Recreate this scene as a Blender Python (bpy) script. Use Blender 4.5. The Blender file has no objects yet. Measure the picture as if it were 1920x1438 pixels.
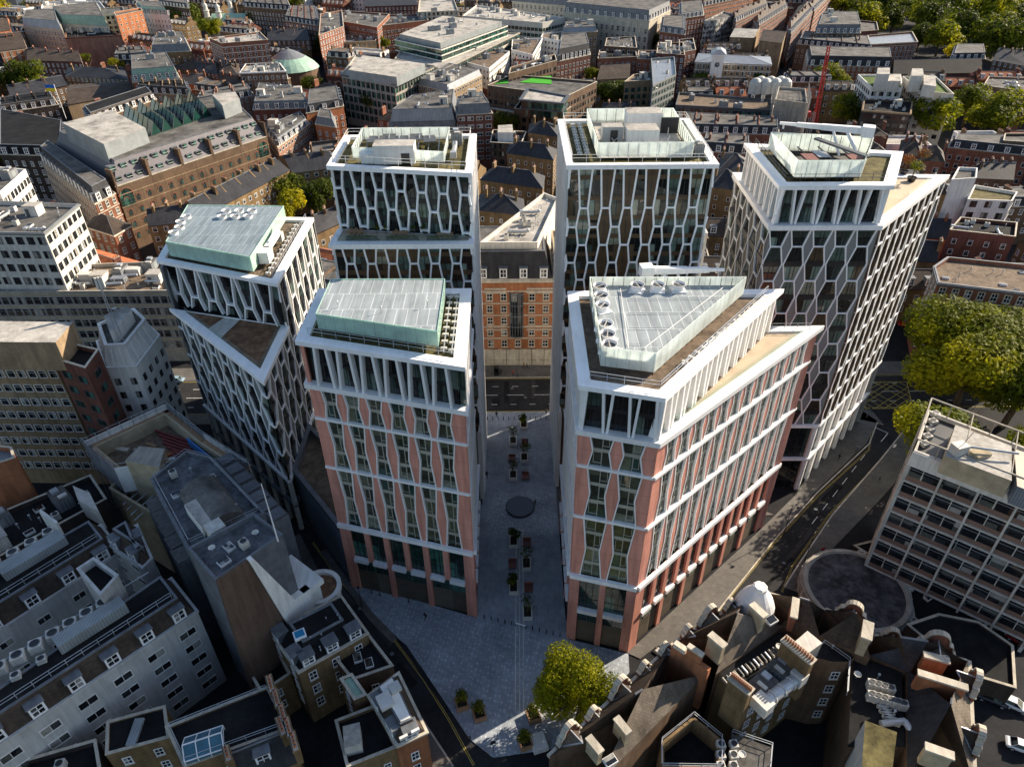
import bpy, math, random
from mathutils import Vector, Matrix
from math import sin, cos, pi, radians, atan2, hypot
R = random.Random(7)
S = bpy.context.scene
COL = S.collection
# ---------------------------------------------------------------- camera
W0, H0, CH, FPX = 1920.0, 1438.0, 104.0, 1325.0
TH, RO = radians(35.67), radians(-0.555)
F = Vector((0, cos(TH), -sin(TH))); D0 = Vector((0, -sin(TH), -cos(TH))); X0 = Vector((1, 0, 0))
DD = D0*cos(RO) + X0*sin(RO); XX = X0*cos(RO) - D0*sin(RO)
cam = bpy.data.cameras.new('camera'); co = bpy.data.objects.new('camera', cam); COL.objects.link(co)
co.matrix_world = Matrix((XX, -DD, -F)).transposed().to_4x4(); co.location = (0, 0, CH)
cam.sensor_fit = 'HORIZONTAL'; cam.sensor_width = 36; cam.lens = FPX/W0*36
cam.clip_end = 6000; cam.clip_start = 1
S.camera = co
# ---------------------------------------------------------------- sky, sun, exposure
SUN_AZ, SUN_EL = radians(30), radians(27)      # direction towards the sun: angle from +x, height
wd = bpy.data.worlds.new('World'); S.world = wd; wd.use_nodes = True
nt = wd.node_tree; bg = nt.nodes['Background']
sky = nt.nodes.new('ShaderNodeTexSky'); sky.sky_type = 'NISHITA'; sky.sun_disc = False
sky.sun_elevation = SUN_EL; sky.sun_rotation = pi/2 - SUN_AZ
nt.links.new(sky.outputs[0], bg.inputs[0]); bg.inputs[1].default_value = 0.088
sl = bpy.data.lights.new('sun', 'SUN'); sl.energy = 5.0; sl.angle = radians(0.5); sl.color = (1, .86, .68)
so = bpy.data.objects.new('sun', sl); COL.objects.link(so)
sd = Vector((cos(SUN_AZ)*cos(SUN_EL), sin(SUN_AZ)*cos(SUN_EL), sin(SUN_EL)))
so.rotation_euler = sd.to_track_quat('Z', 'Y').to_euler(); so.location = sd*600
S.view_settings.view_transform = 'Standard'; S.view_settings.look = 'None'
S.view_settings.exposure = 1.05; S.view_settings.gamma = 1
S.cycles.max_bounces = 5; S.cycles.diffuse_bounces = 3; S.cycles.glossy_bounces = 2; S.cycles.transmission_bounces = 3
S.cycles.transparent_max_bounces = 6; S.cycles.use_denoising = True

# ---------------------------------------------------------------- pixel -> world
def P(px, py, z=0.0):
    d = F + XX*((px-W0/2)/FPX) + DD*((py-H0/2)/FPX)
    t = (z-CH)/d.z
    return (d.x*t, d.y*t)
REG = {'A': (0, 0), 'B': (640, 0), 'C': (1280, 0), 'D': (0, 480), 'E': (640, 480), 'F': (1280, 480), 'G': (0, 958), 'H': (640, 958), 'I': (1280, 958), 'p': None}
def ZP(reg, x, y):
    return (x, y) if reg == 'p' else (REG[reg][0]+x/2.995, REG[reg][1]+y/2.995)
def Q(reg, pts, z=0.0):
    return [P(*ZP(reg, x, y), z) for x, y in pts]
def pix(p):
    v = Vector(p) - Vector((0, 0, CH)); q = v.dot(F)
    return (W0/2+FPX*v.dot(XX)/q, H0/2+FPX*v.dot(DD)/q, q)

# ---------------------------------------------------------------- materials
MATS = {}
def _new(name):
    m = bpy.data.materials.new(name); m.use_nodes = True
    n = m.node_tree.nodes; l = m.node_tree.links
    return m, n, l, n['Principled BSDF']
def _noise(n, l, coord, scale, detail=4, rough=.6):
    x = n.new('ShaderNodeTexNoise'); x.inputs['Scale'].default_value = scale; x.inputs['Detail'].default_value = detail
    x.inputs['Roughness'].default_value = rough
    l.new(coord, x.inputs['Vector']); return x.outputs['Fac']
def _ramp(n, l, fac, stops, interp='LINEAR'):
    r = n.new('ShaderNodeValToRGB'); r.color_ramp.interpolation = interp
    e = r.color_ramp.elements
    while len(e) > 1: e.remove(e[0])
    e[0].position = stops[0][0]; e[0].color = (*stops[0][1], 1)
    for p, c in stops[1:]:
        k = e.new(p); k.color = (*c, 1)
    l.new(fac, r.inputs[0]); return r.outputs[0]
def _mix(n, l, mode, fac, a, b):
    x = n.new('ShaderNodeMixRGB'); x.blend_type = mode
    for i, v in enumerate((fac, a, b)):
        if hasattr(v, 'default_value'): l.new(v, x.inputs[i])
        else: x.inputs[i].default_value = v if i == 0 else ((*v, 1) if len(v) == 3 else v)
    return x.outputs[0]
def _g(v): return (v, v, v)
def _bump(n, l, h, bs, strength, dist):
    b = n.new('ShaderNodeBump'); b.inputs['Strength'].default_value = strength; b.inputs['Distance'].default_value = dist
    l.new(h, b.inputs['Height']); l.new(b.outputs[0], bs.inputs['Normal'])
def plain(name, col, rough=.7, var=.25, scale=.35, metal=0., fine=6., rv=.12, streak=0.):
    if name in MATS: return MATS[name]
    m, n, l, b = _new(name)
    tc = n.new('ShaderNodeTexCoord'); oi = n.new('ShaderNodeObjectInfo')
    a = _noise(n, l, tc.outputs['Object'], scale, 5); f = _noise(n, l, tc.outputs['Object'], fine, 3)
    c = _mix(n, l, 'MULTIPLY', 1, col, _ramp(n, l, a, [(.3, _g(1-var)), (.7, _g(1+var))]))
    c = _mix(n, l, 'MULTIPLY', 1, c, _ramp(n, l, f, [(.3, _g(1-var*.5)), (.7, _g(1+var*.5))]))
    c = _mix(n, l, 'MULTIPLY', 1, c, _ramp(n, l, oi.outputs['Random'], [(0, _g(1-rv)), (1, _g(1+rv))]))
    if streak:
        mp = n.new('ShaderNodeMapping'); mp.inputs['Scale'].default_value = (1.3, .12, 1); l.new(tc.outputs['UV'], mp.inputs[0])
        s = _noise(n, l, mp.outputs[0], 1.2, 4)
        c = _mix(n, l, 'MULTIPLY', streak, c, _ramp(n, l, s, [(.35, _g(.45)), (.6, _g(1.05))]))
    l.new(c, b.inputs['Base Color']); b.inputs['Roughness'].default_value = rough; b.inputs['Metallic'].default_value = metal; b.inputs['Specular IOR Level'].default_value = .2 if rough > .6 else .5
    MATS[name] = m; return m
def brick(name, c1, c2, mortar, bw=.46, bh=.15, var=.3, rough=.85, msize=.02, rv=.1):
    if name in MATS: return MATS[name]
    m, n, l, b = _new(name)
    tc = n.new('ShaderNodeTexCoord'); oi = n.new('ShaderNodeObjectInfo')
    t = n.new('ShaderNodeTexBrick'); l.new(tc.outputs['UV'], t.inputs['Vector'])
    t.inputs['Scale'].default_value = 1; t.inputs['Brick Width'].default_value = bw; t.inputs['Row Height'].default_value = bh
    t.inputs['Mortar Size'].default_value = msize; t.inputs['Color1'].default_value = (*c1, 1); t.inputs['Color2'].default_value = (*c2, 1)
    t.inputs['Mortar'].default_value = (*mortar, 1); t.inputs['Bias'].default_value = 0
    a = _noise(n, l, tc.outputs['Object'], .22, 6, .65)
    c = _mix(n, l, 'MULTIPLY', 1, t.outputs['Color'], _ramp(n, l, a, [(.3, _g(1-var)), (.72, _g(1+var))]))
    c = _mix(n, l, 'MULTIPLY', 1, c, _ramp(n, l, oi.outputs['Random'], [(0, _g(1-rv)), (1, _g(1+rv))]))
    mp = n.new('ShaderNodeMapping'); mp.inputs['Scale'].default_value = (1.1, .1, 1); l.new(tc.outputs['UV'], mp.inputs[0])
    s = _noise(n, l, mp.outputs[0], 1.0, 4)
    c = _mix(n, l, 'MULTIPLY', .55, c, _ramp(n, l, s, [(.35, _g(.5)), (.6, _g(1.05))]))
    l.new(c, b.inputs['Base Color']); b.inputs['Roughness'].default_value = rough; b.inputs['Specular IOR Level'].default_value = .2
    MATS[name] = m; return m
def glass(name, stops, rough=.04, snap=(1.4, 1.4, 3.2), spec=.6):
    """window glass: dark interior, blinds and curtains differ from window to window"""
    if name in MATS: return MATS[name]
    m, n, l, b = _new(name)
    tc = n.new('ShaderNodeTexCoord'); oi = n.new('ShaderNodeObjectInfo')
    v = n.new('ShaderNodeVectorMath'); v.operation = 'SNAP'; l.new(tc.outputs['Object'], v.inputs[0]); v.inputs[1].default_value = snap
    w = n.new('ShaderNodeTexWhiteNoise'); l.new(v.outputs[0], w.inputs['Vector'])
    ad = n.new('ShaderNodeMath'); ad.operation = 'ADD'; l.new(w.outputs['Value'], ad.inputs[0]); l.new(oi.outputs['Random'], ad.inputs[1])
    fr = n.new('ShaderNodeMath'); fr.operation = 'FRACT'; l.new(ad.outputs[0], fr.inputs[0])
    c = _ramp(n, l, fr.outputs[0], stops, 'CONSTANT')
    k = _noise(n, l, tc.outputs['Object'], .8, 4)
    c = _mix(n, l, 'MULTIPLY', 1, c, _ramp(n, l, k, [(.3, _g(.55)), (.7, _g(1.35))]))
    l.new(c, b.inputs['Base Color']); b.inputs['Roughness'].default_value = rough
    b.inputs['Specular IOR Level'].default_value = spec
    MATS[name] = m; return m
def roofing(name, col, rough=.85, patch=(.45, 1.5), scale=.18):
    """flat roof felt or gravel with puddle stains and patches"""
    if name in MATS: return MATS[name]
    m, n, l, b = _new(name)
    tc = n.new('ShaderNodeTexCoord')
    a = _noise(n, l, tc.outputs['Object'], scale, 7, .7); f = _noise(n, l, tc.outputs['Object'], 1.3, 6, .7)
    c = _mix(n, l, 'MULTIPLY', 1, col, _ramp(n, l, a, [(.34, _g(patch[0])), (.46, _g(.95)), (.66, _g(patch[1]))]))
    c = _mix(n, l, 'MULTIPLY', 1, c, _ramp(n, l, f, [(.3, _g(.72)), (.7, _g(1.25))]))
    l.new(c, b.inputs['Base Color']); b.inputs['Roughness'].default_value = rough; b.inputs['Specular IOR Level'].default_value = .12
    MATS[name] = m; return m
def slats(name, c1, c2, pitch, axis=0, rough=.5, metal=0.):
    """profiled sheet: narrow light and dark ribs along one uv axis"""
    if name in MATS: return MATS[name]
    m, n, l, b = _new(name)
    tc = n.new('ShaderNodeTexCoord'); sp = n.new('ShaderNodeSeparateXYZ'); l.new(tc.outputs['UV'], sp.inputs[0])
    d = n.new('ShaderNodeMath'); d.operation = 'MULTIPLY'; d.inputs[1].default_value = 1/pitch; l.new(sp.outputs[axis], d.inputs[0])
    f = n.new('ShaderNodeMath'); f.operation = 'FRACT'; l.new(d.outputs[0], f.inputs[0])
    c = _ramp(n, l, f.outputs[0], [(0, c1), (.7, c1), (.78, c2), (.95, c2), (1, c1)])
    a = _noise(n, l, tc.outputs['Object'], .3, 5)
    c = _mix(n, l, 'MULTIPLY', 1, c, _ramp(n, l, a, [(.3, _g(.8)), (.7, _g(1.2))]))
    l.new(c, b.inputs['Base Color']); b.inputs['Roughness'].default_value = rough; b.inputs['Metallic'].default_value = metal
    MATS[name] = m; return m
def leafmat(name, cols, trans=.35):
    if name in MATS: return MATS[name]
    m, n, l, b = _new(name)
    tc = n.new('ShaderNodeTexCoord'); oi = n.new('ShaderNodeObjectInfo')
    g = _noise(n, l, tc.outputs['Object'], .33, 3); h = _noise(n, l, tc.outputs['Object'], 3.5, 2)
    mx = n.new('ShaderNodeMath'); mx.operation = 'MULTIPLY_ADD'; l.new(h, mx.inputs[0]); mx.inputs[1].default_value = .55; l.new(g, mx.inputs[2])
    sb = n.new('ShaderNodeMath'); sb.operation = 'SUBTRACT'; l.new(mx.outputs[0], sb.inputs[0]); sb.inputs[1].default_value = .27
    c = _ramp(n, l, sb.outputs[0], [(.3, cols[0]), (.5, cols[1]), (.68, cols[2])])
    c = _mix(n, l, 'MULTIPLY', 1, c, _ramp(n, l, oi.outputs['Random'], [(0, (.75, .8, .8)), (1, (1.2, 1.12, 1.0))]))
    l.new(c, b.inputs['Base Color']); b.inputs['Roughness'].default_value = .6; b.inputs['Specular IOR Level'].default_value = .12
    tr = n.new('ShaderNodeBsdfTranslucent'); l.new(c, tr.inputs[0])
    ms = n.new('ShaderNodeMixShader'); ms.inputs[0].default_value = trans
    l.new(b.outputs[0], ms.inputs[1]); l.new(tr.outputs[0], ms.inputs[2])
    l.new(ms.outputs[0], n['Material Output'].inputs['Surface'])
    MATS[name] = m; return m
def screenmat(name, col, trans=.45, rough=.15, joint=1.5):
    """fritted translucent glass panels with open joints"""
    m, n, l, b = _new(name)
    tc = n.new('ShaderNodeTexCoord'); sp = n.new('ShaderNodeSeparateXYZ'); l.new(tc.outputs['UV'], sp.inputs[0])
    d = n.new('ShaderNodeMath'); d.operation = 'MULTIPLY'; d.inputs[1].default_value = 1/joint; l.new(sp.outputs[0], d.inputs[0])
    f = n.new('ShaderNodeMath'); f.operation = 'FRACT'; l.new(d.outputs[0], f.inputs[0])
    j = _ramp(n, l, f.outputs[0], [(0, _g(.55)), (.03, _g(1)), (.97, _g(1)), (1, _g(.55))])
    a = _noise(n, l, tc.outputs['Object'], .5, 3)
    c = _mix(n, l, 'MULTIPLY', 1, col, j)
    c = _mix(n, l, 'MULTIPLY', 1, c, _ramp(n, l, a, [(.3, _g(.85)), (.7, _g(1.12))]))
    l.new(c, b.inputs['Base Color']); b.inputs['Roughness'].default_value = rough
    tr = n.new('ShaderNodeBsdfTranslucent'); l.new(c, tr.inputs[0])
    ms = n.new('ShaderNodeMixShader'); ms.inputs[0].default_value = trans
    l.new(b.outputs[0], ms.inputs[1]); l.new(tr.outputs[0], ms.inputs[2]); l.new(ms.outputs[0], n['Material Output'].inputs['Surface'])
    return m
def clearmat(name, col, alpha=.75):
    m, n, l, b = _new(name)
    t = n.new('ShaderNodeBsdfTransparent'); t.inputs[0].default_value = (*col, 1)
    b.inputs['Base Color'].default_value = (*[c*.3 for c in col], 1); b.inputs['Roughness'].default_value = .03
    ms = n.new('ShaderNodeMixShader'); ms.inputs[0].default_value = alpha
    l.new(b.outputs[0], ms.inputs[1]); l.new(t.outputs[0], ms.inputs[2]); l.new(ms.outputs[0], n['Material Output'].inputs['Surface'])
    return m
def pavers(name, c1, c2, bw, bh, spots=None, rough=.8):
    m, n, l, b = _new(name)
    tc = n.new('ShaderNodeTexCoord')
    t = n.new('ShaderNodeTexBrick'); l.new(tc.outputs['Object'], t.inputs['Vector']); t.inputs['Scale'].default_value = 1
    t.inputs['Brick Width'].default_value = bw; t.inputs['Row Height'].default_value = bh; t.inputs['Mortar Size'].default_value = .012
    t.inputs['Color1'].default_value = (*c1, 1); t.inputs['Color2'].default_value = (*c2, 1); t.inputs['Mortar'].default_value = (*[c*.55 for c in c1], 1)
    c = t.outputs['Color']
    if spots:
        vo = n.new('ShaderNodeTexVoronoi'); vo.inputs['Scale'].default_value = 1.25; vo.inputs['Randomness'].default_value = .45
        mp = n.new('ShaderNodeMapping'); mp.inputs['Scale'].default_value = (1.25, .8, 1); mp.inputs['Rotation'].default_value = (0, 0, .3)
        l.new(tc.outputs['Object'], mp.inputs[0]); l.new(mp.outputs[0], vo.inputs['Vector'])
        c = _mix(n, l, 'MULTIPLY', 1, c, _ramp(n, l, vo.outputs['Distance'], [(.12, _g(1.55)), (.24, _g(1.0)), (.7, _g(.88))]))
    a = _noise(n, l, tc.outputs['Object'], .12, 5); s = _noise(n, l, tc.outputs['Object'], .9, 4)
    c = _mix(n, l, 'MULTIPLY', 1, c, _ramp(n, l, a, [(.3, _g(.72)), (.7, _g(1.25))]))
    c = _mix(n, l, 'MULTIPLY', 1, c, _ramp(n, l, s, [(.3, _g(.85)), (.7, _g(1.15))]))
    l.new(c, b.inputs['Base Color']); b.inputs['Roughness'].default_value = rough
    return m

white = plain('white_metal', (.88, .87, .86), .45, .07, .3, streak=.14)
whitew = plain('white_render', (.72, .70, .66), .75, .12, .3, streak=.35)
greyp = plain('grey_panel', (.19, .20, .20), .5, .1, .3)
pink = brick('salmon_panel', (.68, .305, .23), (.63, .28, .21), (.40, .18, .135), 30, 3.23, .07, .55, .03, .02)
cream = plain('cream_frame', (.36, .34, .28), .5, .1)
bronze = plain('bronze_panel', (.085, .052, .026), .35, .25, .5)
blackp = plain('black_metal', (.018, .018, .02), .4, .2)
dkgrey = plain('dark_grey_metal', (.07, .075, .08), .5, .2)
steel = plain('galvanised_steel', (.42, .44, .46), .4, .2, metal=.4)
lead = plain('lead_sheet', (.14, .15, .165), .6, .3, .6, streak=.3)
acw = plain('air_con_white', (.52, .50, .45), .6, .2, .8)
conc = plain('concrete', (.36, .33, .28), .85, .2, .4, streak=.45)
concw = plain('pale_concrete', (.60, .57, .51), .8, .12, .4, streak=.4)
stone = plain('pale_stone', (.52, .47, .38), .8, .2, .5, streak=.4)
buff = plain('buff_stone', (.40, .33, .22), .85, .25, .5)
redb = brick('red_brick', (.27, .075, .035), (.19, .052, .026), (.25, .17, .12))
dred = brick('dark_red_brick', (.17, .045, .03), (.12, .035, .025), (.13, .1, .08))
orab = brick('orange_brick', (.42, .14, .05), (.34, .10, .04), (.33, .2, .12))
brob = brick('brown_brick', (.17, .10, .058), (.125, .075, .045), (.13, .1, .075))
yelb = brick('yellow_stock_brick', (.26, .16, .065), (.18, .112, .048), (.19, .15, .1))
tanb = brick('tan_brick', (.33, .23, .13), (.27, .185, .105), (.26, .2, .14))
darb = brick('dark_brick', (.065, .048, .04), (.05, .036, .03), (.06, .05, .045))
pnkb = brick('pinkish_brick', (.33, .165, .105), (.27, .13, .085), (.28, .2, .15))
slate = brick('slate_tiles', (.045, .045, .05), (.032, .033, .037), (.018, .018, .02), .5, .3, .35, .6, .015)
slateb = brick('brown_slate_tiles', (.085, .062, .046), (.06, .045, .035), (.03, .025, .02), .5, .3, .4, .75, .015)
slatel = brick('brightened_slate_tiles', (.20, .165, .13), (.145, .12, .095), (.06, .05, .04), .5, .3, .4, .8, .02)  # roof slates with sunlight put into the colour, for the lit mansion slopes
clay = plain('clay_tile', (.36, .115, .05), .8, .35, .8)
copper = plain('verdigris_copper', (.26, .40, .31), .6, .2, .5)
felt = roofing('grey_felt', (.105, .10, .093), patch=(.4, 1.7))
feltd = roofing('dark_felt', (.014, .014, .0145), patch=(.5, 1.5))
feltl = roofing('pale_felt', (.36, .34, .305), patch=(.5, 1.4))
gravel = roofing('brown_gravel', (.15, .112, .08), patch=(.55, 1.5), scale=.4)
sedum = roofing('sedum', (.10, .085, .035), patch=(.5, 1.7), scale=.5)
grassm = roofing('grass', (.07, .11, .02), patch=(.5, 1.5), scale=.4)
decking = plain('sandy_decking', (.50, .40, .285), .7, .12, .3)
timber = plain('timber', (.33, .19, .10), .6, .25, 1.5)
redt = plain('red_bench_timber', (.16, .05, .035), .55, .3, 2)
whitec = plain('white_concrete', (.80, .78, .73), .75, .1, .3, streak=.3)
hotelw = plain('darkened_white_render', (.46, .455, .44), .75, .12, .3, streak=.35)  # white render, with the dimness of the lower left put into its colour
mauve = plain('mauve_slate_sheet', (.12, .11, .125), .6, .15, .5, streak=.3)
pots = plain('clay_pot', (.40, .15, .07), .7, .3, 2)
corr = slats('ribbed_blue_grey_cladding', (.22, .26, .31), (.10, .12, .15), .35, 0, .4, .3)
standl = slats('standing_seam_zinc', (.25, .265, .285), (.13, .14, .155), .6, 0, .4, .3)
louv = slats('louvred_panel', (.25, .275, .28), (.17, .185, .19), .4, 0, .45)
GT = glass('tower_glass', [(0, (.014, .017, .016)), (.28, (.045, .06, .05)), (.45, (.09, .14, .115)), (.6, (.03, .024, .016)), (.72, (.15, .20, .165)), (.86, (.085, .06, .034)), (.94, (.26, .27, .2))])  # greenish and bronze stops put reflections into the glass colour
GK = glass('black_glass', [(0, (.008, .009, .01)), (.4, (.016, .019, .02)), (.6, (.04, .065, .056)), (.8, (.10, .14, .118)), (.95, (.02, .02, .02))])
GP = glass('pink_tower_glass', [(0, (.04, .044, .032)), (.35, (.07, .075, .05)), (.6, (.11, .115, .075)), (.78, (.03, .06, .052)), (.9, (.18, .19, .15))])
GG = glass('green_glass', [(0, (.01, .024, .02)), (.4, (.016, .045, .036)), (.7, (.045, .13, .10))])
GW = glass('old_window_glass', [(0, (.012, .013, .015)), (.45, (.03, .032, .034)), (.65, (.07, .075, .075)), (.8, (.015, .016, .018)), (.9, (.28, .27, .25))])
GB = glass('office_glass', [(0, (.012, .014, .017)), (.4, (.03, .036, .04)), (.6, (.09, .095, .085)), (.75, (.016, .018, .02)), (.88, (.32, .31, .28))])
scr = screenmat('fritted_glass', (.60, .80, .71))
scrw = screenmat('white_fritted_glass', (.88, .93, .90), .55)
clear = clearmat('clear_glass', (.93, .98, .96), .9)
gridroof = brick('grey_mesh_roof', (.34, .38, .395), (.30, .34, .355), (.60, .63, .64), 1.5, 4.5, .12, .5, .05)
asph = roofing('asphalt', (.03, .03, .031), patch=(.7, 1.35), scale=.12)
asphd = roofing('dark_asphalt', (.022, .022, .024), patch=(.75, 1.3), scale=.2)
flag = pavers('paving_flags', (.125, .115, .102), (.10, .093, .083), .9, .6)
setts = pavers('plaza_setts', (.33, .365, .40), (.285, .315, .345), .35, .6, True)
planks = pavers('plaza_planks', (.29, .32, .355), (.245, .27, .30), .28, 2.6)
yelp = plain('yellow_paint', (.45, .34, .08), .7, .25, 1.5)
whip = plain('white_paint', (.72, .71, .67), .7, .25, 1.5)
bark = plain('bark', (.10, .075, .05), .9, .3, 2)
leafA = leafmat('leaves_yellow_green', ((.09, .115, .004), (.32, .31, .010), (.62, .52, .016)), .5)
leafB = leafmat('leaves_green', ((.025, .042, .004), (.075, .10, .008), (.16, .18, .01)), .45)
leafC = leafmat('leaves_olive', ((.045, .068, .004), (.155, .18, .008), (.38, .36, .012)), .48)
leafD = leafmat('leaves_rust', ((.12, .04, .012), (.24, .09, .02), (.16, .14, .02)), .35)
# ---------------------------------------------------------------- mesh helper
def wloc(o):
    v = Vector((0, 0, 0))
    while o is not None: v += o.location; o = o.parent
    return v
class MB:
    def __init__(s, loc=(0, 0, 0)):
        s.v = []; s.f = []; s.m = []; s.mats = []; s.o = Vector(loc)
    def mi(s, mat):
        for i, m in enumerate(s.mats):
            if m is mat: return i
        s.mats.append(mat); return len(s.mats)-1
    def face(s, pts, mat):
        b = len(s.v); s.v.extend([tuple(p) for p in pts]); s.f.append(tuple(range(b, b+len(pts)))); s.m.append(s.mi(mat))
    def hexa(s, a, b, mat, top=None):
        """a, b: two matching rings; closes a solid between them (b is the outer or upper ring)"""
        n = len(a)
        for i in range(n):
            j = (i+1) % n
            s.face((a[i], a[j], b[j], b[i]), mat)
        s.face(b, top or mat); s.face(a[::-1], mat)
    def box(s, c, sx, sy, sz, mat, rz=0., top=None, z0=None):
        cx, cy, cz = c; ca, sa = cos(rz), sin(rz)
        ring = [(cx+x*ca-y*sa, cy+x*sa+y*ca) for x, y in ((-sx/2, -sy/2), (sx/2, -sy/2), (sx/2, sy/2), (-sx/2, sy/2))]
        lo, hi = (cz, cz+sz)
        s.hexa([(x, y, lo) for x, y in ring], [(x, y, hi) for x, y in ring], mat, top)
    def prism(s, poly, z0, z1, mat, top=None, bottom=True):
        n = len(poly)
        for i in range(n):
            a, b = poly[i], poly[(i+1) % n]
            s.face(((*a[:2], z0), (*b[:2], z0), (*b[:2], z1), (*a[:2], z1)), mat)
        if top is not False: s.face([(*p[:2], z1) for p in poly], top or mat)
        if bottom: s.face([(*p[:2], z0) for p in poly][::-1], mat)
    def ring(s, outer, inner, z0, z1, mat):
        n = len(outer)
        for i in range(n):
            j = (i+1) % n
            a, b, c, d = outer[i], outer[j], inner[j], inner[i]
            s.face(((*a, z0), (*b, z0), (*b, z1), (*a, z1)), mat)
            s.face(((*a, z1), (*b, z1), (*c, z1), (*d, z1)), mat)
            s.face(((*c, z0), (*d, z0), (*d, z1), (*c, z1)), mat)
            s.face(((*b, z0), (*a, z0), (*d, z0), (*c, z0)), mat)
    def tube(s, p, q, r, mat, n=6, r2=None):
        p, q = Vector(p), Vector(q); d = (q-p)
        if d.length < 1e-6: return
        d.normalize(); u = d.orthogonal().normalized(); w = d.cross(u); r2 = r if r2 is None else r2
        A = [p+(u*cos(2*pi*i/n)+w*sin(2*pi*i/n))*r for i in range(n)]
        B = [q+(u*cos(2*pi*i/n)+w*sin(2*pi*i/n))*r2 for i in range(n)]
        s.hexa(A, B, mat)
    def lathe(s, c, prof, mat, n=16, top=None):
        rings = [[(c[0]+r*cos(2*pi*i/n), c[1]+r*sin(2*pi*i/n), c[2]+z) for i in range(n)] for r, z in prof]
        for a, b in zip(rings, rings[1:]):
            for i in range(n):
                j = (i+1) % n; s.face((a[i], a[j], b[j], b[i]), mat)
        s.face(rings[-1], top or mat)
    def build(s, name, parent=None, matrix=None, smooth=False):
        me = bpy.data.meshes.new(name)
        ox, oy, oz = s.o
        me.from_pydata([(x-ox, y-oy, z-oz) for x, y, z in s.v], [], s.f)
        for m in s.mats: me.materials.append(m)
        me.polygons.foreach_set('material_index', s.m)
        uv = me.uv_layers.new(name='UVMap'); data = []
        for f in s.f:
            p = [Vector(s.v[i]) for i in f]
            n = Vector((0, 0, 0))
            for i in range(len(p)):
                a, b = p[i], p[(i+1) % len(p)]
                n += Vector(((a.y-b.y)*(a.z+b.z), (a.z-b.z)*(a.x+b.x), (a.x-b.x)*(a.y+b.y)))
            if n.length < 1e-12: n = Vector((0, 0, 1))
            n.normalize()
            t = Vector((0, 0, 1)).cross(n) if abs(n.z) < .97 else Vector((1, 0, 0))
            t.normalize(); w = n.cross(t)
            for q in p: data.extend((q.dot(t), q.dot(w)))
        uv.data.foreach_set('uv', data)
        if smooth: me.polygons.foreach_set('use_smooth', [True]*len(s.f))
        me.update()
        o = bpy.data.objects.new(name, me); COL.objects.link(o)
        if parent is not None: o.parent = parent
        o.location = s.o-wloc(parent)
        if matrix is not None: o.matrix_local = matrix
        return o
def tag(o, label=None, cat=None, group=None, kind=None):
    if label: o['label'] = label
    if cat: o['category'] = cat
    if group: o['group'] = group
    if kind: o['kind'] = kind
    return o
def thing(name, label, cat, loc=(0, 0, 0), group=None, rz=0.):
    o = bpy.data.objects.new(name, None); COL.objects.link(o); o.location = loc; o.rotation_euler = (0, 0, rz)
    o.empty_display_size = .5
    return tag(o, label, cat, group)
def inst(src, parent, matrix, name=None):
    o = src.copy(); COL.objects.link(o)
    if name: o.name = name
    o.parent = parent; o.matrix_local = matrix
    return o
def dup(root, loc, rz=0., label=None, group=None, scale=None):
    r = root.copy(); COL.objects.link(r); r.location = loc; r.rotation_euler = (0, 0, rz)
    if scale: r.scale = (scale,)*3 if not hasattr(scale, '__len__') else scale
    if label: r['label'] = label
    if group: r['group'] = group
    for ch in list(root.children):
        c = ch.copy(); COL.objects.link(c); c.parent = r
        for g in ch.children:
            d = g.copy(); COL.objects.link(d); d.parent = c
    return r
MESHES = {}
def proto(key, fn):
    """mesh data kept once and shared by every copy"""
    if key not in MESHES:
        mb = MB(); fn(mb); o = mb.build(key); MESHES[key] = o.data; bpy.data.objects.remove(o)
    return MESHES[key]
def put(me, name, parent, x, y, z, rz=0., scale=None):
    o = bpy.data.objects.new(name, me); COL.objects.link(o); o.parent = parent
    m = Matrix.Translation(Vector((x, y, z))-wloc(parent)) @ Matrix.Rotation(rz, 4, 'Z')
    if scale: m = m @ Matrix.Diagonal((*scale, 1))
    o.matrix_local = m
    return o
# ---------------------------------------------------------------- polygons
def area(p): return sum(p[i][0]*p[(i+1) % len(p)][1]-p[(i+1) % len(p)][0]*p[i][1] for i in range(len(p)))/2
def ccw(p): return list(p) if area(p) > 0 else [p[1], p[0]]+list(p[:1:-1])       # keeps edge 0 on the same side
def inset(p, d):
    n = len(p); ds = d if hasattr(d, '__len__') else [d]*n; L = []
    for i in range(n):
        a, b = p[i], p[(i+1) % n]; l = hypot(b[0]-a[0], b[1]-a[1]) or 1e-6
        nx, ny = -(b[1]-a[1])/l, (b[0]-a[0])/l
        L.append((a[0]+nx*ds[i], a[1]+ny*ds[i], (b[0]-a[0])/l, (b[1]-a[1])/l))
    out = []
    for i in range(n):
        x1, y1, u1, v1 = L[i-1]; x2, y2, u2, v2 = L[i]
        den = u1*v2-v1*u2
        if abs(den) < 1e-3: out.append((x2, y2)); continue
        t = ((x2-x1)*v2-(y2-y1)*u2)/den
        out.append((x1+u1*t, y1+v1*t))
    return out
def clip(poly, axis, lim, keep_less):
    out = []; n = len(poly)
    for i in range(n):
        a, b = poly[i], poly[(i+1) % n]
        ia = (a[axis] <= lim) if keep_less else (a[axis] >= lim); ib = (b[axis] <= lim) if keep_less else (b[axis] >= lim)
        if ia: out.append(a)
        if ia != ib:
            t = (lim-a[axis])/(b[axis]-a[axis]); q = [a[k]+(b[k]-a[k])*t for k in (0, 1)]; q[axis] = lim; out.append(tuple(q))
    return out
def lerp(a, b, t): return tuple(a[k]+(b[k]-a[k])*t for k in range(len(a)))
def centroid(p): return (sum(q[0] for q in p)/len(p), sum(q[1] for q in p)/len(p))
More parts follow.
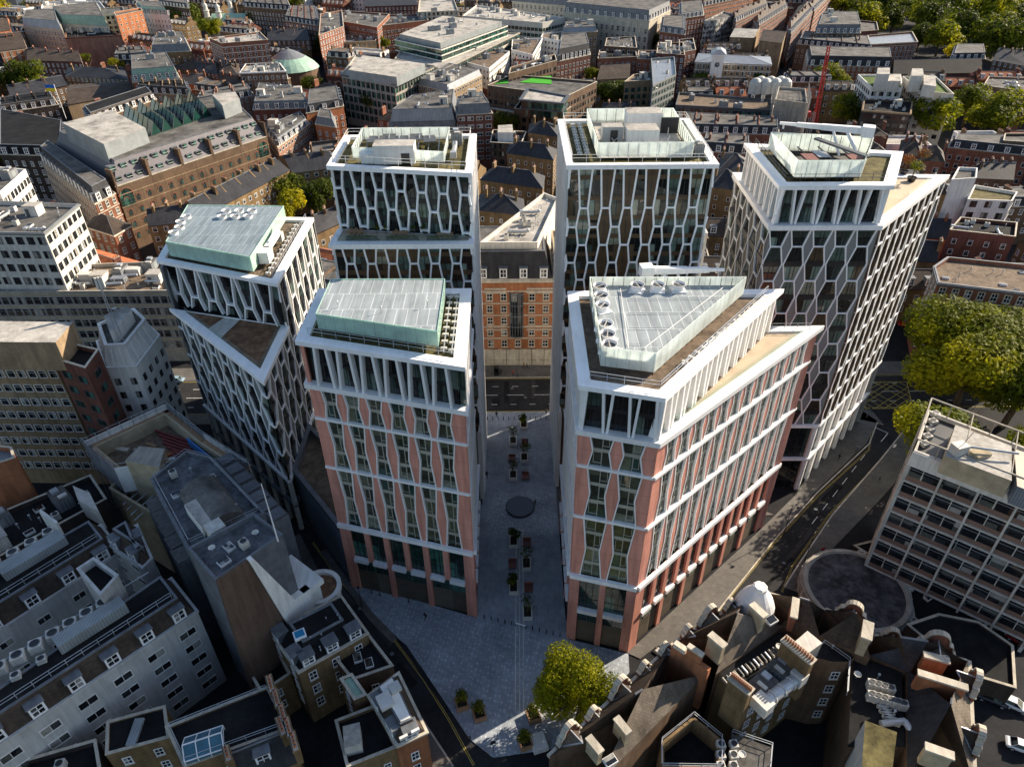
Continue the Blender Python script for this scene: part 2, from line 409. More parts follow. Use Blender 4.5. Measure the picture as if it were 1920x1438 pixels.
def faces_cam(a, b):
    nx, ny = (b[1]-a[1]), -(b[0]-a[0]); mx, my = (a[0]+b[0])/2, (a[1]+b[1])/2
    return (-mx*nx - my*ny)/hypot(nx, ny)/hypot(mx, my) > -.03
def inpoly(x, y, p):
    c = False; n = len(p)
    for i in range(n):
        a, b = p[i], p[i-1]
        if (a[1] > y) != (b[1] > y) and x < (b[0]-a[0])*(y-a[1])/(b[1]-a[1])+a[0]: c = not c
    return c
# ---------------------------------------------------------------- windows and roof furniture (shared meshes)
def win_mesh(w, h, style):
    w, h = round(w, 2), round(h, 2)
    def fn(mb):
        fr, gl, t, d = {'sash': (white, GW, .11, .09), 'dark': (blackp, GB, .07, .08), 'steel': (steel, GB, .08, .1), 'pane': (dkgrey, GB, .08, .07),
                        'white': (whitew, GB, .12, .1), 'green': (dkgrey, GG, .07, .1), 'arch': (redb, GG, .25, .12), 'stone': (stone, GW, .2, .16), 'cream': (cream, GB, .12, .12)}[style]
        def rect(x0, x1, z0, z1, y1, m): mb.hexa([(x0, 0, z0), (x1, 0, z0), (x1, 0, z1), (x0, 0, z1)], [(x0, -y1, z0), (x1, -y1, z0), (x1, -y1, z1), (x0, -y1, z1)], m)
        X = w/2
        if style == 'arch':
            n = 10; arc = [(X*cos(pi*i/n), h-X+X*sin(pi*i/n)) for i in range(n+1)]
            ins = [((X-t)*cos(pi*i/n), h-X+(X-t)*sin(pi*i/n)) for i in range(n+1)]
            mb.face([(-X+t, -.02, 0), (X-t, -.02, 0)]+[(x, -.02, z) for x, z in ins], gl)
            for i in range(n):
                a, b, c, e = arc[i], arc[i+1], ins[i+1], ins[i]
                mb.hexa([(x, 0, z) for x, z in (a, b, c, e)], [(x, -d, z) for x, z in (a, b, c, e)], fr)
            for x in (-w/6, w/6): rect(x-.05, x+.05, 0, h-.4, .07, dkgrey)
            for k in range(1, 5): rect(-X+t, X-t, h*k/5.5-.04, h*k/5.5+.04, .06, dkgrey)
            return
        mb.face([(-X, -.02, 0), (X, -.02, 0), (X, -.02, h), (-X, -.02, h)], gl)
        rect(-X, -X+t, 0, h, d, fr); rect(X-t, X, 0, h, d, fr); rect(-X+t, X-t, h-t, h, d, fr); rect(-X+t, X-t, 0, t, d, fr)
        if style in ('sash', 'stone'):
            rect(-X+t, X-t, h/2-.04, h/2+.04, d*.8, fr if style == 'sash' else white); rect(-.03, .03, t, h-t, d*.7, white)
            rect(-X-.08, X+.08, -.14, 0, d+.08, stone)
        else:
            k = max(1, round(w/1.25))
            for i in range(1, k): rect(-X+w*i/k-.04, -X+w*i/k+.04, t, h-t, d*.8, fr)
            if h > 1.5: rect(-X+t, X-t, h*.68-.03, h*.68+.03, d*.7, fr)
    return proto('window %s %.2f %.2f' % (style, w, h), fn)
def m_ac(mb):
    mb.box((0, 0, .1), 1.1, 1.1, 1.25, acw); mb.lathe((0, 0, 1.35), [(.46, 0), (.46, .06), (.38, .07), (.38, .02)], dkgrey, 12, blackp)
    for x in (-.45, .45): mb.box((x, 0, 0), .12, 1.0, .1, dkgrey)
    for k in range(4): mb.box((0, -.56, .25+k*.26), .9, .03, .12, steel)
def m_fan(mb):
    mb.box((0, 0, 0), 2.0, 2.0, .6, white)
    mb.lathe((0, 0, .6), [(.86, 0), (.8, .5), (.95, .95), (.99, .97), (.93, .97), (.78, .6)], white, 20, dkgrey)
    mb.box((0, 0, 1.42), 1.8, .1, .06, acw, .6)
def m_plant(mb):
    mb.box((0, 0, 0), 4.2, 2.6, 2.3, standl, 0, felt); mb.box((0, -1.32, .3), 1.8, .05, 1.6, louv); mb.box((1.1, .3, 2.3), 1.2, 1.2, .5, steel); mb.box((-1, -.2, 2.3), .8, 1.4, .3, acw)
def m_hut(mb):
    mb.box((0, 0, 0), 3.4, 3.0, 2.6, concw, 0, felt); mb.box((0, 0, 2.6), 3.7, 3.3, .15, conc, 0, feltl); mb.box((-.8, -1.52, 0), .95, .06, 2.0, dkgrey)
def m_duct(mb):
    mb.tube((-2.4, 0, .7), (1.6, 0, .7), .38, steel, 10); mb.tube((1.6, 0, .7), (2.1, 0, 1.3), .38, steel, 10); mb.box((-2.7, 0, .2), .9, 1.0, 1.0, steel)
    for x in (-1.6, 0, 1.2): mb.box((x, 0, 0), .1, .7, .4, dkgrey); mb.tube((x-.06, 0, .7), (x+.06, 0, .7), .43, acw, 10)
def m_pipe(mb):
    mb.tube((0, 0, 0), (0, 0, 1.1), .09, steel, 8); mb.lathe((0, 0, 1.1), [(.2, 0), (.2, .12), (.03, .25)], steel, 8)
def m_light(mb):
    mb.box((0, 0, 0), 1.6, 1.2, .35, whitew); mb.face([(-.7, -.5, .36), (.7, -.5, .36), (.7, .5, .5), (-.7, .5, .5)], GB); mb.face([(-.7, .5, .36), (-.7, -.5, .36), (-.7, .5, .5)], white)
    mb.face([(.7, -.5, .36), (.7, .5, .36), (.7, .5, .5)], white); mb.face([(.7, .5, .36), (-.7, .5, .36), (-.7, .5, .5), (.7, .5, .5)], white)
def m_dish(mb):
    mb.tube((0, 0, 0), (0, 0, .8), .05, steel); mb.lathe((0, 0, .8), [(.05, 0), (.35, .08), (.5, .22), (.46, .22), (.3, .1)], acw, 12)
ROOFKIT = {'air_conditioner': m_ac, 'cooling_fan': m_fan, 'plant_unit': m_plant, 'stair_hut': m_hut, 'duct': m_duct, 'vent_pipe': m_pipe, 'rooflight': m_light, 'satellite_dish': m_dish}
def kit(kind, parent, x, y, z, rz=0., sc=None):
    return put(proto(kind, ROOFKIT[kind]), kind, parent, x, y, z, rz, sc)
def chim_mesh(n, mat, key, pale=False):
    def fn(mb):
        L = .55*n+.5
        mb.box((0, 0, -1.5), L, .75, 3.0, mat); mb.box((0, 0, 1.5), L+.18, .93, .22, mat if not pale else stone); mb.box((0, 0, 1.72), L-.1, .6, .1, conc)
        for i in range(n):
            x = (i-(n-1)/2)*.55
            mb.lathe((x, 0, 1.8), [(.17, 0), (.13, .45), (.16, .5), (.12, .5)], pots, 8, blackp)
    return proto('chimney %d %s' % (n, key), fn)
# ---------------------------------------------------------------- ground, roads, plaza
def sheet(name, poly, z, mat, t=None):
    mb = MB()
    if t: mb.prism(ccw(poly), z-t, z, stone if mat is flag else mat, mat)
    else: mb.face([(*p, z) for p in ccw(poly)], mat)
    return tag(mb.build(name), kind='structure')
sheet('ground', [(-1500, -60), (1500, -60), (1500, 3000), (-1500, 3000)], -.03, asphd)
sheet('street', [P(*q) for q in ((560, 960), (700, 1105), (960, 1438), (830, 1600), (650, 1300), (600, 1120))], .004, asph)
sheet('street', [(-150, 133.2), (150, 132.6), (150, 147.2), (-150, 147.2)], .004, asph)
sheet('street', [P(*q) for q in ((1170, 1330), (1560, 900), (1650, 800), (1700, 770), (1720, 860), (1640, 930), (1500, 1065), (1420, 1190), (1240, 1370), (1100, 1500))], .008, asph)
plaza = [P(*q) for q in ((655, 1090), (700, 1150), (790, 1250), (880, 1385), (925, 1420), (1060, 1400), (1180, 1260), (1178, 1226), (1063, 1198))]+[(8.9, 75)]+[(-6.6, 75.4)]+[P(893, 1158)]
sheet('plaza_paving', plaza, .13, setts, .13)
sheet('plaza_corridor', [(-6.5, 75.0), (8.8, 70.9), (9.1, 133.0), (-6.9, 133.0)], .134, planks)
sheet('plaza_crossing', [P(*q, .1) for q in ((925, 925), (1040, 925), (1046, 1003), (905, 1003))], .139, setts)
sheet('pavement', [(-150, 129.6), (-44, 129.6), (-44, 100), (-36, 94), (-30, 84), (-29, 100), (-6.7, 100), (-6.7, 133.2), (-150, 133.2)], .12, flag, .12)
sheet('pavement', [(8.9, 96), (52, 99), (41, 107), (9.05, 133.2), (8.9, 133.2)], .12, flag, .12)
sheet('pavement', [(9.2, 128), (43, 131), (80.6, 129.3), (86, 127), (85.5, 132.6), (9.2, 133.1)], .12, flag, .12)
sheet('pavement', [(-150, 147.2), (150, 147.2), (150, 153), (-150, 153)], .12, flag, .12)
sheet('pavement', [P(*q) for q in ((1176, 1224), (1424, 995), (1490, 930), (1600, 760), (1645, 790), (1625, 830), (1530, 920), (1450, 1010), (1340, 1150), (1285, 1210), (1262, 1222), (1230, 1212), (1200, 1235))], .12, flag, .12)
sheet('pavement', [P(*q) for q in ((1700, 800), (1650, 862), (1560, 965), (1495, 1060), (1470, 1100), (1500, 1112), (1560, 1030), (1660, 925), (1740, 830))], .12, flag, .12)
sheet('pavement', [P(*q) for q in ((562, 1000), (620, 1115), (700, 1225), (790, 1345), (850, 1438), (800, 1438), (700, 1300), (590, 1140), (545, 1010))], .12, flag, .12)
sheet('pavement', [P(*q) for q in ((655, 1090), (700, 1150), (745, 1195), (735, 1205), (690, 1160), (640, 1090), (600, 1035), (612, 1030))], .136, flag, .13)
def line(name, pts, w, mat, z=.016, dash=None, closed=False):
    """painted line along a path of ground points"""
    mb = MB()
    for a, b in zip(pts, pts[1:]):
        l = hypot(b[0]-a[0], b[1]-a[1]); dx, dy = (b[0]-a[0])/l, (b[1]-a[1])/l
        s = 0
        while s < l:
            e = min(l, s+(dash[0] if dash else l))
            q = [(a[0]+dx*s, a[1]+dy*s), (a[0]+dx*e, a[1]+dy*e)]
            mb.face([(q[0][0]+dy*w/2, q[0][1]-dx*w/2, z), (q[1][0]+dy*w/2, q[1][1]-dx*w/2, z), (q[1][0]-dy*w/2, q[1][1]+dx*w/2, z), (q[0][0]-dy*w/2, q[0][1]+dx*w/2, z)], mat)
            s = e+(dash[1] if dash else 0)
    return tag(mb.build(name), kind='structure')
def off(pts, d):
    out = []
    for i, p in enumerate(pts):
        a, b = pts[max(0, i-1)], pts[min(len(pts)-1, i+1)]; l = hypot(b[0]-a[0], b[1]-a[1])
        out.append((p[0]-(b[1]-a[1])/l*d, p[1]+(b[0]-a[0])/l*d))
    return out
lk = [P(*q) for q in ((590, 1015), (640, 1085), (690, 1140), (745, 1200), (798, 1270), (848, 1350), (893, 1432))]
for d in (-.25, -.5): line('road_marking', off(lk, d), .1, yelp)
rk = [P(*q) for q in ((1640, 800), (1632, 845), (1538, 930), (1456, 1018), (1345, 1155), (1283, 1222), (1240, 1240))]
rl = [P(*q) for q in ((1690, 815), (1640, 872), (1552, 962), (1482, 1060), (1462, 1108))]
for d in (.25, .48): line('road_marking', off(rk, -d), .08, yelp)
for d in (.25, .48): line('road_marking', off(rl, d), .08, yelp)
line('road_marking', [P(1622, 852), (P(1520, 985))], .12, whip, dash=(2.6, 2.4))
line('road_marking', [P(1640, 801), P(1665, 812), P(1652, 828)], .15, whip)
bj = [P(1622, 716), P(1700, 716), P(1712, 766), P(1622, 766)]
line('box_junction', bj+[bj[0]], .14, yelp, .02)
for k in range(1, 5):
    line('box_junction', [lerp(bj[0], bj[1], k/5), lerp(bj[0], bj[3], k/5)], .14, yelp, .02); line('box_junction', [lerp(bj[1], bj[2], k/5), lerp(bj[3], bj[2], k/5)], .14, yelp, .022)
    line('box_junction', [lerp(bj[0], bj[1], k/5), lerp(bj[1], bj[2], 1-k/5)], .14, yelp, .024); line('box_junction', [lerp(bj[0], bj[3], k/5), lerp(bj[3], bj[2], 1-k/5)], .14, yelp, .026)
for y, da in ((136.2, (1.4, 3.2)), (140, (4.2, 2.4)), (143.6, (1.6, 3.4))): line('road_marking', [(-120, y), (130, y)], .14, whip, dash=da)
for y in (133.55, 146.8): line('road_marking', [(-130, y), (130, y)], .13, yelp)
for x in (-.55, .12, .75): line('paving_inlay', [(x+.55, 58.5), (x+1.1, 96)], .16, concw, .142)
sheet('ramp', [P(*q) for q in ((738, 1190), (762, 1210), (835, 1318), (825, 1318))], .14, asphd)

# ---------------------------------------------------------------- towers
class Fac:
    def __init__(s, a, b):
        s.a = a; s.L = hypot(b[0]-a[0], b[1]-a[1]); s.d = ((b[0]-a[0])/s.L, (b[1]-a[1])/s.L); s.n = (s.d[1], -s.d[0])
    def w(s, u, z, o=0.): return (s.a[0]+s.d[0]*u+s.n[0]*o, s.a[1]+s.d[1]*u+s.n[1]*o, z)
    def rect(s, mb, u0, u1, z0, z1, o0, o1, mat):
        mb.hexa([s.w(u0, z0, o0), s.w(u1, z0, o0), s.w(u1, z1, o0), s.w(u0, z1, o0)], [s.w(u0, z0, o1), s.w(u1, z0, o1), s.w(u1, z1, o1), s.w(u0, z1, o1)], mat)
def strut(mb, f, p, q, w, o0, o1, mat, ur, zr):
    t0, t1 = 0., 1.
    for k, (lo, hi) in enumerate((ur, zr)):
        a, d = p[k], q[k]-p[k]
        if abs(d) < 1e-9:
            if a < lo-1e-6 or a > hi+1e-6: return
            continue
        s0, s1 = (lo-a)/d, (hi-a)/d
        if s0 > s1: s0, s1 = s1, s0
        t0, t1 = max(t0, s0), min(t1, s1)
    if t1-t0 < 1e-3: return
    a, b = lerp(p, q, t0), lerp(p, q, t1); du, dz = b[0]-a[0], b[1]-a[1]; l = hypot(du, dz)
    if l < .05: return
    if abs(dz) > abs(du)*.6: pu, pz = w/2*l/abs(dz), 0       # cut level so that joints stay closed
    else: pu, pz = 0, w/2
    lo = [(a[0]-pu, a[1]-pz), (b[0]-pu, b[1]-pz), (b[0]+pu, b[1]+pz), (a[0]+pu, a[1]+pz)]
    if (lo[1][0]-lo[0][0])*(lo[2][1]-lo[0][1])-(lo[1][1]-lo[0][1])*(lo[2][0]-lo[0][0]) < 0: lo = lo[::-1]
    mb.hexa([f.w(u, z, o0) for u, z in lo], [f.w(u, z, o1) for u, z in lo], mat)
def interp(prof, z):
    for (a, x), (b, y) in zip(prof, prof[1:]):
        if a-1e-6 <= z <= b+1e-6: return x+(y-x)*(z-a)/((b-a) or 1)
    return prof[0][1] if z < prof[0][0] else prof[-1][1]
WCOUNT = {}
def lattice(root, fr, cl, f, centers, p, prof, breaks, zr, ur=None, pmat=greyp, gl=GT, sw=.34, depth=.4, rec=.32, floors=(), fmat=blackp, fh=.5, mull=(0.,), mmat=blackp, panels=True, draw=True, casement=False, ledge=None, poff=-.05, endp=(True, True), rmat=None):
    ur = ur or (0, f.L); lmat = white
    half = lambda z: interp(prof, z)*p/2
    for ci, c in enumerate(centers):
        for bi, (z0, z1) in enumerate(zip(breaks, breaks[1:])):
            zs = [z0]+[z for z, _ in prof if z0+.01 < z < z1-.01]+[z1]
            poly = [(c+half(z), z) for z in zs]+[(c-half(z), z) for z in zs[::-1]]
            for ax, lim, kl in ((0, ur[0]+.02, False), (0, ur[1]-.02, True), (1, zr[0], False), (1, zr[1], True)):
                if poly: poly = clip(poly, ax, lim, kl)
            if len(poly) < 3 or abs(area(poly)) < .35: continue
            u0, u1 = min(q[0] for q in poly), max(q[0] for q in poly); za, zb = min(q[1] for q in poly), max(q[1] for q in poly)
            uc, zc = (u0+u1)/2, (za+zb)/2
            o = f.w(uc, zc); mb = MB(o)
            g = gl(ci, bi) if callable(gl) else gl
            mb.face([f.w(u, z, -rec) for u, z in poly], g)
            def span(z):
                xs = []
                for i in range(len(poly)):
                    a, b = poly[i], poly[(i+1) % len(poly)]
                    if (a[1]-z)*(b[1]-z) <= 0 and a[1] != b[1]: xs.append(a[0]+(b[0]-a[0])*(z-a[1])/(b[1]-a[1]))
                return (min(xs), max(xs)) if len(xs) > 1 else None
            for zf in floors:
                zl, zh = max(za+.02, zf-fh/2), min(zb-.02, zf+fh/2)
                if zh-zl < .12: continue
                s0, s1 = span(zl), span(zh)
                if s0 and s1: mb.hexa([f.w(s0[0], zl, -rec), f.w(s0[1], zl, -rec), f.w(s1[1], zh, -rec), f.w(s1[0], zh, -rec)], [f.w(s0[0], zl, -rec+.09), f.w(s0[1], zl, -rec+.09), f.w(s1[1], zh, -rec+.09), f.w(s1[0], zh, -rec+.09)], fmat)
            fl = sorted([za]+[z for z in floors if za+.6 < z < zb-.6]+[zb])
            for k, (fa, fb) in enumerate(zip(fl, fl[1:])):
                for m in mull:
                    um = c+m*p*.5
                    sa, sb = span(fa+.3), span(fb-.3)
                    if not sa or not sb: continue
                    if max(sa[0], sb[0])+.1 < um < min(sa[1], sb[1])-.1: f.rect(mb, um-.045, um+.045, fa+.05, fb-.05, -rec, -rec+.07, mmat)
                if casement:
                    sa, sb = span(fa+.6), span(fb-.5)
                    if sa and sb:
                        l, r = max(sa[0], sb[0])+.16, min(sa[1], sb[1])-.16
                        um = c+mull[0]*p*.5; q = (um, r) if (ci+k) % 3 else (l, um)
                        if q[1]-q[0] > .4:
                            b0, b1 = fa+.75, fb-.34
                            for a1, a2, b_1, b_2 in ((q[0], q[1], b0, b0+.08), (q[0], q[1], b1-.08, b1), (q[0], q[0]+.08, b0+.08, b1-.08), (q[1]-.08, q[1], b0+.08, b1-.08)): f.rect(mb, a1, a2, b_1, b_2, -rec, -rec+.08, mmat)
            mb.build('window', root)
        if draw:
            zs = sorted(set([z for z, _ in prof]+list(breaks)))
            for sgn in (-1, 1):
                for k, (z0, z1) in enumerate(zip(zs, zs[1:])):
                    
                    dz_ = depth+.006*(k % 2)+.003*(sgn > 0)
                    if rmat: strut(fr, f, (c+sgn*half(z0), z0), (c+sgn*half(z1), z1), sw-.01, -rec, dz_-.12, rmat, ur, zr)
                    strut(fr, f, (c+sgn*half(z0), z0), (c+sgn*half(z1), z1), sw, (dz_-.12 if rmat else -rec), dz_, lmat, ur, zr)
        for z in breaks:
            if zr[0]+.1 < z < zr[1]-.1:
                strut(fr, f, (c-half(z)-sw/2, z), (c+half(z)+sw/2, z), (ledge or sw), -rec, depth+.02, lmat, ur, zr)
    if panels:
        zs = sorted(set([z for z, _ in prof]+[zr[0], zr[1]]))
        cs = list(centers)
        for i in range(len(cs)+1):
            if (i == 0 and not endp[0]) or (i == len(cs) and not endp[1]): continue
            for z0, z1 in zip(zs, zs[1:]):
                l0, l1 = (cs[i-1]+half(z0), cs[i-1]+half(z1)) if i > 0 else (ur[0], ur[0])
                r0, r1 = (cs[i]-half(z0), cs[i]-half(z1)) if i < len(cs) else (ur[1], ur[1])
                poly = [(l0, z0), (r0, z0), (r1, z1), (l1, z1)]
                for ax, lim, kl in ((0, ur[0], False), (0, ur[1], True), (1, zr[0], False), (1, zr[1], True)):
                    if poly: poly = clip(poly, ax, lim, kl)
                if len(poly) > 2 and abs(area(poly)) > .01: cl.face([f.w(u, z, poff) for u, z in poly], pmat)
def crown(root, poly, z0, z1, over=.45, wid=1.6, rz=None, roofmat=gravel, name='cornice'):
    o, i = inset(poly, -over), inset(poly, wid)
    mb = MB(); z1 = z0+(z1-z0)*.75; mb.ring(o, i, z0, z1, white); mb.build(name, root)
    mb = MB(); mb.face([(*p, rz if rz else z1-.55) for p in inset(poly, wid-.05)], roofmat); mb.build('roof_surface', root)
def railing(root, pts, z, h=1.1, mat=steel, gap=2.0, closed=False, name='railing'):
    mb = MB(); pts = list(pts)+([pts[0]] if closed else [])
    for a, b in zip(pts, pts[1:]):
        l = hypot(b[0]-a[0], b[1]-a[1]); k = max(1, int(l/gap))
        for i in range(k+1):
            q = lerp(a, b, i/k); mb.tube((*q, z), (*q, z+h), .045, mat, 4)
        for hh in (h, h*.55): mb.tube((*a, z+hh), (*b, z+hh), .045, mat, 4)
    return mb.build(name, root)
def screen(root, poly, z0, z1, mat=scr, roof=None, leg=.5, closed=True, holes=None):
    mb = MB(); n = len(poly); inn = inset(poly, .08)
    for i in range(n if closed else n-1):
        a, b = poly[i], poly[(i+1) % n]; c, d = inn[(i+1) % n], inn[i]
        mb.face(((*a, z0+leg), (*b, z0+leg), (*b, z1), (*a, z1)), mat); mb.face(((*c, z0+leg), (*d, z0+leg), (*d, z1), (*c, z1)), mat); mb.face(((*a, z1), (*b, z1), (*c, z1), (*d, z1)), mat)
    mb.build('glass_screen', root)
    mb = MB()
    for i in range(n if closed else n-1):
        a, b = inset(poly, .25)[i], inset(poly, .25)[(i+1) % n]; l = hypot(b[0]-a[0], b[1]-a[1]); k = max(1, int(l/1.5))
        for j in range(k+1):
            q = lerp(a, b, j/k); mb.tube((*q, z0), (*q, z1-.1), .05, dkgrey, 4)
    mb.build('screen_posts', root)
    if roof:
        mb = MB(); mb.face([(*p, z1-.12) for p in inset(poly, .1)], roof); mb.build('mesh_roof', root)
def baywin(root, f, u0, u1, z0, z1, rec, gl, frames=2, split=None, smat=None, mm=blackp):
    o = f.w((u0+u1)/2, (z0+z1)/2); mb = MB(o)
    zt = z0+(z1-z0)*split if split else z0
    mb.face([f.w(u0, zt, -rec), f.w(u1, zt, -rec), f.w(u1, z1, -rec), f.w(u0, z1, -rec)], gl)
    if split: f.rect(mb, u0, u1, z0, zt, -rec-.05, -rec+.05, smat)
    for k in range(1, frames+1):
        u = u0+(u1-u0)*k/(frames+1); f.rect(mb, u-.05, u+.05, zt, z1, -rec, -rec+.09, mm)
    f.rect(mb, u0, u1, z0+(z1-z0)*.3-.04, z0+(z1-z0)*.3+.04, -rec, -rec+.06, mm)
    mb.build('shop_window' if split else 'window', root)
def body(root, poly, z0, z1, mat, d=.6):
    mb = MB(); mb.prism(inset(poly, d), z0, z1, mat); mb.build('core_wall', root)

# --- salmon towers (front pair)
PROF = [(16.5, .70), (22.9, .44), (29.4, .70), (34.2, .45), (39.1, .70), (42.1, .47), (45.0, .70)]
FLO = [19.7, 22.9, 26.2, 32.6, 35.9, 42.1]
def salmon(root, fr, cl, f, cs, p, top=True, ur=None, base=2, zt=52.0, sgn=1, depth=.10, fs=1.08, bd=.2):
    PRS = [(z, v*fs) for z, v in PROF]
    lattice(root, fr, cl, f, cs, p, PRS, [16.5, 29.4, 39.1, 45.0], (16.9, 44.7), ur, pink, GP, .17, depth, .36, FLO, cream, .55, (.06,), cream, casement=True, ledge=.42)
    f.rect(fr, 0, f.L, 16.1, 16.9, -.1, .5, white)
    for z in (29.4, 39.1): f.rect(fr, 0, f.L, z-.22, z+.22, -.1, bd, white)
    if top:
        lattice(root, fr, cl, f, cs, p, [(45.4, .74), (zt, .50)], [45.4, zt], (45.5, zt), ur, GK, GK, .34, .3, .7, (48.7,), blackp, .5, (-.25, .2), blackp, poff=-.72)
    # base: pillars, glazing and boarded shopfronts
    edges = [0]+[(a+b)/2 for a, b in zip(cs, cs[1:])]+[f.L]
    for i, u in enumerate(edges):
        wd_ = .95; a = max(0, u-wd_/2) if i else 0; b = min(f.L, u+wd_/2) if i < len(edges)-1 else f.L
        if i == 0: b = max(wd_, cs[0]-p*.39)
        if i == len(edges)-1: a = min(f.L-wd_, cs[-1]+p*.39)
        big = i % base == 0 or i == len(edges)-1
        pm = MB((*f.w((a+b)/2, 0)[:2], 0)); f.rect(pm, a, b, .0 if big else 8.3, 16.1, -.5, -.02, pink); pm.build('pillar', root)
        if i < len(edges)-1:
            n0 = b; n1 = edges[i+1]-wd_/2 if i+1 < len(edges)-1 else min(f.L-wd_, cs[-1]+p*.39)
            baywin(root, f, n0, n1, 8.7, 16.1, .46, GG, 2)
            f.rect(fr, n0, n1, 7.9, 8.7, -.45, .35, white)
            nn = n1 if (i+1) % base == 0 or i+1 == len(edges)-1 else n1+wd_
            baywin(root, f, n0, nn, .1, 7.9, .46, GG, 1, .66, HOARD[i % len(HOARD)], dkgrey)
HOARD = [plain('brown_hoarding', (.105, .088, .066), .7, .2), plain('grey_brown_hoarding', (.125, .105, .08), .7, .2), plain('dark_hoarding', (.09, .075, .058), .7, .2)]
t2 = thing('salmon_tower', 'salmon pink tower left of the plaza, square roof with one pale green glass screen box', 'tower', (-18, 88, 0))
pl2 = [(-29.2, 82.3), (-6.4, 75.7), (-6.5, 96.2), (-29.2, 96.6)]
fr, cl = MB(), MB()
f = Fac(pl2[0], pl2[1]); salmon(t2, fr, cl, f, [f.L*(.5+(i-2.5)*.147) for i in range(6)], f.L*.147)
f = Fac(pl2[1], pl2[2]); salmon(t2, fr, cl, f, [f.L*(.5+(i-2.5)*.155) for i in range(6)], f.L*.155)
body(t2, pl2, 0, 52, blackp, .85)
mb = MB(); g = Fac(pl2[2], pl2[3]); g.rect(mb, 0, g.L, 0, 52, -.5, 0, pink); g = Fac(pl2[3], pl2[0]); g.rect(mb, 0, g.L, 0, 52, -.5, 0, pink); mb.build('back_wall', t2)
lo = MB(); lo.ring(inset(pl2, -.5), inset(pl2, 1.0), 44.7, 45.5, white); lo.build('ledge', t2)
fr.build('lattice', t2); cl.build('cladding', t2); crown(t2, pl2, 52, 52.9, roofmat=sedum, wid=1.25)
s2 = inset(pl2, [2.6, 3.3, 2.0, 2.4]); screen(t2, s2, 52.4, 55.6, scr, gridroof, .8)
railing(t2, inset(pl2, 1.2)[:2], 52.9)
def trays(root, a, b, z, n):
    mb = MB()
    for i in range(n):
        q = lerp(a, b, (i+.5)/n); mb.box((*q, z), .85, .5, .3, acw, atan2(b[1]-a[1], b[0]-a[0])+pi/2)
    mb.tube((*a, z+.2), (*b, z+.2), .1, steel, 5); mb.build('roof_track', root)
trays(t2, (-8.0, 78.5), (-8.1, 95), 52.4, 9); trays(t2, (-9.1, 79.0), (-9.2, 95), 52.4, 9)
for i in range(3): kit('vent_pipe', t2, -24+i*6.2, 84.5+1.5*((i+1) % 2), 55.5, 0, (.5, .5, .8))

t5 = thing('salmon_tower', 'salmon pink wedge shaped tower right of the plaza with sandy roof terrace and fans', 'tower', (20, 85, 0))
pl5 = [(8.7, 71.4), (18.6, 68.6), (48.6, 96.0), (9.0, 96.0)]
up5 = [(8.7, 71.3), (18.4, 68.6), (40.6, 95.0), (9.0, 95.0)]
fr, cl = MB(), MB()
f = Fac(pl5[0], pl5[1]); salmon(t5, fr, cl, f, [f.L*.30, f.L*.70], f.L*.40, top=False, base=1, fs=1.14)
f = Fac(pl5[1], pl5[2]); cs = [f.L*(.043+(i+.5)*.076) for i in range(12)]; salmon(t5, fr, cl, f, cs, f.L*.076, top=False, depth=.02, fs=1.2, bd=.38)
f = Fac(pl5[3], pl5[0]); cs = [f.L*(.04+(i+.5)*.153) for i in range(6)]; salmon(t5, fr, cl, f, cs, f.L*.153, top=False)
tw = [(45.4, .80), (52, .66)]
f = Fac(up5[0], up5[1]); lattice(t5, fr, cl, f, [f.L*.17, f.L*.5, f.L*.83], f.L*.333, [(45.4, .84), (52, .62)], [45.4, 52], (45.5, 52), None, GK, GK, .34, .1, .8, (48.7,), blackp, .6, (-.3, .1, .5), blackp, poff=-.82)
f = Fac(up5[1], up5[2]); cs = [f.L*(i+.5)/11 for i in range(11)]; lattice(t5, fr, cl, f, cs, f.L/11, [(45.4, .74), (52, .5)], [45.4, 52], (45.5, 52), None, GK, GB, .4, .1, 1.6, (48.7,), cream, .4, (-.3, .3), cream, poff=-1.62)
f = Fac(up5[3], up5[0]); cs = [f.L*(i+.5)/8 for i in range(8)]; lattice(t5, fr, cl, f, cs, f.L/8, [(45.4, .74), (52, .5)], [45.4, 52], (45.5, 52), None, GK, GK, .34, .1, .6, (48.7,), blackp, .5, (), blackp, poff=-.62)
body(t5, pl5, 0, 44.6, blackp, .85); body(t5, up5, 44.6, 52, blackp, 2.2)
mb = MB(); g = Fac(pl5[2], pl5[3]); g.rect(mb, 0, g.L, 0, 44.6, -.5, 0, pink); mb.build('back_wall', t5)
lo = MB(); lo.ring(inset(pl5, -.5), inset(pl5, 1.1), 44.7, 45.5, white); lo.build('ledge', t5)
mb = MB(); mb.face([(*p, 45.2) for p in inset(pl5, .9)], decking); mb.build('terrace_deck', t5)
mb = MB(); g = Fac(inset(pl5, .9)[1], inset(pl5, .9)[2]); g.rect(mb, 1, g.L-.5, 45.5, 46.7, -.03, .03, clear); mb.build('glass_balustrade', t5)
railing(t5, [inset(pl5, .6)[2], (39, 95.4)], 45.5)
fr.build('lattice', t5); cl.build('cladding', t5); crown(t5, up5, 52, 52.9, roofmat=gravel, wid=1.15)
s5 = [(11.3, 74.6), (17.9, 73.0), (34.6, 93.2), (11.6, 93.6)]
screen(t5, s5, 52.4, 56.0, scrw, None, .7)
mb = MB(); mb.face([(*p, 54.6) for p in inset(s5, .1)], gridroof); mb.build('mesh_roof', t5)
for i, (x, y) in enumerate([(12.9, 91.6), (12.8, 88.8), (12.7, 86.0), (12.55, 81.0), (12.5, 78.4), (12.45, 75.9), (18.4, 91.8), (21.4, 91.8), (24.4, 91.8)]): kit('cooling_fan', t5, x, y, 54.2, .2*i, (1.05, 1.05, .95))
mb = MB()
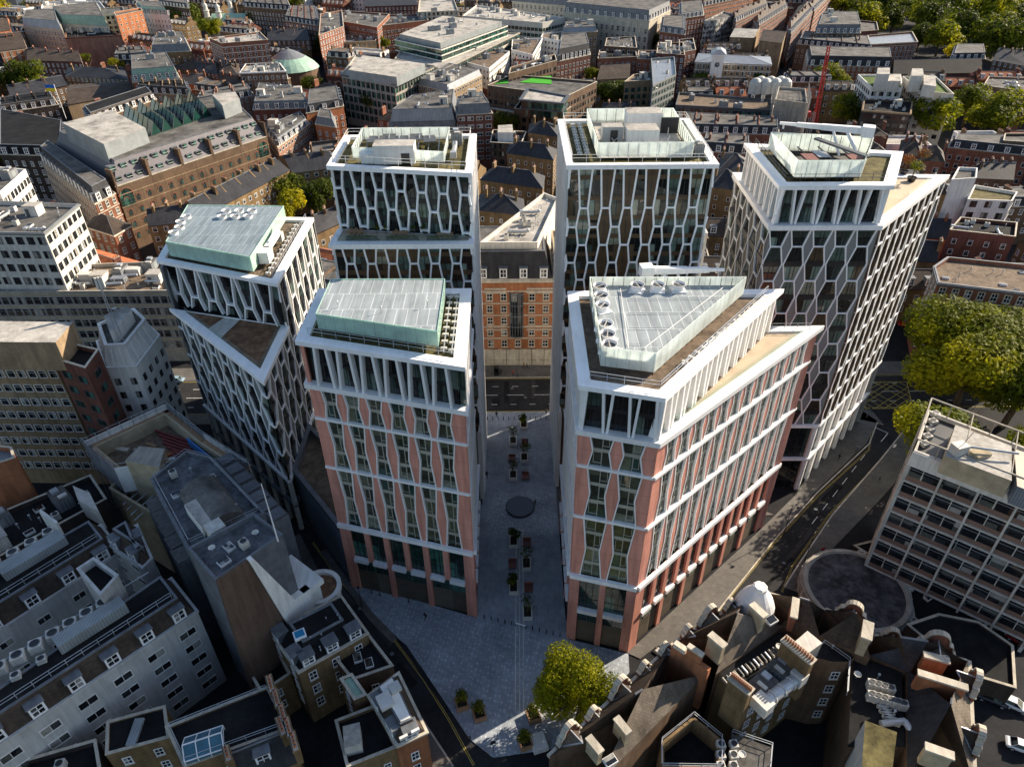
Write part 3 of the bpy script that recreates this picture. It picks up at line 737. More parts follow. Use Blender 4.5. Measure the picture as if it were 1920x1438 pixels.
for i in range(4): mb.tube((15+i*.6, 77+i*4, 54.8), (17+i*4.2, 77+i*4, 54.8), .04, steel, 4)
for a, b in (((15, 76), (16, 92)), ((17, 76), (31, 92))): mb.tube((*a, 54.85), (*b, 54.85), .05, white, 4)
mb.build('cable_guard', t5)
trays(t5, (22, 75.5), (38.5, 93.6), 52.4, 16); railing(t5, [inset(up5, 1.0)[0], inset(up5, 1.0)[1], inset(up5, 1.0)[2]], 52.9)

# --- left dark tower with a prow
t1 = thing('prow_tower', 'white and grey lattice tower with a pointed prow and brown triangular terrace', 'tower', (-55, 125, 0))
pl1 = [(-65.6, 120.1), (-41.5, 96.3), (-41.9, 143), (-69.5, 144)]
PR1 = [(13, .52), (16.2, .90), (19.4, .52), (22.7, .90), (25.95, .52), (29.2, .90), (32.4, .52), (35.7, .90), (38.9, .52), (45.2, .90), (51.5, .52)]
BK1 = [13, 19.4, 25.95, 32.4, 38.9, 51.5]; FL1 = [16.2, 22.7, 29.2, 35.7, 42.0]
fr, cl = MB(), MB(); kw = dict(sw=.24, depth=.05, rec=.2, floors=FL1, fmat=blackp, fh=.9, mull=(-.1, .3))
f = Fac(pl1[0], pl1[1]); p1 = f.L/7.5
lattice(t1, fr, cl, f, [f.L-p1*(1.3+i) for i in range(7)][::-1], p1, PR1, BK1, (13.2, 35.7), (0, f.L-.8*p1), greyp, GK, **kw)
kc = dict(kw, sw=.3, ledge=.5, depth=.14, endp=(True, False)); lattice(t1, fr, cl, f, [f.L], p1*1.6, PR1, BK1, (13.2, 35.7), (f.L-.8*p1, f.L), greyp, GT, **kc)
f2 = Fac(pl1[1], pl1[2])
lattice(t1, fr, cl, f2, [4.5*(1.3+i) for i in range(3)], 4.5, PR1, BK1, (13.2, 35.7), (3.6, 16.4), greyp, GK, **kw)
kc.update(endp=(False, True)); lattice(t1, fr, cl, f2, [0], 7.2, PR1, BK1, (13.2, 35.7), (0, 3.6), greyp, GT, **kc)
lattice(t1, fr, cl, f2, [4.5*(1.3+i) for i in range(2, 10)], 4.5, PR1, BK1, (13.2, 45.1), (16.4, f2.L), greyp, GK, **kw)
up1 = [(-66.4, 122.3), (-41.8, 112.6), (-42, 141.5), (-69.3, 143)]
f3 = Fac(up1[0], up1[1]); kw3 = dict(kw); kw3.update(sw=.28, depth=.1, rec=.6, poff=-.62)
lattice(t1, fr, cl, f3, [f3.L*(i+.5)/6.3 for i in range(6)], f3.L/6.3, [(36, .80), (38.9, .42), (45.2, .86), (51.5, .42)], [33.2, 38.9, 51.5], (36.3, 45.1), None, GK, GK, **kw3)
for ff, cs in ((f, [i*p1 for i in range(8)]), (f2, [2.0+i*4.1 for i in range(11)])):
    ff.rect(fr, 0, ff.L, 12.7, 13.3, -.4, .36, white); ff.rect(fr, 0, ff.L, 6.2, 6.8, -.4, .2, lead)
    us = [0]+[u+p1*.5 for u in cs if u+p1*.5 < ff.L-1]+[ff.L]
    for u in us: ff.rect(fr, max(0, u-.4), min(ff.L, u+.4), 0, 12.7, -.5, .1, acw)
    for a, b in zip(us, us[1:]): baywin(t1, ff, a+.4, b-.4, .2, 6.2, .45, GK, 1); baywin(t1, ff, a+.4, b-.4, 6.8, 12.7, .45, GK, 1)
body(t1, pl1, 0, 35.6, blackp, .9); body(t1, up1, 35.6, 45.1, blackp, 1.0)
mb = MB(); g = Fac(pl1[2], pl1[3]); g.rect(mb, 0, g.L, 0, 45, -.4, 0, greyp); g = Fac(pl1[3], pl1[0]); g.rect(mb, 0, g.L, 0, 45, -.4, 0, greyp); mb.build('back_wall', t1)
tri = [pl1[0], pl1[1], (-41.7, 113.3)]
mb = MB(); i3 = inset(tri, [1.2, 1.2, .1]); mb.ring(inset(tri, [-.45, -.45, 0]), i3, 35.6, 36.4, white); mb.build('ledge', t1)
brown = roofing('brown_terrace', (.17, .095, .055), patch=(.75, 1.9), scale=.55)
mb = MB(); mb.face([(*p, 36.2) for p in i3], brown); a, b = lerp(i3[0], i3[1], .33), lerp(i3[0], i3[1], .50); c, d = lerp(i3[0], i3[2], .58), lerp(i3[0], i3[2], .42)
mb.face([(*q, 36.22) for q in (a, b, c, d)], concw); mb.build('terrace_deck', t1)
mb = MB()
for q, r in ((i3[0], i3[1]), (i3[1], i3[2])): g = Fac(q, r); g.rect(mb, .1, g.L-.1, 36.4, 37.5, -.03, .03, clear)
mb.build('glass_balustrade', t1)
fr.build('lattice', t1); cl.build('cladding', t1); crown(t1, up1, 45.1, 46.0, roofmat=gravel, wid=1.0)
s1 = inset(up1, [1.5, 4.8, 1.6, 2.0]); screen(t1, s1, 45.5, 49.1, scr, brick('shaded_mesh_roof', (.22, .27, .30), (.19, .24, .27), (.40, .44, .46), 1.5, 4.5, .12, .5, .05), .6)  # mesh roof colour darkened to stand in for the neighbouring tower's shadow
for i in range(6): kit('cooling_fan', t1, -57.5+(i % 3)*2.6, 134.2+(i//3)*2.8, 48.3, i, (.95, .95, .8))
for i in range(4): kit('cooling_fan', t1, -64.2+.5*(i % 2)-.3*i, 126.5+i*2.6, 48.3, i, (.95, .95, .8))
trays(t1, (-44.2, 115.5), (-44.4, 139), 45.5, 12)
mb = MB((-45.6, 122, 46)); mb.box((-45.6, 121, 46), 1.9, 3.0, 2.2, white); mb.box((-45.6, 126, 47.3), 1.1, 8, .9, white); mb.box((-45.6, 130, 46), 1.6, 1.6, 1.6, acw); mb.tube((-45.6, 124, 48.3), (-45.6, 131, 48.7), .25, white, 6); mb.build('facade_cleaning_cradle', t1)
railing(t1, inset(up1, .8)[1:3], 46.0)

# --- right dark tower
t6 = thing('lattice_tower', 'white and grey lattice tower far right with planted terrace and roof crane', 'tower', (58, 118, 0))
pl6 = [(41.7, 106.5), (59.2, 106.2), (80.8, 128.4), (42.4, 130.7)]; up6 = [(42.0, 106.5), (58.9, 106.2), (67.2, 121.6), (42.4, 126.9)]
PR6 = [(17, .5)]
for k in range(6): PR6 += [(20.1+6.25*k, .93), (23.2+6.25*k, .5)]
PR6.append((57.6, .93)); PR6.append((60.7, .5)); BK6 = [17+6.25*k for k in range(7)]+[60.7]; FL6 = [20.1+6.25*k for k in range(7)]
fr, cl = MB(), MB(); kw = dict(sw=.2, depth=.06, rec=.22, floors=FL6, fmat=blackp, fh=1.0, mull=(-.1, .25))
f = Fac(pl6[0], pl6[1]); lattice(t6, fr, cl, f, [f.L*(i+.45)/5 for i in range(5)], f.L/5, PR6, BK6, (17.3, 57.6), None, greyp, GT, **kw)
fR = Fac(pl6[1], pl6[2]); kr = dict(kw); kr.update(depth=.34, rmat=bronze, sw=.24); lattice(t6, fr, cl, fR, [fR.L*(i+.5)/9 for i in range(9)], fR.L/9, [(z, min(.97, v*1.25)) for z, v in PR6], BK6, (17.3, 57.6), None, bronze, GK, **kr)
fL = Fac(pl6[3], pl6[0]); lattice(t6, fr, cl, fL, [fL.L*(i+.5)/5 for i in range(5)], fL.L/5, PR6, BK6, (17.3, 57.6), None, blackp, GK, **dict(kw, sw=.18, depth=.03))
for a, b, n in ((0, 1, 5), (1, 2, 5), (3, 0, 7)):
    g = Fac(up6[a], up6[b]); lattice(t6, fr, cl, g, [g.L*(i+.45)/n for i in range(n)], g.L/n, [(58, .86), (64.2, .52)], [58, 64.2], (58.4, 64.2), None, GK, GK, .32, .05, .9, (61.2,), blackp, .6, (-.3, 0, .35), blackp, poff=-.92)
for ff in (f, fR, fL):
    ff.rect(fr, 0, ff.L, 16.7, 17.3, -.4, .4, white); ff.rect(fr, 0, ff.L, 8.2, 8.7, -.4, .3, white)
n = 3
for ff, n in ((f, 3), (fR, 7), (fL, 5)):
    for i in range(n+1):
        u = ff.L*i/n; w = 1.0 if ff is not f else 1.5; ff.rect(fr, max(0, u-w/2), min(ff.L, u+w/2), 0, 16.7, -.6, .05, whitew if ff is f else white)
        if i < n: baywin(t6, ff, u+w/2, ff.L*(i+1)/n-w/2, .1, 8.2, .55, GK, 1); baywin(t6, ff, u+w/2, ff.L*(i+1)/n-w/2, 8.7, 16.7, .55, GK, 1)
body(t6, pl6, 0, 57.4, blackp, .9); body(t6, up6, 57.4, 64.2, blackp, 1.4)
mb = MB(); g = Fac(pl6[2], pl6[3]); g.rect(mb, 0, g.L, 0, 57.4, -.4, 0, greyp); mb.build('back_wall', t6)
mb = MB(); mb.ring(inset(pl6, -.45), inset(pl6, 1.3), 57.5, 58.3, white); mb.build('ledge', t6)
mb = MB(); mb.face([(*p, 58.05) for p in inset(pl6, 1.1)], decking); mb.build('terrace_deck', t6)
i6 = inset(pl6, 1.0); mb = MB()
for a, b in ((1, 2), (3, 0)): g = Fac(i6[a], i6[b]); g.rect(mb, 14 if a == 1 else .2, g.L-.2, 58.3, 59.5, -.03, .03, clear)
mb.build('glass_balustrade', t6)
fr.build('lattice', t6); cl.build('cladding', t6); crown(t6, up6, 64.2, 65.1, over=.5, roofmat=sedum, wid=1.2)
s6 = inset(up6, [2.3, 4.6, 2.6, 2.6]); screen(t6, s6, 64.6, 67.9, scrw, None, .6)
mb = MB(); mb.face([(*p, 65.0) for p in inset(s6, .2)], feltd); mb.build('plant_deck', t6)
mb = MB()
for i in range(5): q = centroid(s6); mb.box((q[0]-5+i*2.4, q[1]-2+1.4*(i % 3), 66.4), 2.0, 3.2, .12, [felt, redt, steel][i % 3])
for i in range(4): mb.box((q[0]-6+i*3.5, q[1]+1, 66.1), .14, 9, .2, dkgrey)
mb.box((q[0]+2.5, q[1], 67.6), 1.0, 11, .3, dkgrey, .45); mb.build('plant_gantry', t6)
for i in range(3): kit('air_conditioner', t6, q[0]-4+i*3, q[1]-3, 65.0, i)
railing(t6, inset(up6, .9)[:2], 65.1, mat=dkgrey); railing(t6, [inset(up6, .9)[3], inset(up6, .9)[0]], 65.1, mat=dkgrey)

# --- back pair
def honey(root, fr, cl, f, n, lv, zr, ur=None, glf=None, fmat=bronze, e=.74, sw=.27, depth=.07, fl=None, off_=.5, rec=.16, **k):
    s = f.L/n; p = 2*s; w = 2-e
    fe = e/2; fw = w/2
    for par in (0, 1):
        prof = [(z, fe if (i+par) % 2 == 0 else fw) for i, z in enumerate(lv)]
        br = [z for i, z in enumerate(lv) if (i+par) % 2 == 0]
        if br[0] > zr[0]+.1: br = [2*lv[0]-lv[1]]+br; prof = [(2*lv[0]-lv[1], fe)]+prof
        if br[-1] < zr[1]-.1: br = br+[2*lv[-1]-lv[-2]]; prof = prof+[(2*lv[-1]-lv[-2], fe)]
        cs = [s*(i+off_) for i in range(-1, n+2) if i % 2 == par]
        lattice(root, fr, cl, f, cs, p, prof, br, zr, ur, greyp, (lambda ci, bi, par=par: glf(par, ci, bi)) if glf else GT, sw, depth, rec, fl or [(a+b)/2 for a, b in zip(lv, lv[1:])], fmat, k.get('fh', .8), k.get('mull', (0.,)), blackp, False, par == 0)
t3 = thing('lattice_tower', 'white lattice tower with a furnished roof terrace half way up its front', 'tower', (-17, 112, 0))
pl3 = [(-28.5, 104.4), (-6.2, 104.1), (-6.2, 125), (-28.5, 125)]; up3 = [(-28.2, 109.8), (-6.2, 105.8), (-6.2, 125), (-28.3, 125)]
fr, cl = MB(), MB(); lv = [56.4-3.2*k for k in range(13)][::-1]
gl3 = lambda par, ci, bi: bronze if (par == 1 and ci in (2, 3, 4)) else GT
f = Fac(pl3[0], pl3[1]); honey(t3, fr, cl, f, 13, lv, (18, 56.2), glf=gl3)
f = Fac(up3[0], up3[1]); honey(t3, fr, cl, f, 13, [57.6, 60.8, 63.9, 67.1], (57.2, 66.9), glf=lambda a, b, c: GK, fmat=blackp, rec=.45, depth=.06, sw=.3, mull=(-.2, .2))
f = Fac(pl3[1], pl3[2]); honey(t3, fr, cl, f, 12, lv, (18, 56.2), glf=lambda a, b, c: bronze); honey(t3, fr, cl, f, 12, [57.6, 60.8, 63.9, 67.1], (56.2, 66.9), ur=(1.8, f.L), glf=lambda a, b, c: bronze)
body(t3, pl3, 0, 56, blackp, .9); body(t3, up3, 56, 67, blackp, 1.2)
mb = MB(); g = Fac(pl3[1], pl3[2])
g.rect(mb, 0, g.L, 0, 18, -.5, .3, whitew); g = Fac(pl3[0], pl3[1]); g.rect(mb, 0, g.L, 0, 18, -.6, -.02, greyp)
for a, b in ((2, 3), (3, 0)): g = Fac(pl3[a], pl3[b]); g.rect(mb, 0, g.L, 0, 56.2, -.4, 0, whitew); g = Fac(up3[a], up3[b]); g.rect(mb, 0, g.L, 56.2, 67, -.4, 0, whitew)
mb.build('side_wall', t3)
def fins(root, f, z0, z1, step, ur=None):
    mb = MB(); u = (ur or (0, 0))[0]
    while u < (ur or (0, f.L))[1]: f.rect(mb, u, u+.18, z0, z1, -.1, .42, white); u += step
    mb.build('white_fins', root)
fins(t3, Fac(pl3[1], pl3[2]), 0, 66.9, 1.5, (2, 20.5))
mb = MB(); tr3 = [pl3[0], pl3[1], (-6.2, 106.5), (-28.2, 110.2)]; mb.ring(inset(tr3, [-.5, -.4, 0, -.4]), inset(tr3, [.9, .5, .1, .6]), 56.0, 56.8, white); mb.build('ledge', t3)
mb = MB(); mb.face([(*p, 56.7) for p in inset(tr3, [.8, .4, -.5, .4])], plain('terrace_tiles', (.46, .37, .28), .8, .25, .8)); mb.build('terrace_deck', t3)
mb = MB(); g = Fac(inset(tr3, .7)[0], inset(tr3, .7)[1]); g.rect(mb, .1, g.L-.1, 56.8, 58.0, -.03, .03, clear); mb.build('glass_balustrade', t3)
fr.build('lattice', t3); crown(t3, up3, 66.9, 67.8, roofmat=sedum, wid=.7)
s3 = inset(up3, [3.4, 4.0, 1.8, 3.2])
screen(t3, s3, 67.3, 69.4, scrw, None, .4)
mb = MB(); c3 = centroid(s3); mb.box((c3[0]-.5, c3[1]-5.2, 67.3), 6.4, 3.2, 2.9, whitec, 0, feltl); mb.build('plant_room', t3); mb = MB(); mb.box((c3[0]+1.3, c3[1]-6.85, 67.3), 1.3, .1, 1.7, blackp); mb.build('door', t3); mb = MB(); mb.box((c3[0]-4.8, c3[1]-5.4, 67.3), 2.0, 2.0, 1.6, whitec); mb.build('plant_box', t3)
mb = MB()
for i in range(5): mb.box((c3[0]-5+i*2.3, c3[1]+2.5+(i % 2), 68.4), 2.2, 3.6, .12, dkgrey, .05*i)
for i in range(8): mb.tube((c3[0]-6+i*1.7, c3[1]-1, 67.3), (c3[0]-6+i*1.7, c3[1]+4, 68.9), .08, steel, 5)
mb.build('plant_gantry', t3)
kit('plant_unit', t3, -8.9, 121, 67.3, pi/2, (.6, .7, .8)); kit('duct', t3, -9, 115.5, 67.3, pi/2)
railing(t3, inset(up3, .5), 67.8, closed=True, mat=whitew)

t4 = thing('lattice_tower', 'white lattice tower with bronze panels and flat top behind the wedge shaped tower', 'tower', (20, 118, 0))
pl4 = [(9.1, 107.6), (31.6, 107.5), (32.2, 132.0), (9.2, 132.1)]
fr, cl = MB(), MB(); lv = [60.95-3.17*k for k in range(14)][::-1]+[67.5]
gl4 = lambda par, ci, bi: bronze if (par == 1 and ci in (2, 3, 4)) else GT
f = Fac(pl4[0], pl4[1]); honey(t4, fr, cl, f, 13, lv, (19.8, 67.3), glf=gl4, fl=[59.3-3.17*k for k in range(14)]+[62.6, 65.9], fh=.7)
f = Fac(pl4[3], pl4[0]); honey(t4, fr, cl, f, 13, lv, (19.8, 67.3), glf=lambda a, b, c: bronze)
body(t4, pl4, 0, 67, blackp, .9)
mb = MB(); g = Fac(pl4[3], pl4[0]); g.rect(mb, 0, g.L, 0, 19.8, -.5, .3, whitew); g = Fac(pl4[0], pl4[1]); g.rect(mb, 0, g.L, 0, 19.8, -.6, -.02, bronze)
for a, b in ((1, 2), (2, 3)): g = Fac(pl4[a], pl4[b]); g.rect(mb, 0, g.L, 0, 67.3, -.4, 0, whitew)
mb.build('side_wall', t4); fins(t4, Fac(pl4[3], pl4[0]), 0, 67.2, 1.5, (.3, 24.2))
fr.build('lattice', t4); crown(t4, pl4, 67.3, 68.2, roofmat=sedum, wid=.7)
s4 = inset(pl4, [3.2, 3.0, 1.6, 4.6]); screen(t4, s4, 67.7, 70.3, scrw, None, .4)
mb = MB(); mb.face([(*p, 67.9) for p in inset(s4, .2)], feltl); mb.build('plant_deck', t4)
c4 = centroid(s4)
for nm_, x, y, z, w, d, h, m_, tp in (('plant_room', .2, -3, 0, 5.2, 4, 2.8, whitec, feltl), ('plant_room', -4.4, -1.5, 0, 3.4, 2.5, 2.7, steel, feltl), ('door', -4.2, -2.82, 0, 1.2, .1, 2.2, blackp, blackp), ('plant_room', 2, 6.5, 0, 6, 4, 2.9, whitec, feltl), ('louvre_wall', 6, 3, 0, 3, .3, 2.6, blackp, blackp)):
    mb = MB((c4[0]+x, c4[1]+y, 67.9)); mb.box((c4[0]+x, c4[1]+y, 67.9), w, d, h, m_, 0, tp); mb.build(nm_, t4)
mb = MB(); q = R.uniform
for i in range(26):
    x, y = c4[0]+R.uniform(-6, 6), c4[1]+R.uniform(-6, 4); mb.tube((x, y, 68), (x+R.uniform(-1.5, 1.5), y+R.uniform(-1, 1), 68+R.uniform(.3, 1.8)), .07, steel, 5)
mb.build('pipework', t4)
trays(t4, (11.2, 112.5), (11.3, 130), 67.7, 11); trays(t4, (12.4, 112.5), (12.5, 130), 67.7, 11)
kit('duct', t4, 29.6, 118, 67.7, pi/2); kit('plant_unit', t4, 30, 113, 67.7, pi/2, (.5, .6, .7)); railing(t4, inset(pl4, .5), 68.2, closed=True, mat=whitew)
# link block between the prow tower and the left salmon tower
lk_ = thing('link_block', 'low ribbed blue grey block with roof garden between prow tower and salmon tower', 'building', (-36, 95, 0))
lp = [(-41.3, 98.6), (-29.5, 83.6), (-29.4, 99), (-41.4, 112)]
mb = MB(); mb.prism(lp, 0, 12.6, corr, gravel); mb.build('wall', lk_)
mb = MB(); mb.ring(inset(lp, -.15), inset(lp, .7), 12.6, 14, lead); mb.build('parapet', lk_)
mb = MB(); mb.prism(inset([(-37, 104), (-29.6, 94), (-29.6, 99), (-36, 108)], .3), 12.6, 13.2, concw, grassm); mb.build('roof_garden', lk_)

# worn patches, covers and kerbs
kl = [P(*q) for q in ((1645, 792), (1630, 832), (1534, 922), (1453, 1011), (1342, 1151), (1284, 1212), (1263, 1224), (1230, 1214))]
line('kerb', kl, .28, stone, .126); line('kerb', [P(*q) for q in ((1700, 801), (1650, 863), (1560, 966), (1496, 1060), (1471, 1100))], .28, stone, .126)
line('kerb', [P(*q) for q in ((620, 1116), (700, 1226), (790, 1346), (850, 1437))], .28, stone, .126); line('kerb', [(-60, 133.1), (80, 133.0)], .28, stone, .14); line('kerb', [(-60, 147.4), (80, 147.3)], .28, stone, .126)
patchm = roofing('asphalt_patch', (.05, .048, .046), patch=(.7, 1.3), scale=.5); patchd = roofing('tar_patch', (.014, .014, .015), patch=(.7, 1.5), scale=.5)
for i, (x, y, w, l, a) in enumerate(((1560, 925, 1.6, 7, .75), (1500, 1020, .9, 11, .8), (1400, 1130, 2.4, 4, .75), (1590, 870, 1, 6, .8), (1450, 1085, .7, 14, .75), (640, 1105, .8, 9, -.85), (760, 1265, 1.4, 5, -.85), (700, 1165, .6, 12, -.9), (950, 735, 1.2, 9, 1.57), (1000, 715, .8, 14, 1.55), (930, 755, 2, 3, 1.57), (1320, 1235, 1.2, 6, .7))):
    c = P(x, y); u, v = (cos(a), sin(a)), (-sin(a), cos(a)); sheet('road_patch', [(c[0]+u[0]*p*l/2+v[0]*q*w/2, c[1]+u[1]*p*l/2+v[1]*q*w/2) for p, q in ((-1, -1), (1, -1), (1, 1), (-1, 1))], .011+.0004*i, patchm if i % 2 else patchd)
for x, y in ((1530, 955), (1470, 1055), (1395, 1150), (960, 728), (985, 745), (735, 1225), (675, 1140)):
    c = P(x, y); mb = MB((*c, 0)); mb.lathe((*c, .006), [(.36, 0), (.36, .014)], lead, 14); tag(mb.build('manhole_cover'), kind='structure')
# ---------------------------------------------------------------- general building
WALLS = {'red': redb, 'dred': dred, 'ora': orab, 'bro': brob, 'yel': yelb, 'tan': tanb, 'dark': darb, 'pnk': pnkb, 'white': whitew, 'conc': conc, 'concw': concw, 'stone': stone, 'grey': greyp, 'lead': lead, 'buff': buff, 'dk': dkgrey, 'hotel': hotelw, 'whitec': whitec}
ROOFS = {'felt': felt, 'feltd': feltd, 'feltl': feltl, 'gravel': gravel, 'slate': slate, 'slateb': slateb, 'slatel': slatel, 'lead': lead, 'clay': clay, 'copper': copper, 'grass': grassm, 'zinc': standl, 'sedum': sedum, 'mauve': mauve, 'feltm': roofing('grey_lead_roof', (.10, .105, .115), patch=(.45, 1.7), scale=.3)}
FOOT = []
def bld(label, poly, h, wall='bro', roof='flat', rmat=None, win=('sash', 1.15, 1.8), bay=2.9, sh=3.2, z0=3.4, mh=3.4, rh=4.2, dorm=0, chim=0, kitn=0, band=None, cat='building', name=None, par=.9, seed=None, group=None, trim=None, wedges=None, skip=(), kinds=None, wz=.75, pilaster=False, minb=1, kzoff=0, base=None, ml=1.3):
    rr = random.Random(seed if seed is not None else label)
    poly = ccw(poly); FOOT.append(poly); cx, cy = centroid(poly); W = WALLS[wall]; n = len(poly)
    name = name or {'red': 'brick_building', 'dred': 'brick_building', 'bro': 'brick_building', 'yel': 'brick_terrace', 'ora': 'brick_building'}.get(wall, 'building')
    t = thing(name, label, cat, (cx, cy, 0), group)
    mb = MB(); top = h if roof != 'flat' else h
    mb.prism(poly, 0, h if roof != 'flat' else h-.02, W, False, False)
    if roof == 'gable':                                   # ridge parallel to edge 0
        a, b, c, d = poly[:4]; r0, r1 = lerp(a, d, .5), lerp(b, c, .5)
        mb.face([(*b, h), (*c, h), (*r1, h+rh)], W); mb.face([(*d, h), (*a, h), (*r0, h+rh)], W)
    if band:
        BM = WALLS[band]; k = 0; o = inset(poly, -.12)
        for z in [z0+sh*i-.15 for i in range(1, int((h-z0)/sh)+1)]+([z0-.3] if z0 > 3 else []): mb.ring(o, poly, z, z+.3, BM)
    if trim: mb.ring(inset(poly, -.35), poly, h-.55, h-.05, WALLS[trim])
    if base: mb.ring(inset(poly, -.1), poly, 0, base[1], WALLS[base[0]])
    mb.build('wall', t)
    cm = WALLS.get(trim) or (stone if W in (redb, dred, brob, yelb, tanb, orab, pnkb, darb) else W)
    mb = MB(); RM = ROOFS[rmat] if rmat else {'flat': felt, 'mansard': slate, 'gable': slate, 'hip': slate}[roof]
    rz = h
    if roof == 'flat':
        i = inset(poly, .35); mb.ring(inset(poly, -.06), i, h-.02, h+.1, cm)
        for k in range(n): a, b = i[k], i[(k+1) % n]; mb.face(((*b, h-par), (*a, h-par), (*a, h), (*b, h)), W)
        mb.face([(*p, h-par) for p in i], RM); rz = h-par
    elif roof == 'mansard':
        e, u = inset(poly, .25), inset(poly, ml)
        mb.ring(inset(poly, -.15), e, h-.02, h+.3, cm)
        for k in range(n): mb.face(((*e[k], h+.1), (*e[(k+1) % n], h+.1), (*u[(k+1) % n], h+mh), (*u[k], h+mh)), RM)
        mb.ring(inset(u, -.1), inset(u, .25), h+mh-.03, h+mh+.2, lead); mb.face([(*p, h+mh) for p in u], feltd if RM in (feltd, slateb) else felt); rz = h+mh
    elif roof == 'gable':
        a, b, c, d = poly[:4]; r0, r1 = lerp(a, d, .5), lerp(b, c, .5); ov = .35; T = .16
        def sl(p, q, r, s):      # eave p-q, ridge r-s
            l = hypot(p[0]-s[0], p[1]-s[1]); ex = (1+ov/l)
            p2, q2 = lerp(s, p, ex), lerp(r, q, ex); zz = h-ov/l*rh
            lo = [(*p2, zz), (*q2, zz), (*r, h+rh), (*s, h+rh)]; mb.hexa(lo, [(x, y, z+T) for x, y, z in lo], RM)
        sl(a, b, r1, r0); sl(c, d, r0, r1); mb.tube((*r0, h+rh+T), (*r1, h+rh+T), .14, lead, 5); rz = h+rh*.5
    elif roof == 'hip':
        a, b, c, d = poly[:4]; m = .5; w = hypot(d[0]-a[0], d[1]-a[1]); L = hypot(b[0]-a[0], b[1]-a[1]); k = min(.45, w*.5/L)
        r0, r1 = lerp(lerp(a, d, .5), lerp(b, c, .5), k), lerp(lerp(a, d, .5), lerp(b, c, .5), 1-k); e = inset(poly[:4], -.3)
        Z = lambda p: (*p, h-.05); R_ = lambda p: (*p, h+rh)
        for q in ((Z(e[0]), Z(e[1]), R_(r1), R_(r0)), (Z(e[1]), Z(e[2]), R_(r1)), (Z(e[2]), Z(e[3]), R_(r0), R_(r1)), (Z(e[3]), Z(e[0]), R_(r0))): mb.face(q, RM)
        mb.face([Z(p) for p in e][::-1], RM)
        for q, p in ((e[0], r0), (e[1], r1), (e[2], r1), (e[3], r0)): mb.tube(Z(q), R_(p), .1, lead, 4)
        mb.tube(R_(r0), R_(r1), .12, lead, 4); rz = h+rh*.5
    mb.build('roof', t)
    # windows of the walls that can be seen
    wins = []; edges = wedges if wedges is not None else [k for k in range(n) if faces_cam(poly[k], poly[(k+1) % n])]
    for k in edges:
        if k in skip: continue
        f = Fac(poly[k], poly[(k+1) % n]); ang = atan2(f.d[1], f.d[0])
        nb = int((f.L-.6)/bay); 
        if nb < minb or not win: continue
        for s in range(max(1, int((h-z0+.5)/sh))):
            z = z0+s*sh+wz
            if z+win[2] > h-.25: continue
            for i in range(nb):
                u = f.L*(i+.5)/nb; x, y, _ = f.w(u, 0, 0); q = pix((x, y, z))
                wins.append((win[1]*win[2]/q[2]**2*(1 if -60 < q[0] < 1980 and -60 < q[1] < 1500 else 1e-6), x, y, z, ang, win))
        if pilaster:
            pm = MB()
            for i in range(nb+1): u = f.L*i/nb; f.rect(pm, max(0, u-.25), min(f.L, u+.25), .1, h-.6, -.02, .28, WALLS[pilaster])
            pm.build('pier', t)
        if dorm and roof in ('mansard', 'gable'):
            nd = int(f.L/dorm)
            if roof == 'gable' and k % 2: nd = 0
            for i in range(nd):
                u = f.L*(i+.5)/nd; dd = -.25 if roof == 'mansard' else -.9; x, y, _ = f.w(u, 0, dd)
                dz = h+(.35 if roof == 'mansard' else .5); near = hypot(cx, cy) < 125; sc_ = (1, 1, min(1.25, mh/3.2) if roof == 'mansard' else 1)
                dm = put(proto('dormer near' if near else 'dormer', lambda mb: dormer(mb, not near)), 'dormer', t, x, y, dz, ang, sc_)
                if near: wn_ = bpy.data.objects.new('window', proto('dormer window', dormwin)); COL.objects.link(wn_); wn_.parent = dm
    wins.sort(key=lambda w: -w[0])
    for _, x, y, z, ang, wn in wins[:100]: put(win_mesh(wn[1], wn[2], wn[0]), 'window', t, x, y, z, ang)
    if len(wins) > 100:
        mb = MB(); src = win_mesh(*win[1:], win[0])
        vs = [v.co.copy() for v in src.vertices]; ms = list(src.materials); fs = [(tuple(p.vertices), ms[p.material_index]) for p in src.polygons]
        for _, x, y, z, ang, wn in wins[100:]:
            ca, sa = cos(ang), sin(ang); q = [(x+v.x*ca-v.y*sa, y+v.x*sa+v.y*ca, z+v.z) for v in vs]
            for ix, m in fs: mb.face([q[j] for j in ix], m)
        o = mb.build('window', t); tag(o, kind='stuff')
    if roof in ('gable', 'mansard') and chim:
        a, b, c, d = poly[:4]; L = hypot(b[0]-a[0], b[1]-a[1]); k = int(L/7.5); mb = MB((*a, h))
        for i in range(1, k):
            p, q = lerp(a, b, i/k), lerp(d, c, i/k); ux, uy = (b[0]-a[0])/L*.2, (b[1]-a[1])/L*.2
            if roof == 'gable': pr_ = [(p, h-.2), (lerp(p, q, .5), h+rh+.25), (q, h-.2)]; pr_ = [(*v, z) for v, z in pr_]+[(*lerp(p, q, .85), h-.3), (*lerp(p, q, .15), h-.3)]
            else: w_ = hypot(q[0]-p[0], q[1]-p[1]); e_ = min(.4, (ml+.2)/w_); pr_ = [(*p, h), (*lerp(p, q, e_), h+mh+.4), (*lerp(p, q, 1-e_), h+mh+.4), (*q, h), (*lerp(p, q, .5), h-.3)]
            pr_ = [(x, y, z+.12) for x, y, z in pr_]
            mb.hexa([(x-ux, y-uy, z) for x, y, z in pr_], [(x+ux, y+uy, z) for x, y, z in pr_], W)
        if k > 1: mb.build('party_wall', t)
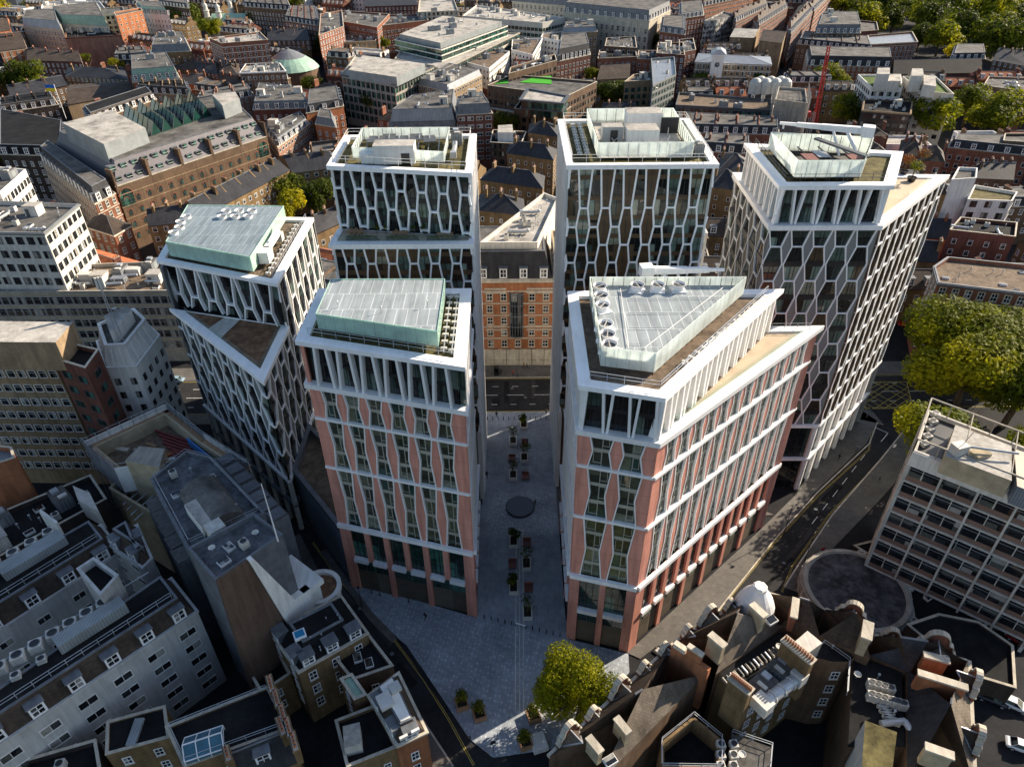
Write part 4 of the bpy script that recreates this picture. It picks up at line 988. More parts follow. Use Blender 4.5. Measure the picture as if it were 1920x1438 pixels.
    # chimneys
    if chim:
        a, b, c, d = poly[:4]; ang = atan2(d[1]-a[1], d[0]-a[0])
        for i in range(chim):
            tt = (i+.5)/chim if chim > 2 else (.06 if i == 0 else .94); q = lerp(lerp(a, b, tt), lerp(d, c, tt), .5+rr.uniform(-.12, .12)); zz = h+(rh*.8 if roof in ('gable', 'hip') else (mh if roof == 'mansard' else .2))
            k = rr.choice((3, 4, 4, 5)); put(chim_mesh(k, W if W not in (whitew, concw, conc) else yelb, W.name), 'chimney', t, q[0], q[1], zz+.2, ang)
    # roof plant
    if kitn:
        kitn = int(kitn*2.2)+1
        kk = kinds or ('air_conditioner', 'plant_unit', 'vent_pipe', 'rooflight', 'stair_hut', 'duct', 'vent_pipe', 'air_conditioner'); ip = inset(poly, 2.2 if roof == 'flat' else ml+1.6); placed = []; tries = 0
        xs = [p[0] for p in ip]; ys = [p[1] for p in ip]; e = poly; ang = atan2(e[1][1]-e[0][1], e[1][0]-e[0][0])
        while len(placed) < kitn and tries < 400:
            tries += 1; x, y = rr.uniform(min(xs), max(xs)), rr.uniform(min(ys), max(ys))
            if not inpoly(x, y, ip): continue
            kd = rr.choice(kk); rad = {'plant_unit': 2.6, 'stair_hut': 2.5, 'duct': 2.6}.get(kd, 1.0)
            if any(hypot(x-a, y-b) < rad+r for a, b, r in placed): continue
            placed.append((x, y, rad)); kit(kd, t, x, y, rz, ang+rr.choice((0, pi/2, pi, 0)))
    return t
def dormer(mb, full):
    mb.hexa([(-.95, -.1, 0), (.95, -.1, 0), (.95, 1.5, 0), (-.95, 1.5, 0)], [(-.95, -.1, 2.1), (.95, -.1, 2.1), (.95, 1.5, 2.1), (-.95, 1.5, 2.1)], lead)
    mb.hexa([(-1.1, -.3, 2.1), (1.1, -.3, 2.1), (1.1, 1.6, 2.1), (-1.1, 1.6, 2.1)], [(-1.05, -.25, 2.28), (1.05, -.25, 2.28), (1.05, 1.6, 2.28), (-1.05, 1.6, 2.28)], lead)
    if full: dormwin(mb)
def dormwin(mb):
    mb.face([(-.72, -.13, .3), (.72, -.13, .3), (.72, -.13, 1.95), (-.72, -.13, 1.95)], GW)
    for x0, x1, z0, z1 in ((-.9, -.66, .1, 2.1), (.66, .9, .1, 2.1), (-.66, .66, .1, .32), (-.66, .66, 1.9, 2.1), (-.05, .05, .32, 1.9), (-.66, .66, 1.08, 1.16)):
        mb.hexa([(x0, -.11, z0), (x1, -.11, z0), (x1, -.11, z1), (x0, -.11, z1)], [(x0, -.24, z0), (x1, -.24, z0), (x1, -.24, z1), (x0, -.24, z1)], white)
def boxpart(root, name, poly, z0, z1, mat, top=None):
    mb = MB(); mb.prism(ccw(poly), z0, z1, mat, top); return mb.build(name, root)
# ---------------------------------------------------------------- buildings round the towers
# office slab with a ribbed concrete front, left
b = bld('long low concrete office with rows of square windows and a cluttered plant roof', Q('p', [(-80, 548), (325, 545), (310, 490), (-80, 505)], 21), 21, 'conc', 'flat', 'gravel', ('steel', 1.75, 2.1), 1.95, 3.3, 3.6, wz=.6, kitn=16, pilaster=False, band='buff', seed=3)
mb = MB()
for i in range(9): x = -82-R.random()*4-i*5; y = 160+R.random()*5; mb.tube((x, y, 21), (x+4, y+R.uniform(-.5, .5), 21.3), .35, steel, 8); mb.box((x+2, y+2.5, 20.2), 3.5, 2, R.uniform(1, 2.6), acw if i % 2 else standl)
mb.build('ductwork', b)
b = bld('white concrete office block behind the long low office, its right end wall sunlit', Q('p', [(-140, 434), (82, 437), (147, 383), (-140, 372)], 36), 36, 'concw', 'flat', 'felt', ('dark', 1.7, 1.9), 2.4, 3.6, 3.4, kitn=9, trim='grey', seed=5)
b = bld('white office wing with long window bands at the left edge behind the white office block', Q('p', [(-150, 363), (0, 361), (48, 318), (-150, 300)], 36), 36, 'white', 'flat', 'felt', ('dark', 1.7, 1.9), 2.2, 3.5, 3.4, kitn=4, seed=6)
b = bld('tan brick office slab with rows of white framed windows at the left edge', Q('p', [(-190, 660), (92, 663), (103, 650), (-150, 645)], 33), 33, 'tan', 'flat', 'gravel', ('white', 1.6, 1.75), 1.95, 3.3, 3.6, kitn=2, seed=8)
boxpart(b, 'penthouse', Q('p', [(-150, 640), (104, 642), (137, 604), (-150, 600)], 38), 32, 38, tanb, feltl)
for i in range(2): kit('air_conditioner', b, *P(24+i*28, 652, 33.3), 32.2, 0, (1, 1, 1.6))
# dark red stair tower next to it
b = bld('narrow dark red brick stair tower with green bands between tan slab and white faceted tower', Q('p', [(100, 672), (160, 690), (185, 655), (118, 640)], 34), 34, 'dred', 'flat', 'feltd', ('green', 2.2, 1.5), 3.2, 3.3, 3.0, seed=9)
# white faceted tower
wt = Q('p', [(196, 690), (256, 687), (300, 628), (270, 600), (180, 640)], 27)
b = bld('white concrete tower with deep square windows and a sloping fluted crown, street corner', wt, 27, 'whitec', 'flat', 'felt', ('dark', 1.1, 1.5), 2.35, 3.25, 2.6, seed=10, par=.6)
c8 = inset(wt, 1.6); mb = MB()
for i in range(5):
    a_, b_ = wt[i] if False else inset(wt, .5)[i], inset(wt, .5)[(i+1) % 5]; c_, d_ = c8[(i+1) % 5], c8[i]
    mb.face(((*a_, 27), (*b_, 27), (*c_, 31), (*d_, 31)), whitec)
    for k in range(1, 5):
        q, r_ = lerp(a_, b_, k/5), lerp(d_, c_, k/5); mb.tube((*q, 27), (*r_, 31.1), .22, whitec, 4)
mb.ring(inset(c8, -.2), inset(c8, .4), 30.8, 31.3, whitec); mb.face([(*p, 30.6) for p in c8], felt); mb.build('fluted_crown', b)
boxpart(b, 'plant_room', inset(c8, [1.6, 2, 1.5, 2, 1.5]), 30.6, 33.4, whitec, feltl); kit('satellite_dish', b, *centroid(c8), 34.6)
mb = MB(); x, y = P(205, 600, 36)
for dx, dy in ((0, 0), (1.2, 0), (.6, 1)): mb.tube((x+dx, y+dy, 28), (x+.6, y+.4, 45), .07, steel, 4)
for k in range(12): mb.tube((x+.1*k/2, y, 29+k*1.3), (x+1.2-.05*k, y, 30+k*1.3), .04, steel, 3)
for k in range(3): mb.box((x+.3+.5*k, y+.2*k, 42.5), .35, .35, 2.4, acw)
mb.build('antenna_mast', b)
# orange brick block at the left edge
b = bld('plain orange brick block with a curved metal roof at the left edge, in shade', Q('p', [(-110, 905), (28, 858), (22, 838), (-110, 822)], 24), 24, 'ora', 'flat', 'zinc', None, seed=12)
# scaffolded building under repair
sc_poly = Q('p', [(175, 838), (225, 880), (285, 870), (440, 870), (375, 828), (310, 775)], 20)
b = bld('scaffolded building without a roof, wrapped in white sheeting, red steel beams on its floor', sc_poly, 20, 'buff', 'flat', 'gravel', None, seed=13, par=2.6, name='construction_site')
mb = MB(); o = inset(sc_poly, -1.0)
for i in range(6):
    q, r_ = o[i], o[(i+1) % 6]; g = Fac(ccw(o)[i], ccw(o)[(i+1) % 6]); g.rect(mb, .1, g.L-.1, 15.5, 21.3, -.04, .04, whitew if i % 2 else lead); g.rect(mb, .1, g.L-.1, 19.8, 20, -1.0, -.05, timber)
    for k in range(int(g.L/2.2)+1): u = min(g.L, k*2.2); mb.tube(g.w(u, 6, -.15), g.w(u, 22.2, -.15), .05, steel, 4)
    for z in (17, 19, 21, 22): mb.tube(g.w(0, z, -.15), g.w(g.L, z, -.15), .05, steel, 4)
mb.build('scaffold', b)
steelr = plain('red_oxide_steel', (.17, .028, .025), .6, .25, 1)
for i in range(9):
    a = P(322+i*5.2, 818+i*7.6, 17.8); mb = MB((*a, 17.6)); mb.box((*a, 17.6), 8.2-.5*(i % 3), .36, .45, steelr, -.42); mb.build('steel_beam', b)
mb = MB(); a = P(378, 852, 18); mb.box((*a, 17.5), 9, .25, 2.0, plain('blue_sheeting', (.03, .16, .42), .6, .2), -.72); mb.build('blue_sheeting', b)
for i in range(10):
    a = P(R.uniform(215, 330), R.uniform(838, 868), 17.6); mb = MB((*a, 17.4)); mb.box((*a, 17.4), R.uniform(.8, 2.6), R.uniform(.3, 1), R.uniform(.3, 1.2), R.choice((timber, acw, clay, MATS['blue_sheeting'], stone)), R.random()*3); mb.build('material_stack', b)
boxpart(b, 'old_wall', Q('p', [(236, 868), (300, 880), (310, 845), (262, 840)], 22), 8, 22.5, buff, conc)
# demolished bay with propping
b = bld('narrow roofless gap with steel props between broken buff walls, left of the grey roof building', Q('p', [(205, 915), (280, 960), (320, 890), (250, 870)], 16), 16, 'buff', 'flat', 'feltd', None, seed=14, par=9, name='roofless_building')
mb = MB()
for i in range(7): a, c = P(208+i*7, 912+i*10, 15), P(258+i*7, 878+i*4+i*5, 15); mb.tube((*a, 14.5), (*c, 14.8), .14, steel, 6)
mb.build('steel_prop', b)
# grey roof building with stepped bays
gpoly = Q('p', [(352, 1030), (497, 962), (398, 858), (350, 846), (282, 898)], 24)
b = bld('grey clad building with railed flat roof, curved plant housing and stepped bays beside prow tower', gpoly, 24, 'lead', 'flat', 'feltm', None, seed=15, par=.5, kitn=4, kinds=('air_conditioner', 'vent_pipe', 'rooflight'))
railing(b, inset(gpoly, .6), 24.1, closed=True)
for k in range(7):                                    # stepped bay boxes to the right
    c = P(424+k*15.5, 862+k*17, 21); mb = MB((*c, 0)); mb.box((*c, 0), 3.0, 2.9, 21, lead, .75, felt); mb.box((*c, 21), 2.4, 2.3, .25, lead, .75); mb.build('stepped_bay', b)
for k in range(5):
    c = P(300+k*12, 940+k*23, 20); mb = MB((*c, 0)); mb.box((*c, 0), 3.6, 3.4, 20, lead, .75, felt); mb.build('stepped_bay', b)
mb = MB(); c = Vector((*P(370, 905, 25), 23.5)); e = Vector((*P(420, 975, 25), 23.5)); d = (e-c).normalized(); nn = Vector((-d.y, d.x, 0))
prof = [(cos(a)*3.2, sin(a)*2.6) for a in [pi*i/10 for i in range(11)]]
A_ = [c+nn*x+Vector((0, 0, z)) for x, z in prof]; B_ = [e+nn*x+Vector((0, 0, z)) for x, z in prof]; mb.hexa(A_, B_, felt); mb.build('curved_housing', b)
mb = MB(); c = P(388, 955, 25.5); mb.box((*c, 23.5), 4.4, 6.4, 2.2, whitec, .75, feltl); mb.build('plant_room', b); mb = MB(); c = P(404, 990, 25.5); mb.box((*c, 23.5), 2.4, 2.4, 2.6, acw, .75); mb.build('air_handling_unit', b)
# brick tower with white stone flank
bp = Q('p', [(404, 1088), (530, 1002), (476, 962), (352, 1028)], 29)
b = bld('tall brown brick tower with grey flat plant roof and a sloping white stone flank', bp, 29, 'lead', 'flat', 'feltm', None, seed=16, par=.6, kitn=10, kinds=('vent_pipe', 'vent_pipe', 'air_conditioner', 'rooflight', 'duct', 'satellite_dish'))
fa = ccw(bp); g = Fac(fa[0], fa[1]); brw = brick('weathered_brown_brick', (.155, .095, .068), (.125, .078, .057), (.11, .08, .06), var=.15)
mb = MB(); mb.hexa([g.w(-1.2, 0, .05), g.w(g.L*.82, 0, .05), g.w(g.L*.44, 29.2, .05), g.w(0, 29.2, .05)], [g.w(-1.2, 0, 2.2), g.w(g.L*.82, 0, 2.2), g.w(g.L*.44, 29.2, .5), g.w(0, 29.2, .5)], brw); mb.build('brick_face', b)
mb = MB(); mb.hexa([g.w(g.L*.44, 29.3, .05), g.w(g.L*.82, 0, .05), g.w(g.L*1.12, 0, .05), g.w(g.L*1.12, 17, .05), g.w(g.L*.86, 17, .05), g.w(g.L*.50, 29.3, .05)], [g.w(g.L*.44, 29.3, .9), g.w(g.L*.82, 0, 2.3), g.w(g.L*1.12, 0, 2.3), g.w(g.L*1.12, 17, 1.2), g.w(g.L*.86, 17, 1.2), g.w(g.L*.50, 29.3, .9)], whitec); mb.build('stone_flank', b)
g2 = Fac(fa[1], fa[2]); mb = MB(); g2.rect(mb, -1, g2.L*.9, 0, 16, .02, 3.0, whitec); g2.rect(mb, -1.4, g2.L*.95, 16, 17, .02, 3.6, whitec); mb.build('stone_cornice', b)
mb = MB(); q = g2.w(1, 0, 4.0); mb.lathe((q[0], q[1], 0), [(3.0, 0), (3.0, 12), (3.4, 12.2), (3.4, 13), (2.7, 13), (2.7, 12.4)], whitec, 24, brown); mb.build('curved_balcony', b)
mb = MB(); q = P(516, 996, 31); mb.tube((*q, 29), (*q, 40), .12, white, 6, .06); mb.build('flagpole', b)
# white rendered hotel with dormers, and its wings
hp = [P(-120, 1478, 17.4), P(371, 1147, 17.4), P(322, 1085, 17.4), P(-120, 1395, 17.4)]
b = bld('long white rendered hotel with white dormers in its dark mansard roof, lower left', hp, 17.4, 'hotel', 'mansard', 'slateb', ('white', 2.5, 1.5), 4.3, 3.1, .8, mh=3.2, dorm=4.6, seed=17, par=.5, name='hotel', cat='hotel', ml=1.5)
i_ = inset(ccw(hp), 2.0); railing(b, i_[:2], 20.7, 1.2); f_ = Fac(*ccw(hp)[:2])
for i in range(13): u = f_.L-9-i*2.2; x, y, _ = f_.w(u, 0, -7.6); kit('air_conditioner', b, x, y, 20.6, .5, (1.45, 1.35, 1.0))
for i in range(5): u = f_.L-15-i*3.1; x, y, _ = f_.w(u, 0, -5.2); kit('air_conditioner', b, x, y, 20.6, .5, (1.0, .9, .6))
mb = MB(); f_.rect(mb, f_.L-16, f_.L-7, 20.7, 22.4, -6.4, -4.2, louv); f_.rect(mb, f_.L-40, f_.L-2, 20.7, 20.9, -9.0, -8.9, steel); mb.build('louvred_plant_box', b)
hp2 = [P(-120, 1260, 17.4), P(230, 1035, 17.4), P(190, 985, 17.4), P(-120, 1165, 17.4)]
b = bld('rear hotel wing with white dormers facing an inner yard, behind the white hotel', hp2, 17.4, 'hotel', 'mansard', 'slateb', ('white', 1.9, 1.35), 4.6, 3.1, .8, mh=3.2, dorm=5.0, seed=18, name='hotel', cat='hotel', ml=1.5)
f_ = Fac(*ccw(hp2)[:2]); railing(b, inset(ccw(hp2), 2.0)[:2], 20.7, 1.2)
for i in range(9): u = f_.L-6-i*2.6; x, y, _ = f_.w(u, 0, -8.5); kit('air_conditioner', b, x, y, 20.6, .5, (1.4, 1.3, 1.0))
mb = MB(); f_.rect(mb, f_.L-14, f_.L-5, 20.7, 22.2, -7.3, -4.6, louv); mb.build('louvred_plant_box', b)
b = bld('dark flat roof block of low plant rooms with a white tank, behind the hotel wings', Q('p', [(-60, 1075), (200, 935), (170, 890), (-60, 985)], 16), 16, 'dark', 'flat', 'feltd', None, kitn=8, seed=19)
boxpart(b, 'water_tank', Q('p', [(150, 945), (190, 968), (172, 932), (140, 918)], 18), 15, 19, acw); boxpart(b, 'white_screen_wall', Q('p', [(78, 968), (110, 990), (112, 985), (80, 962)], 18), 14, 19, whitew)
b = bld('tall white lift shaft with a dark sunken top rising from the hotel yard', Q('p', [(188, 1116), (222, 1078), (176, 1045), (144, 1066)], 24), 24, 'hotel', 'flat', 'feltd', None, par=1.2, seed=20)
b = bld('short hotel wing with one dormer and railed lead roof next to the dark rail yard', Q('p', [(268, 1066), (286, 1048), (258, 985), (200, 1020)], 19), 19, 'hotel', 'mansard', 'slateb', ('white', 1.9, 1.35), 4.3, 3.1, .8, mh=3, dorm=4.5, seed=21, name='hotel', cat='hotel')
# brown yard building beside: dark gap roof
b = bld('dark slate roofed range with four dormers and a blue rooflight above the curving street', Q('p', [(560, 1262), (690, 1188), (640, 1118), (505, 1185)], 13), 13, 'yel', 'mansard', 'feltd', ('sash', 1.2, 1.9), 3.0, 3.3, 2.6, mh=2.6, dorm=3.4, seed=22, ml=2.4)
mb = MB(); q = P(562, 1190, 15.8); mb.box((*q, 15.6), 1.7, 1.5, .5, white, .5); mb.box((*q, 16.1), 1.3, 1.1, .08, plain('blue_rooflight', (.02, .22, .42), .2, .2), .5); mb.build('rooflight', b)
for i in range(14): kit('vent_pipe', b, *P(R.uniform(550, 650), R.uniform(1150, 1235), 15.6), 15.6, 0, (.6, .6, .35))
b = bld('low yellow brick back addition with sunken dark wells below the brown brick tower', Q('p', [(490, 1300), (545, 1262), (512, 1200), (455, 1240)], 9), 9, 'yel', 'flat', 'feltd', ('sash', 1, 1.6), 3.2, 3, 2, par=1.6, seed=23)
b = bld('flat dark roof building with a small square rooflight on the curving street', Q('p', [(660, 1275), (738, 1248), (690, 1186), (622, 1226)], 11.5), 11.5, 'bro', 'flat', 'feltd', ('sash', 1.1, 1.8), 3, 3.2, 3, kitn=1, kinds=('rooflight',), seed=24)
b = bld('small house with a green copper lean-to roof in the lower middle', Q('p', [(664, 1312), (688, 1302), (660, 1262), (637, 1272)], 12), 12, 'yel', 'flat', 'copper', ('sash', 1.1, 1.6), 2.4, 3.1, 2.5, seed=25, par=.2)
b = bld('corner house with a bright white flat roof and two dormers on the curving street', Q('p', [(745, 1400), (802, 1374), (748, 1262), (690, 1305)], 12), 12, 'ora', 'mansard', 'slateb', ('sash', 1.1, 1.9), 2.6, 3.3, 3, mh=2.4, dorm=3.4, seed=26, ml=1.4)
u_ = inset(ccw(Q('p', [(745, 1400), (802, 1374), (748, 1262), (690, 1305)], 12)), 1.5); boxpart(b, 'white_roof', u_, 14.35, 14.75, whitew, plain('white_roof_coating', (.74, .72, .67), .7, .1))
for k, (x, y) in enumerate(((722, 1312), (740, 1287))): c = P(x, y, 15.2); mb = MB((*c, 14.7)); mb.box((*c, 14.7), 1.9-.4*k, 2.2-.8*k, .6, acw, .55, plain('grey_white_roof', (.55, .54, .52), .7, .15)); mb.build('roof_box', b)
for k in range(2): c = P(757+k*22, 1382-k*12, 14.9); mb = MB((*c, 14.7)); mb.box((*c, 14.7), 1.1, .35, .5, whitew, .5); mb.build('roof_vent', b)
b = bld('dark roofed yard building with a pale box rooflight, left of the white roofed corner house', Q('p', [(650, 1438), (745, 1400), (705, 1320), (628, 1350)], 11), 11, 'yel', 'flat', 'feltd', ('sash', 1, 1.6), 2.6, 3.1, 2.6, seed=27, par=.6)
c = P(660, 1378, 12.5); mb = MB((*c, 10.4)); mb.box((*c, 10.4), 2.2, 3.0, 2.2, concw, .25, feltl); mb.build('rooflight_box', b)
b = bld('dark slate terrace with a white framed glass lantern and railings at the bottom left', Q('p', [(345, 1438), (545, 1365), (505, 1285), (310, 1362)], 15), 15, 'yel', 'flat', 'feltd', ('sash', 1.1, 1.8), 2.8, 3.2, 3, seed=28, par=.3)
railing(b, inset(ccw(Q('p', [(345, 1438), (545, 1365), (505, 1285), (310, 1362)], 15)), .5), 15.1, closed=True)
c = P(380, 1388, 16.5); mb = MB((*c, 14.8)); gl_ = plain('lantern_glass', (.05, .14, .2), .05, .3); mb.box((*c, 14.8), 4.4, 3.0, 1.0, gl_, .35)
rg = [(c[0]+x*cos(.35)-y*sin(.35), c[1]+x*sin(.35)+y*cos(.35)) for x, y in ((-2.3, -1.6), (2.3, -1.6), (2.3, 1.6), (-2.3, 1.6))]; rj = (lerp(rg[0], rg[3], .5), lerp(rg[1], rg[2], .5))
for q in (((*rg[0], 15.8), (*rg[1], 15.8), (*rj[1], 16.9), (*rj[0], 16.9)), ((*rg[2], 15.8), (*rg[3], 15.8), (*rj[0], 16.9), (*rj[1], 16.9)), ((*rg[1], 15.8), (*rg[2], 15.8), (*rj[1], 16.9)), ((*rg[3], 15.8), (*rg[0], 15.8), (*rj[0], 16.9))): mb.face(q, gl_)
for t_ in (0, .33, .67, 1):
    for e0, e1 in ((0, 1), (3, 2)): p_ = lerp(rg[e0], rg[e1], t_); mb.tube((*p_, 15.85), (*lerp(rj[0], rj[1], t_), 16.95), .07, white, 4); mb.tube((*p_, 14.8), (*p_, 15.85), .07, white, 4)
for q in range(4): mb.tube((*rg[q], 15.85), (*rg[(q+1) % 4], 15.85), .09, white, 4)
mb.tube((*rj[0], 16.95), (*rj[1], 16.95), .09, white, 4); mb.build('glass_lantern', b)
for k in range(5): put(chim_mesh(4, yelb, 'yel'), 'chimney', b, *P(512+k*11, 1295+k*27, 15.5), 15.6, -1.1)
b = bld('slate hut roof with a ribbed rooflight beside the white hotel front, bottom left', Q('p', [(198, 1415), (318, 1382), (310, 1322), (200, 1352)], 13), 13, 'yel', 'flat', 'feltd', ('sash', 1.1, 1.6), 2.8, 3.2, 2.6, seed=29, par=.25)
c = P(254, 1372, 13); mb = MB((*c, 12.7)); mb.box((*c, 12.8), 1.2, 3.6, .45, louv, .08); mb.build('rooflight', b)
b = bld('low roof crowded with air conditioning units in the bottom left corner', Q('p', [(-40, 1500), (190, 1445), (180, 1385), (-40, 1448)], 12), 12, 'dark', 'flat', 'feltd', None, kitn=10, kinds=('air_conditioner', 'duct', 'air_conditioner'), seed=30)
b = bld('grey slate roofed terrace house with dormer and chimney at the bottom edge', Q('p', [(440, 1470), (560, 1420), (535, 1368), (425, 1412)], 13), 13, 'yel', 'gable', 'slate', ('sash', 1, 1.7), 2.6, 3.2, 3, rh=3, dorm=4, chim=2, seed=31)
# ---------------------------------------------------------------- ornate mansion block, lower right
man = thing('mansion_block', 'ornate red brick mansion block with curved stone gables and many chimneys, lower right', 'building', (38, 58, 0))
def rangeroof(root, e0, e1, b0, b1, ze, zr, m1, m2, wall, zb=0):
    """a range of building: front eave e0-e1, back eave b0-b1, ridge midway"""
    r0, r1 = lerp(e0, b0, .5), lerp(e1, b1, .5); mb = MB()
    mb.face([(*e0, ze), (*e1, ze), (*r1, zr), (*r0, zr)], m1); mb.face([(*b1, ze), (*b0, ze), (*r0, zr), (*r1, zr)], m2)  # m1, m2: sunny slopes get the brightened tiles, shaded slopes the dark ones
    mb.tube((*r0, zr), (*r1, zr), .15, lead, 5); mb.build('roof', root)
    mb = MB(); mb.prism(ccw([e0, e1, b1, b0]), zb, ze-.05, wall, False, False)
    mb.face([(*e0, ze-.05), (*r0, zr-.06), (*b0, ze-.05)], slateb); mb.face([(*e1, ze-.05), (*b1, ze-.05), (*r1, zr-.06)], slateb)
    o = Fac(e1, e0); o.rect(mb, 0, o.L, ze-.5, ze-.05, -.02, .45, stone); mb.build('wall', root)
    return r0, r1
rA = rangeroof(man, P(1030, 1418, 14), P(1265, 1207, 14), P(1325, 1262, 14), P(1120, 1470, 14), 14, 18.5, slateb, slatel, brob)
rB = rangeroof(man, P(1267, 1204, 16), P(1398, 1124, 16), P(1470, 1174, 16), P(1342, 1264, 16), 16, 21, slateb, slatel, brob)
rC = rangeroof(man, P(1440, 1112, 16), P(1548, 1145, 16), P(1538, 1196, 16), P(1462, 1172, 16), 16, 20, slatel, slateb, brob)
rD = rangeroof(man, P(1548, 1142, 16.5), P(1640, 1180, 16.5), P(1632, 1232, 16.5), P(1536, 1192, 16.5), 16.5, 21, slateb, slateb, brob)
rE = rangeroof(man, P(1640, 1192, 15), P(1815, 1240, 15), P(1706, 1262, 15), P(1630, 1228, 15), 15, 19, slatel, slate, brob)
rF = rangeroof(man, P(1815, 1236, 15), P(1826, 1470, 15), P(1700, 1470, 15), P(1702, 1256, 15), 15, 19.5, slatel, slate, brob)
def dgable(root, f, u, w, ze, hh, slope, mat=redb, small=False):
    """curved parapet gable on the eave line, with its own little cross roof behind"""
    mb = MB(); n = 8; prof = [(-w/2, -1.5), (-w/2, .6), (-w*.42, .7), (-w*.36, hh*.45), (-w*.26, hh*.5)]+[(-w*.24*cos(pi*i/n), hh*.62+w*.24*sin(pi*i/n)) for i in range(n+1)]+[(w*.26, hh*.5), (w*.36, hh*.45), (w*.42, .7), (w/2, .6), (w/2, -1.5)]
    A = [f.w(u+x, ze+z, -.1) for x, z in prof]; B = [f.w(u+x, ze+z, .35) for x, z in prof]; mb.hexa(A, B, mat)
    for (x, z), (x2, z2) in zip(prof[1:-1], prof[2:-1]): 
        l = hypot(x2-x, z2-z) or 1; nx, nz = -(z2-z)/l*.16, (x2-x)/l*.16
        mb.hexa([f.w(u+x, ze+z, -.3), f.w(u+x2, ze+z2, -.3), f.w(u+x2+nx, ze+z2+nz, -.3), f.w(u+x+nx, ze+z+nz, -.3)][::-1], [f.w(u+x, ze+z, .5), f.w(u+x2, ze+z2, .5), f.w(u+x2+nx, ze+z2+nz, .5), f.w(u+x+nx, ze+z+nz, .5)][::-1], stone)
    f.rect(mb, u-w*.12, u+w*.12, ze+.3, ze+hh*.5, .34, .42, white); f.rect(mb, u-w*.1, u+w*.1, ze+.4, ze+hh*.45, .41, .45, GW)
    mb.build('gable', root)
    mb = MB(); hr = hh*.6; depth = hr/slope; a, b, c = f.w(u-w*.42, ze+.3, -.1), f.w(u+w*.42, ze+.3, -.1), f.w(u, ze+hr, -.1); d = f.w(u, ze+hr, -depth)
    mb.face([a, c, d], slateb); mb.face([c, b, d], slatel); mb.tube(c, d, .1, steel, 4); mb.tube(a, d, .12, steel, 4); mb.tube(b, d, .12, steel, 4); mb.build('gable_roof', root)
fA = Fac(P(1265, 1207, 14), P(1030, 1418, 14)); fB = Fac(P(1398, 1124, 16), P(1267, 1204, 16)); fC = Fac(P(1548, 1145, 16), P(1440, 1112, 16)); fE = Fac(P(1815, 1240, 15), P(1640, 1192, 15)); fF = Fac(P(1826, 1470, 15), P(1815, 1236, 15))
for f, us in ((fA, ((.86, 4.0, 4.0), (.68, 2.4, 2.3), (.47, 4.0, 4.0), (.27, 2.4, 2.3), (.09, 2.4, 2.3))), (fB, ((.84, 2.4, 2.3), (.55, 4.0, 4.2), (.24, 2.4, 2.4))), (fE, ((.83, 2.8, 2.6), (.38, 5.5, 4.6))), (fF, ((.3, 4.0, 3.8), (.75, 4.2, 4.0)))):
    ze = {id(fA): 14, id(fB): 16}.get(id(f), 15)
    for t_, w_, h_ in us: dgable(man, f, f.L*t_, w_, ze, h_, 1.05)
g = Fac(P(1640, 1180, 16.5), P(1548, 1142, 16.5)); dgable(man, g, g.L*.5, 4.4, 16.5, 4.0, 1.0)
# party wall with orange brick, turret, chimneys
pw = Fac(P(1265, 1205, 18), P(1328, 1248, 18)); mb = MB(); pw.rect(mb, -.2, pw.L+.3, 8, 17.5, -.35, .35, orab); pw.rect(mb, 0, pw.L*.35, 17.5, 18.3, -.4, .4, stone); pw.rect(mb, pw.L*.38, pw.L*.8, 17.5, 19.2, -.25, .25, orab); pw.rect(mb, pw.L*.36, pw.L*.82, 19.2, 19.5, -.4, .4, stone); mb.build('party_wall', man)
tc_ = P(1420, 1118, 19); mb = MB((*tc_, 0)); mb.lathe((*tc_, 0), [(2.6, 0), (2.6, 16), (3.0, 16.1), (3.0, 16.5)], redb, 20); mb.lathe((*tc_, 16.5), [(2.9, 0), (2.75, 1.0), (2.2, 2.4), (1.2, 3.9), (.95, 4.3)], plain('white_lead', (.62, .63, .64), .5, .15), 20); mb.lathe((*tc_, 20.8), [(1.05, 0), (1.05, .4), (.8, .55)], whitew, 8); mb.build('turret', man)
def stack(root, p, q, z0, z1, w, mat, npot=0):
    l = hypot(q[0]-p[0], q[1]-p[1]); c = lerp(p, q, .5); a = atan2(q[1]-p[1], q[0]-p[0]); mb = MB((*c, z0)); mb.box((*c, z0), l, w, z1-z0, mat, a); mb.box((*c, z1), l+.3, w+.3, .3, stone, a)
    ck = mb.build('chimney', root)
    for i in range(npot): o = lerp(p, q, (i+.5)/npot); put(proto('clay pot', lambda mb: mb.lathe((0, 0, 0), [(.17, 0), (.14, .55), (.17, .6), (.12, .6)], pots, 8, blackp)), 'chimney_pot', ck, *o, z1+.3)
for x0, y0, x1, y1, z0, z1, m_, w_, np_ in ((1156, 1347, 1178, 1374, 15, 17.8, buff, .7, 0), (1104, 1383, 1126, 1410, 15, 17.8, buff, .7, 0), (1332, 1190, 1358, 1212, 17, 20.8, buff, .8, 0), (1410, 1134, 1434, 1156, 17, 20.8, buff, .8, 0), (1492, 1124, 1488, 1158, 17, 20, redb, .7, 0), (1628, 1168, 1624, 1198, 17, 20.6, buff, 1.1, 0), (1733, 1228, 1778, 1240, 16, 18.7, orab, .7, 0), (1722, 1262, 1812, 1290, 16, 19, orab, .7, 0), (1736, 1400, 1786, 1418, 16, 19.2, buff, .8, 0), (1470, 1198, 1524, 1242, 12, 20.5, yelb, 1.1, 12), (1370, 1268, 1408, 1298, 12, 20.5, yelb, 1.1, 11)):
    stack(man, P(x0, y0, z1), P(x1, y1, z1), z0, z1, w_, m_, np_)
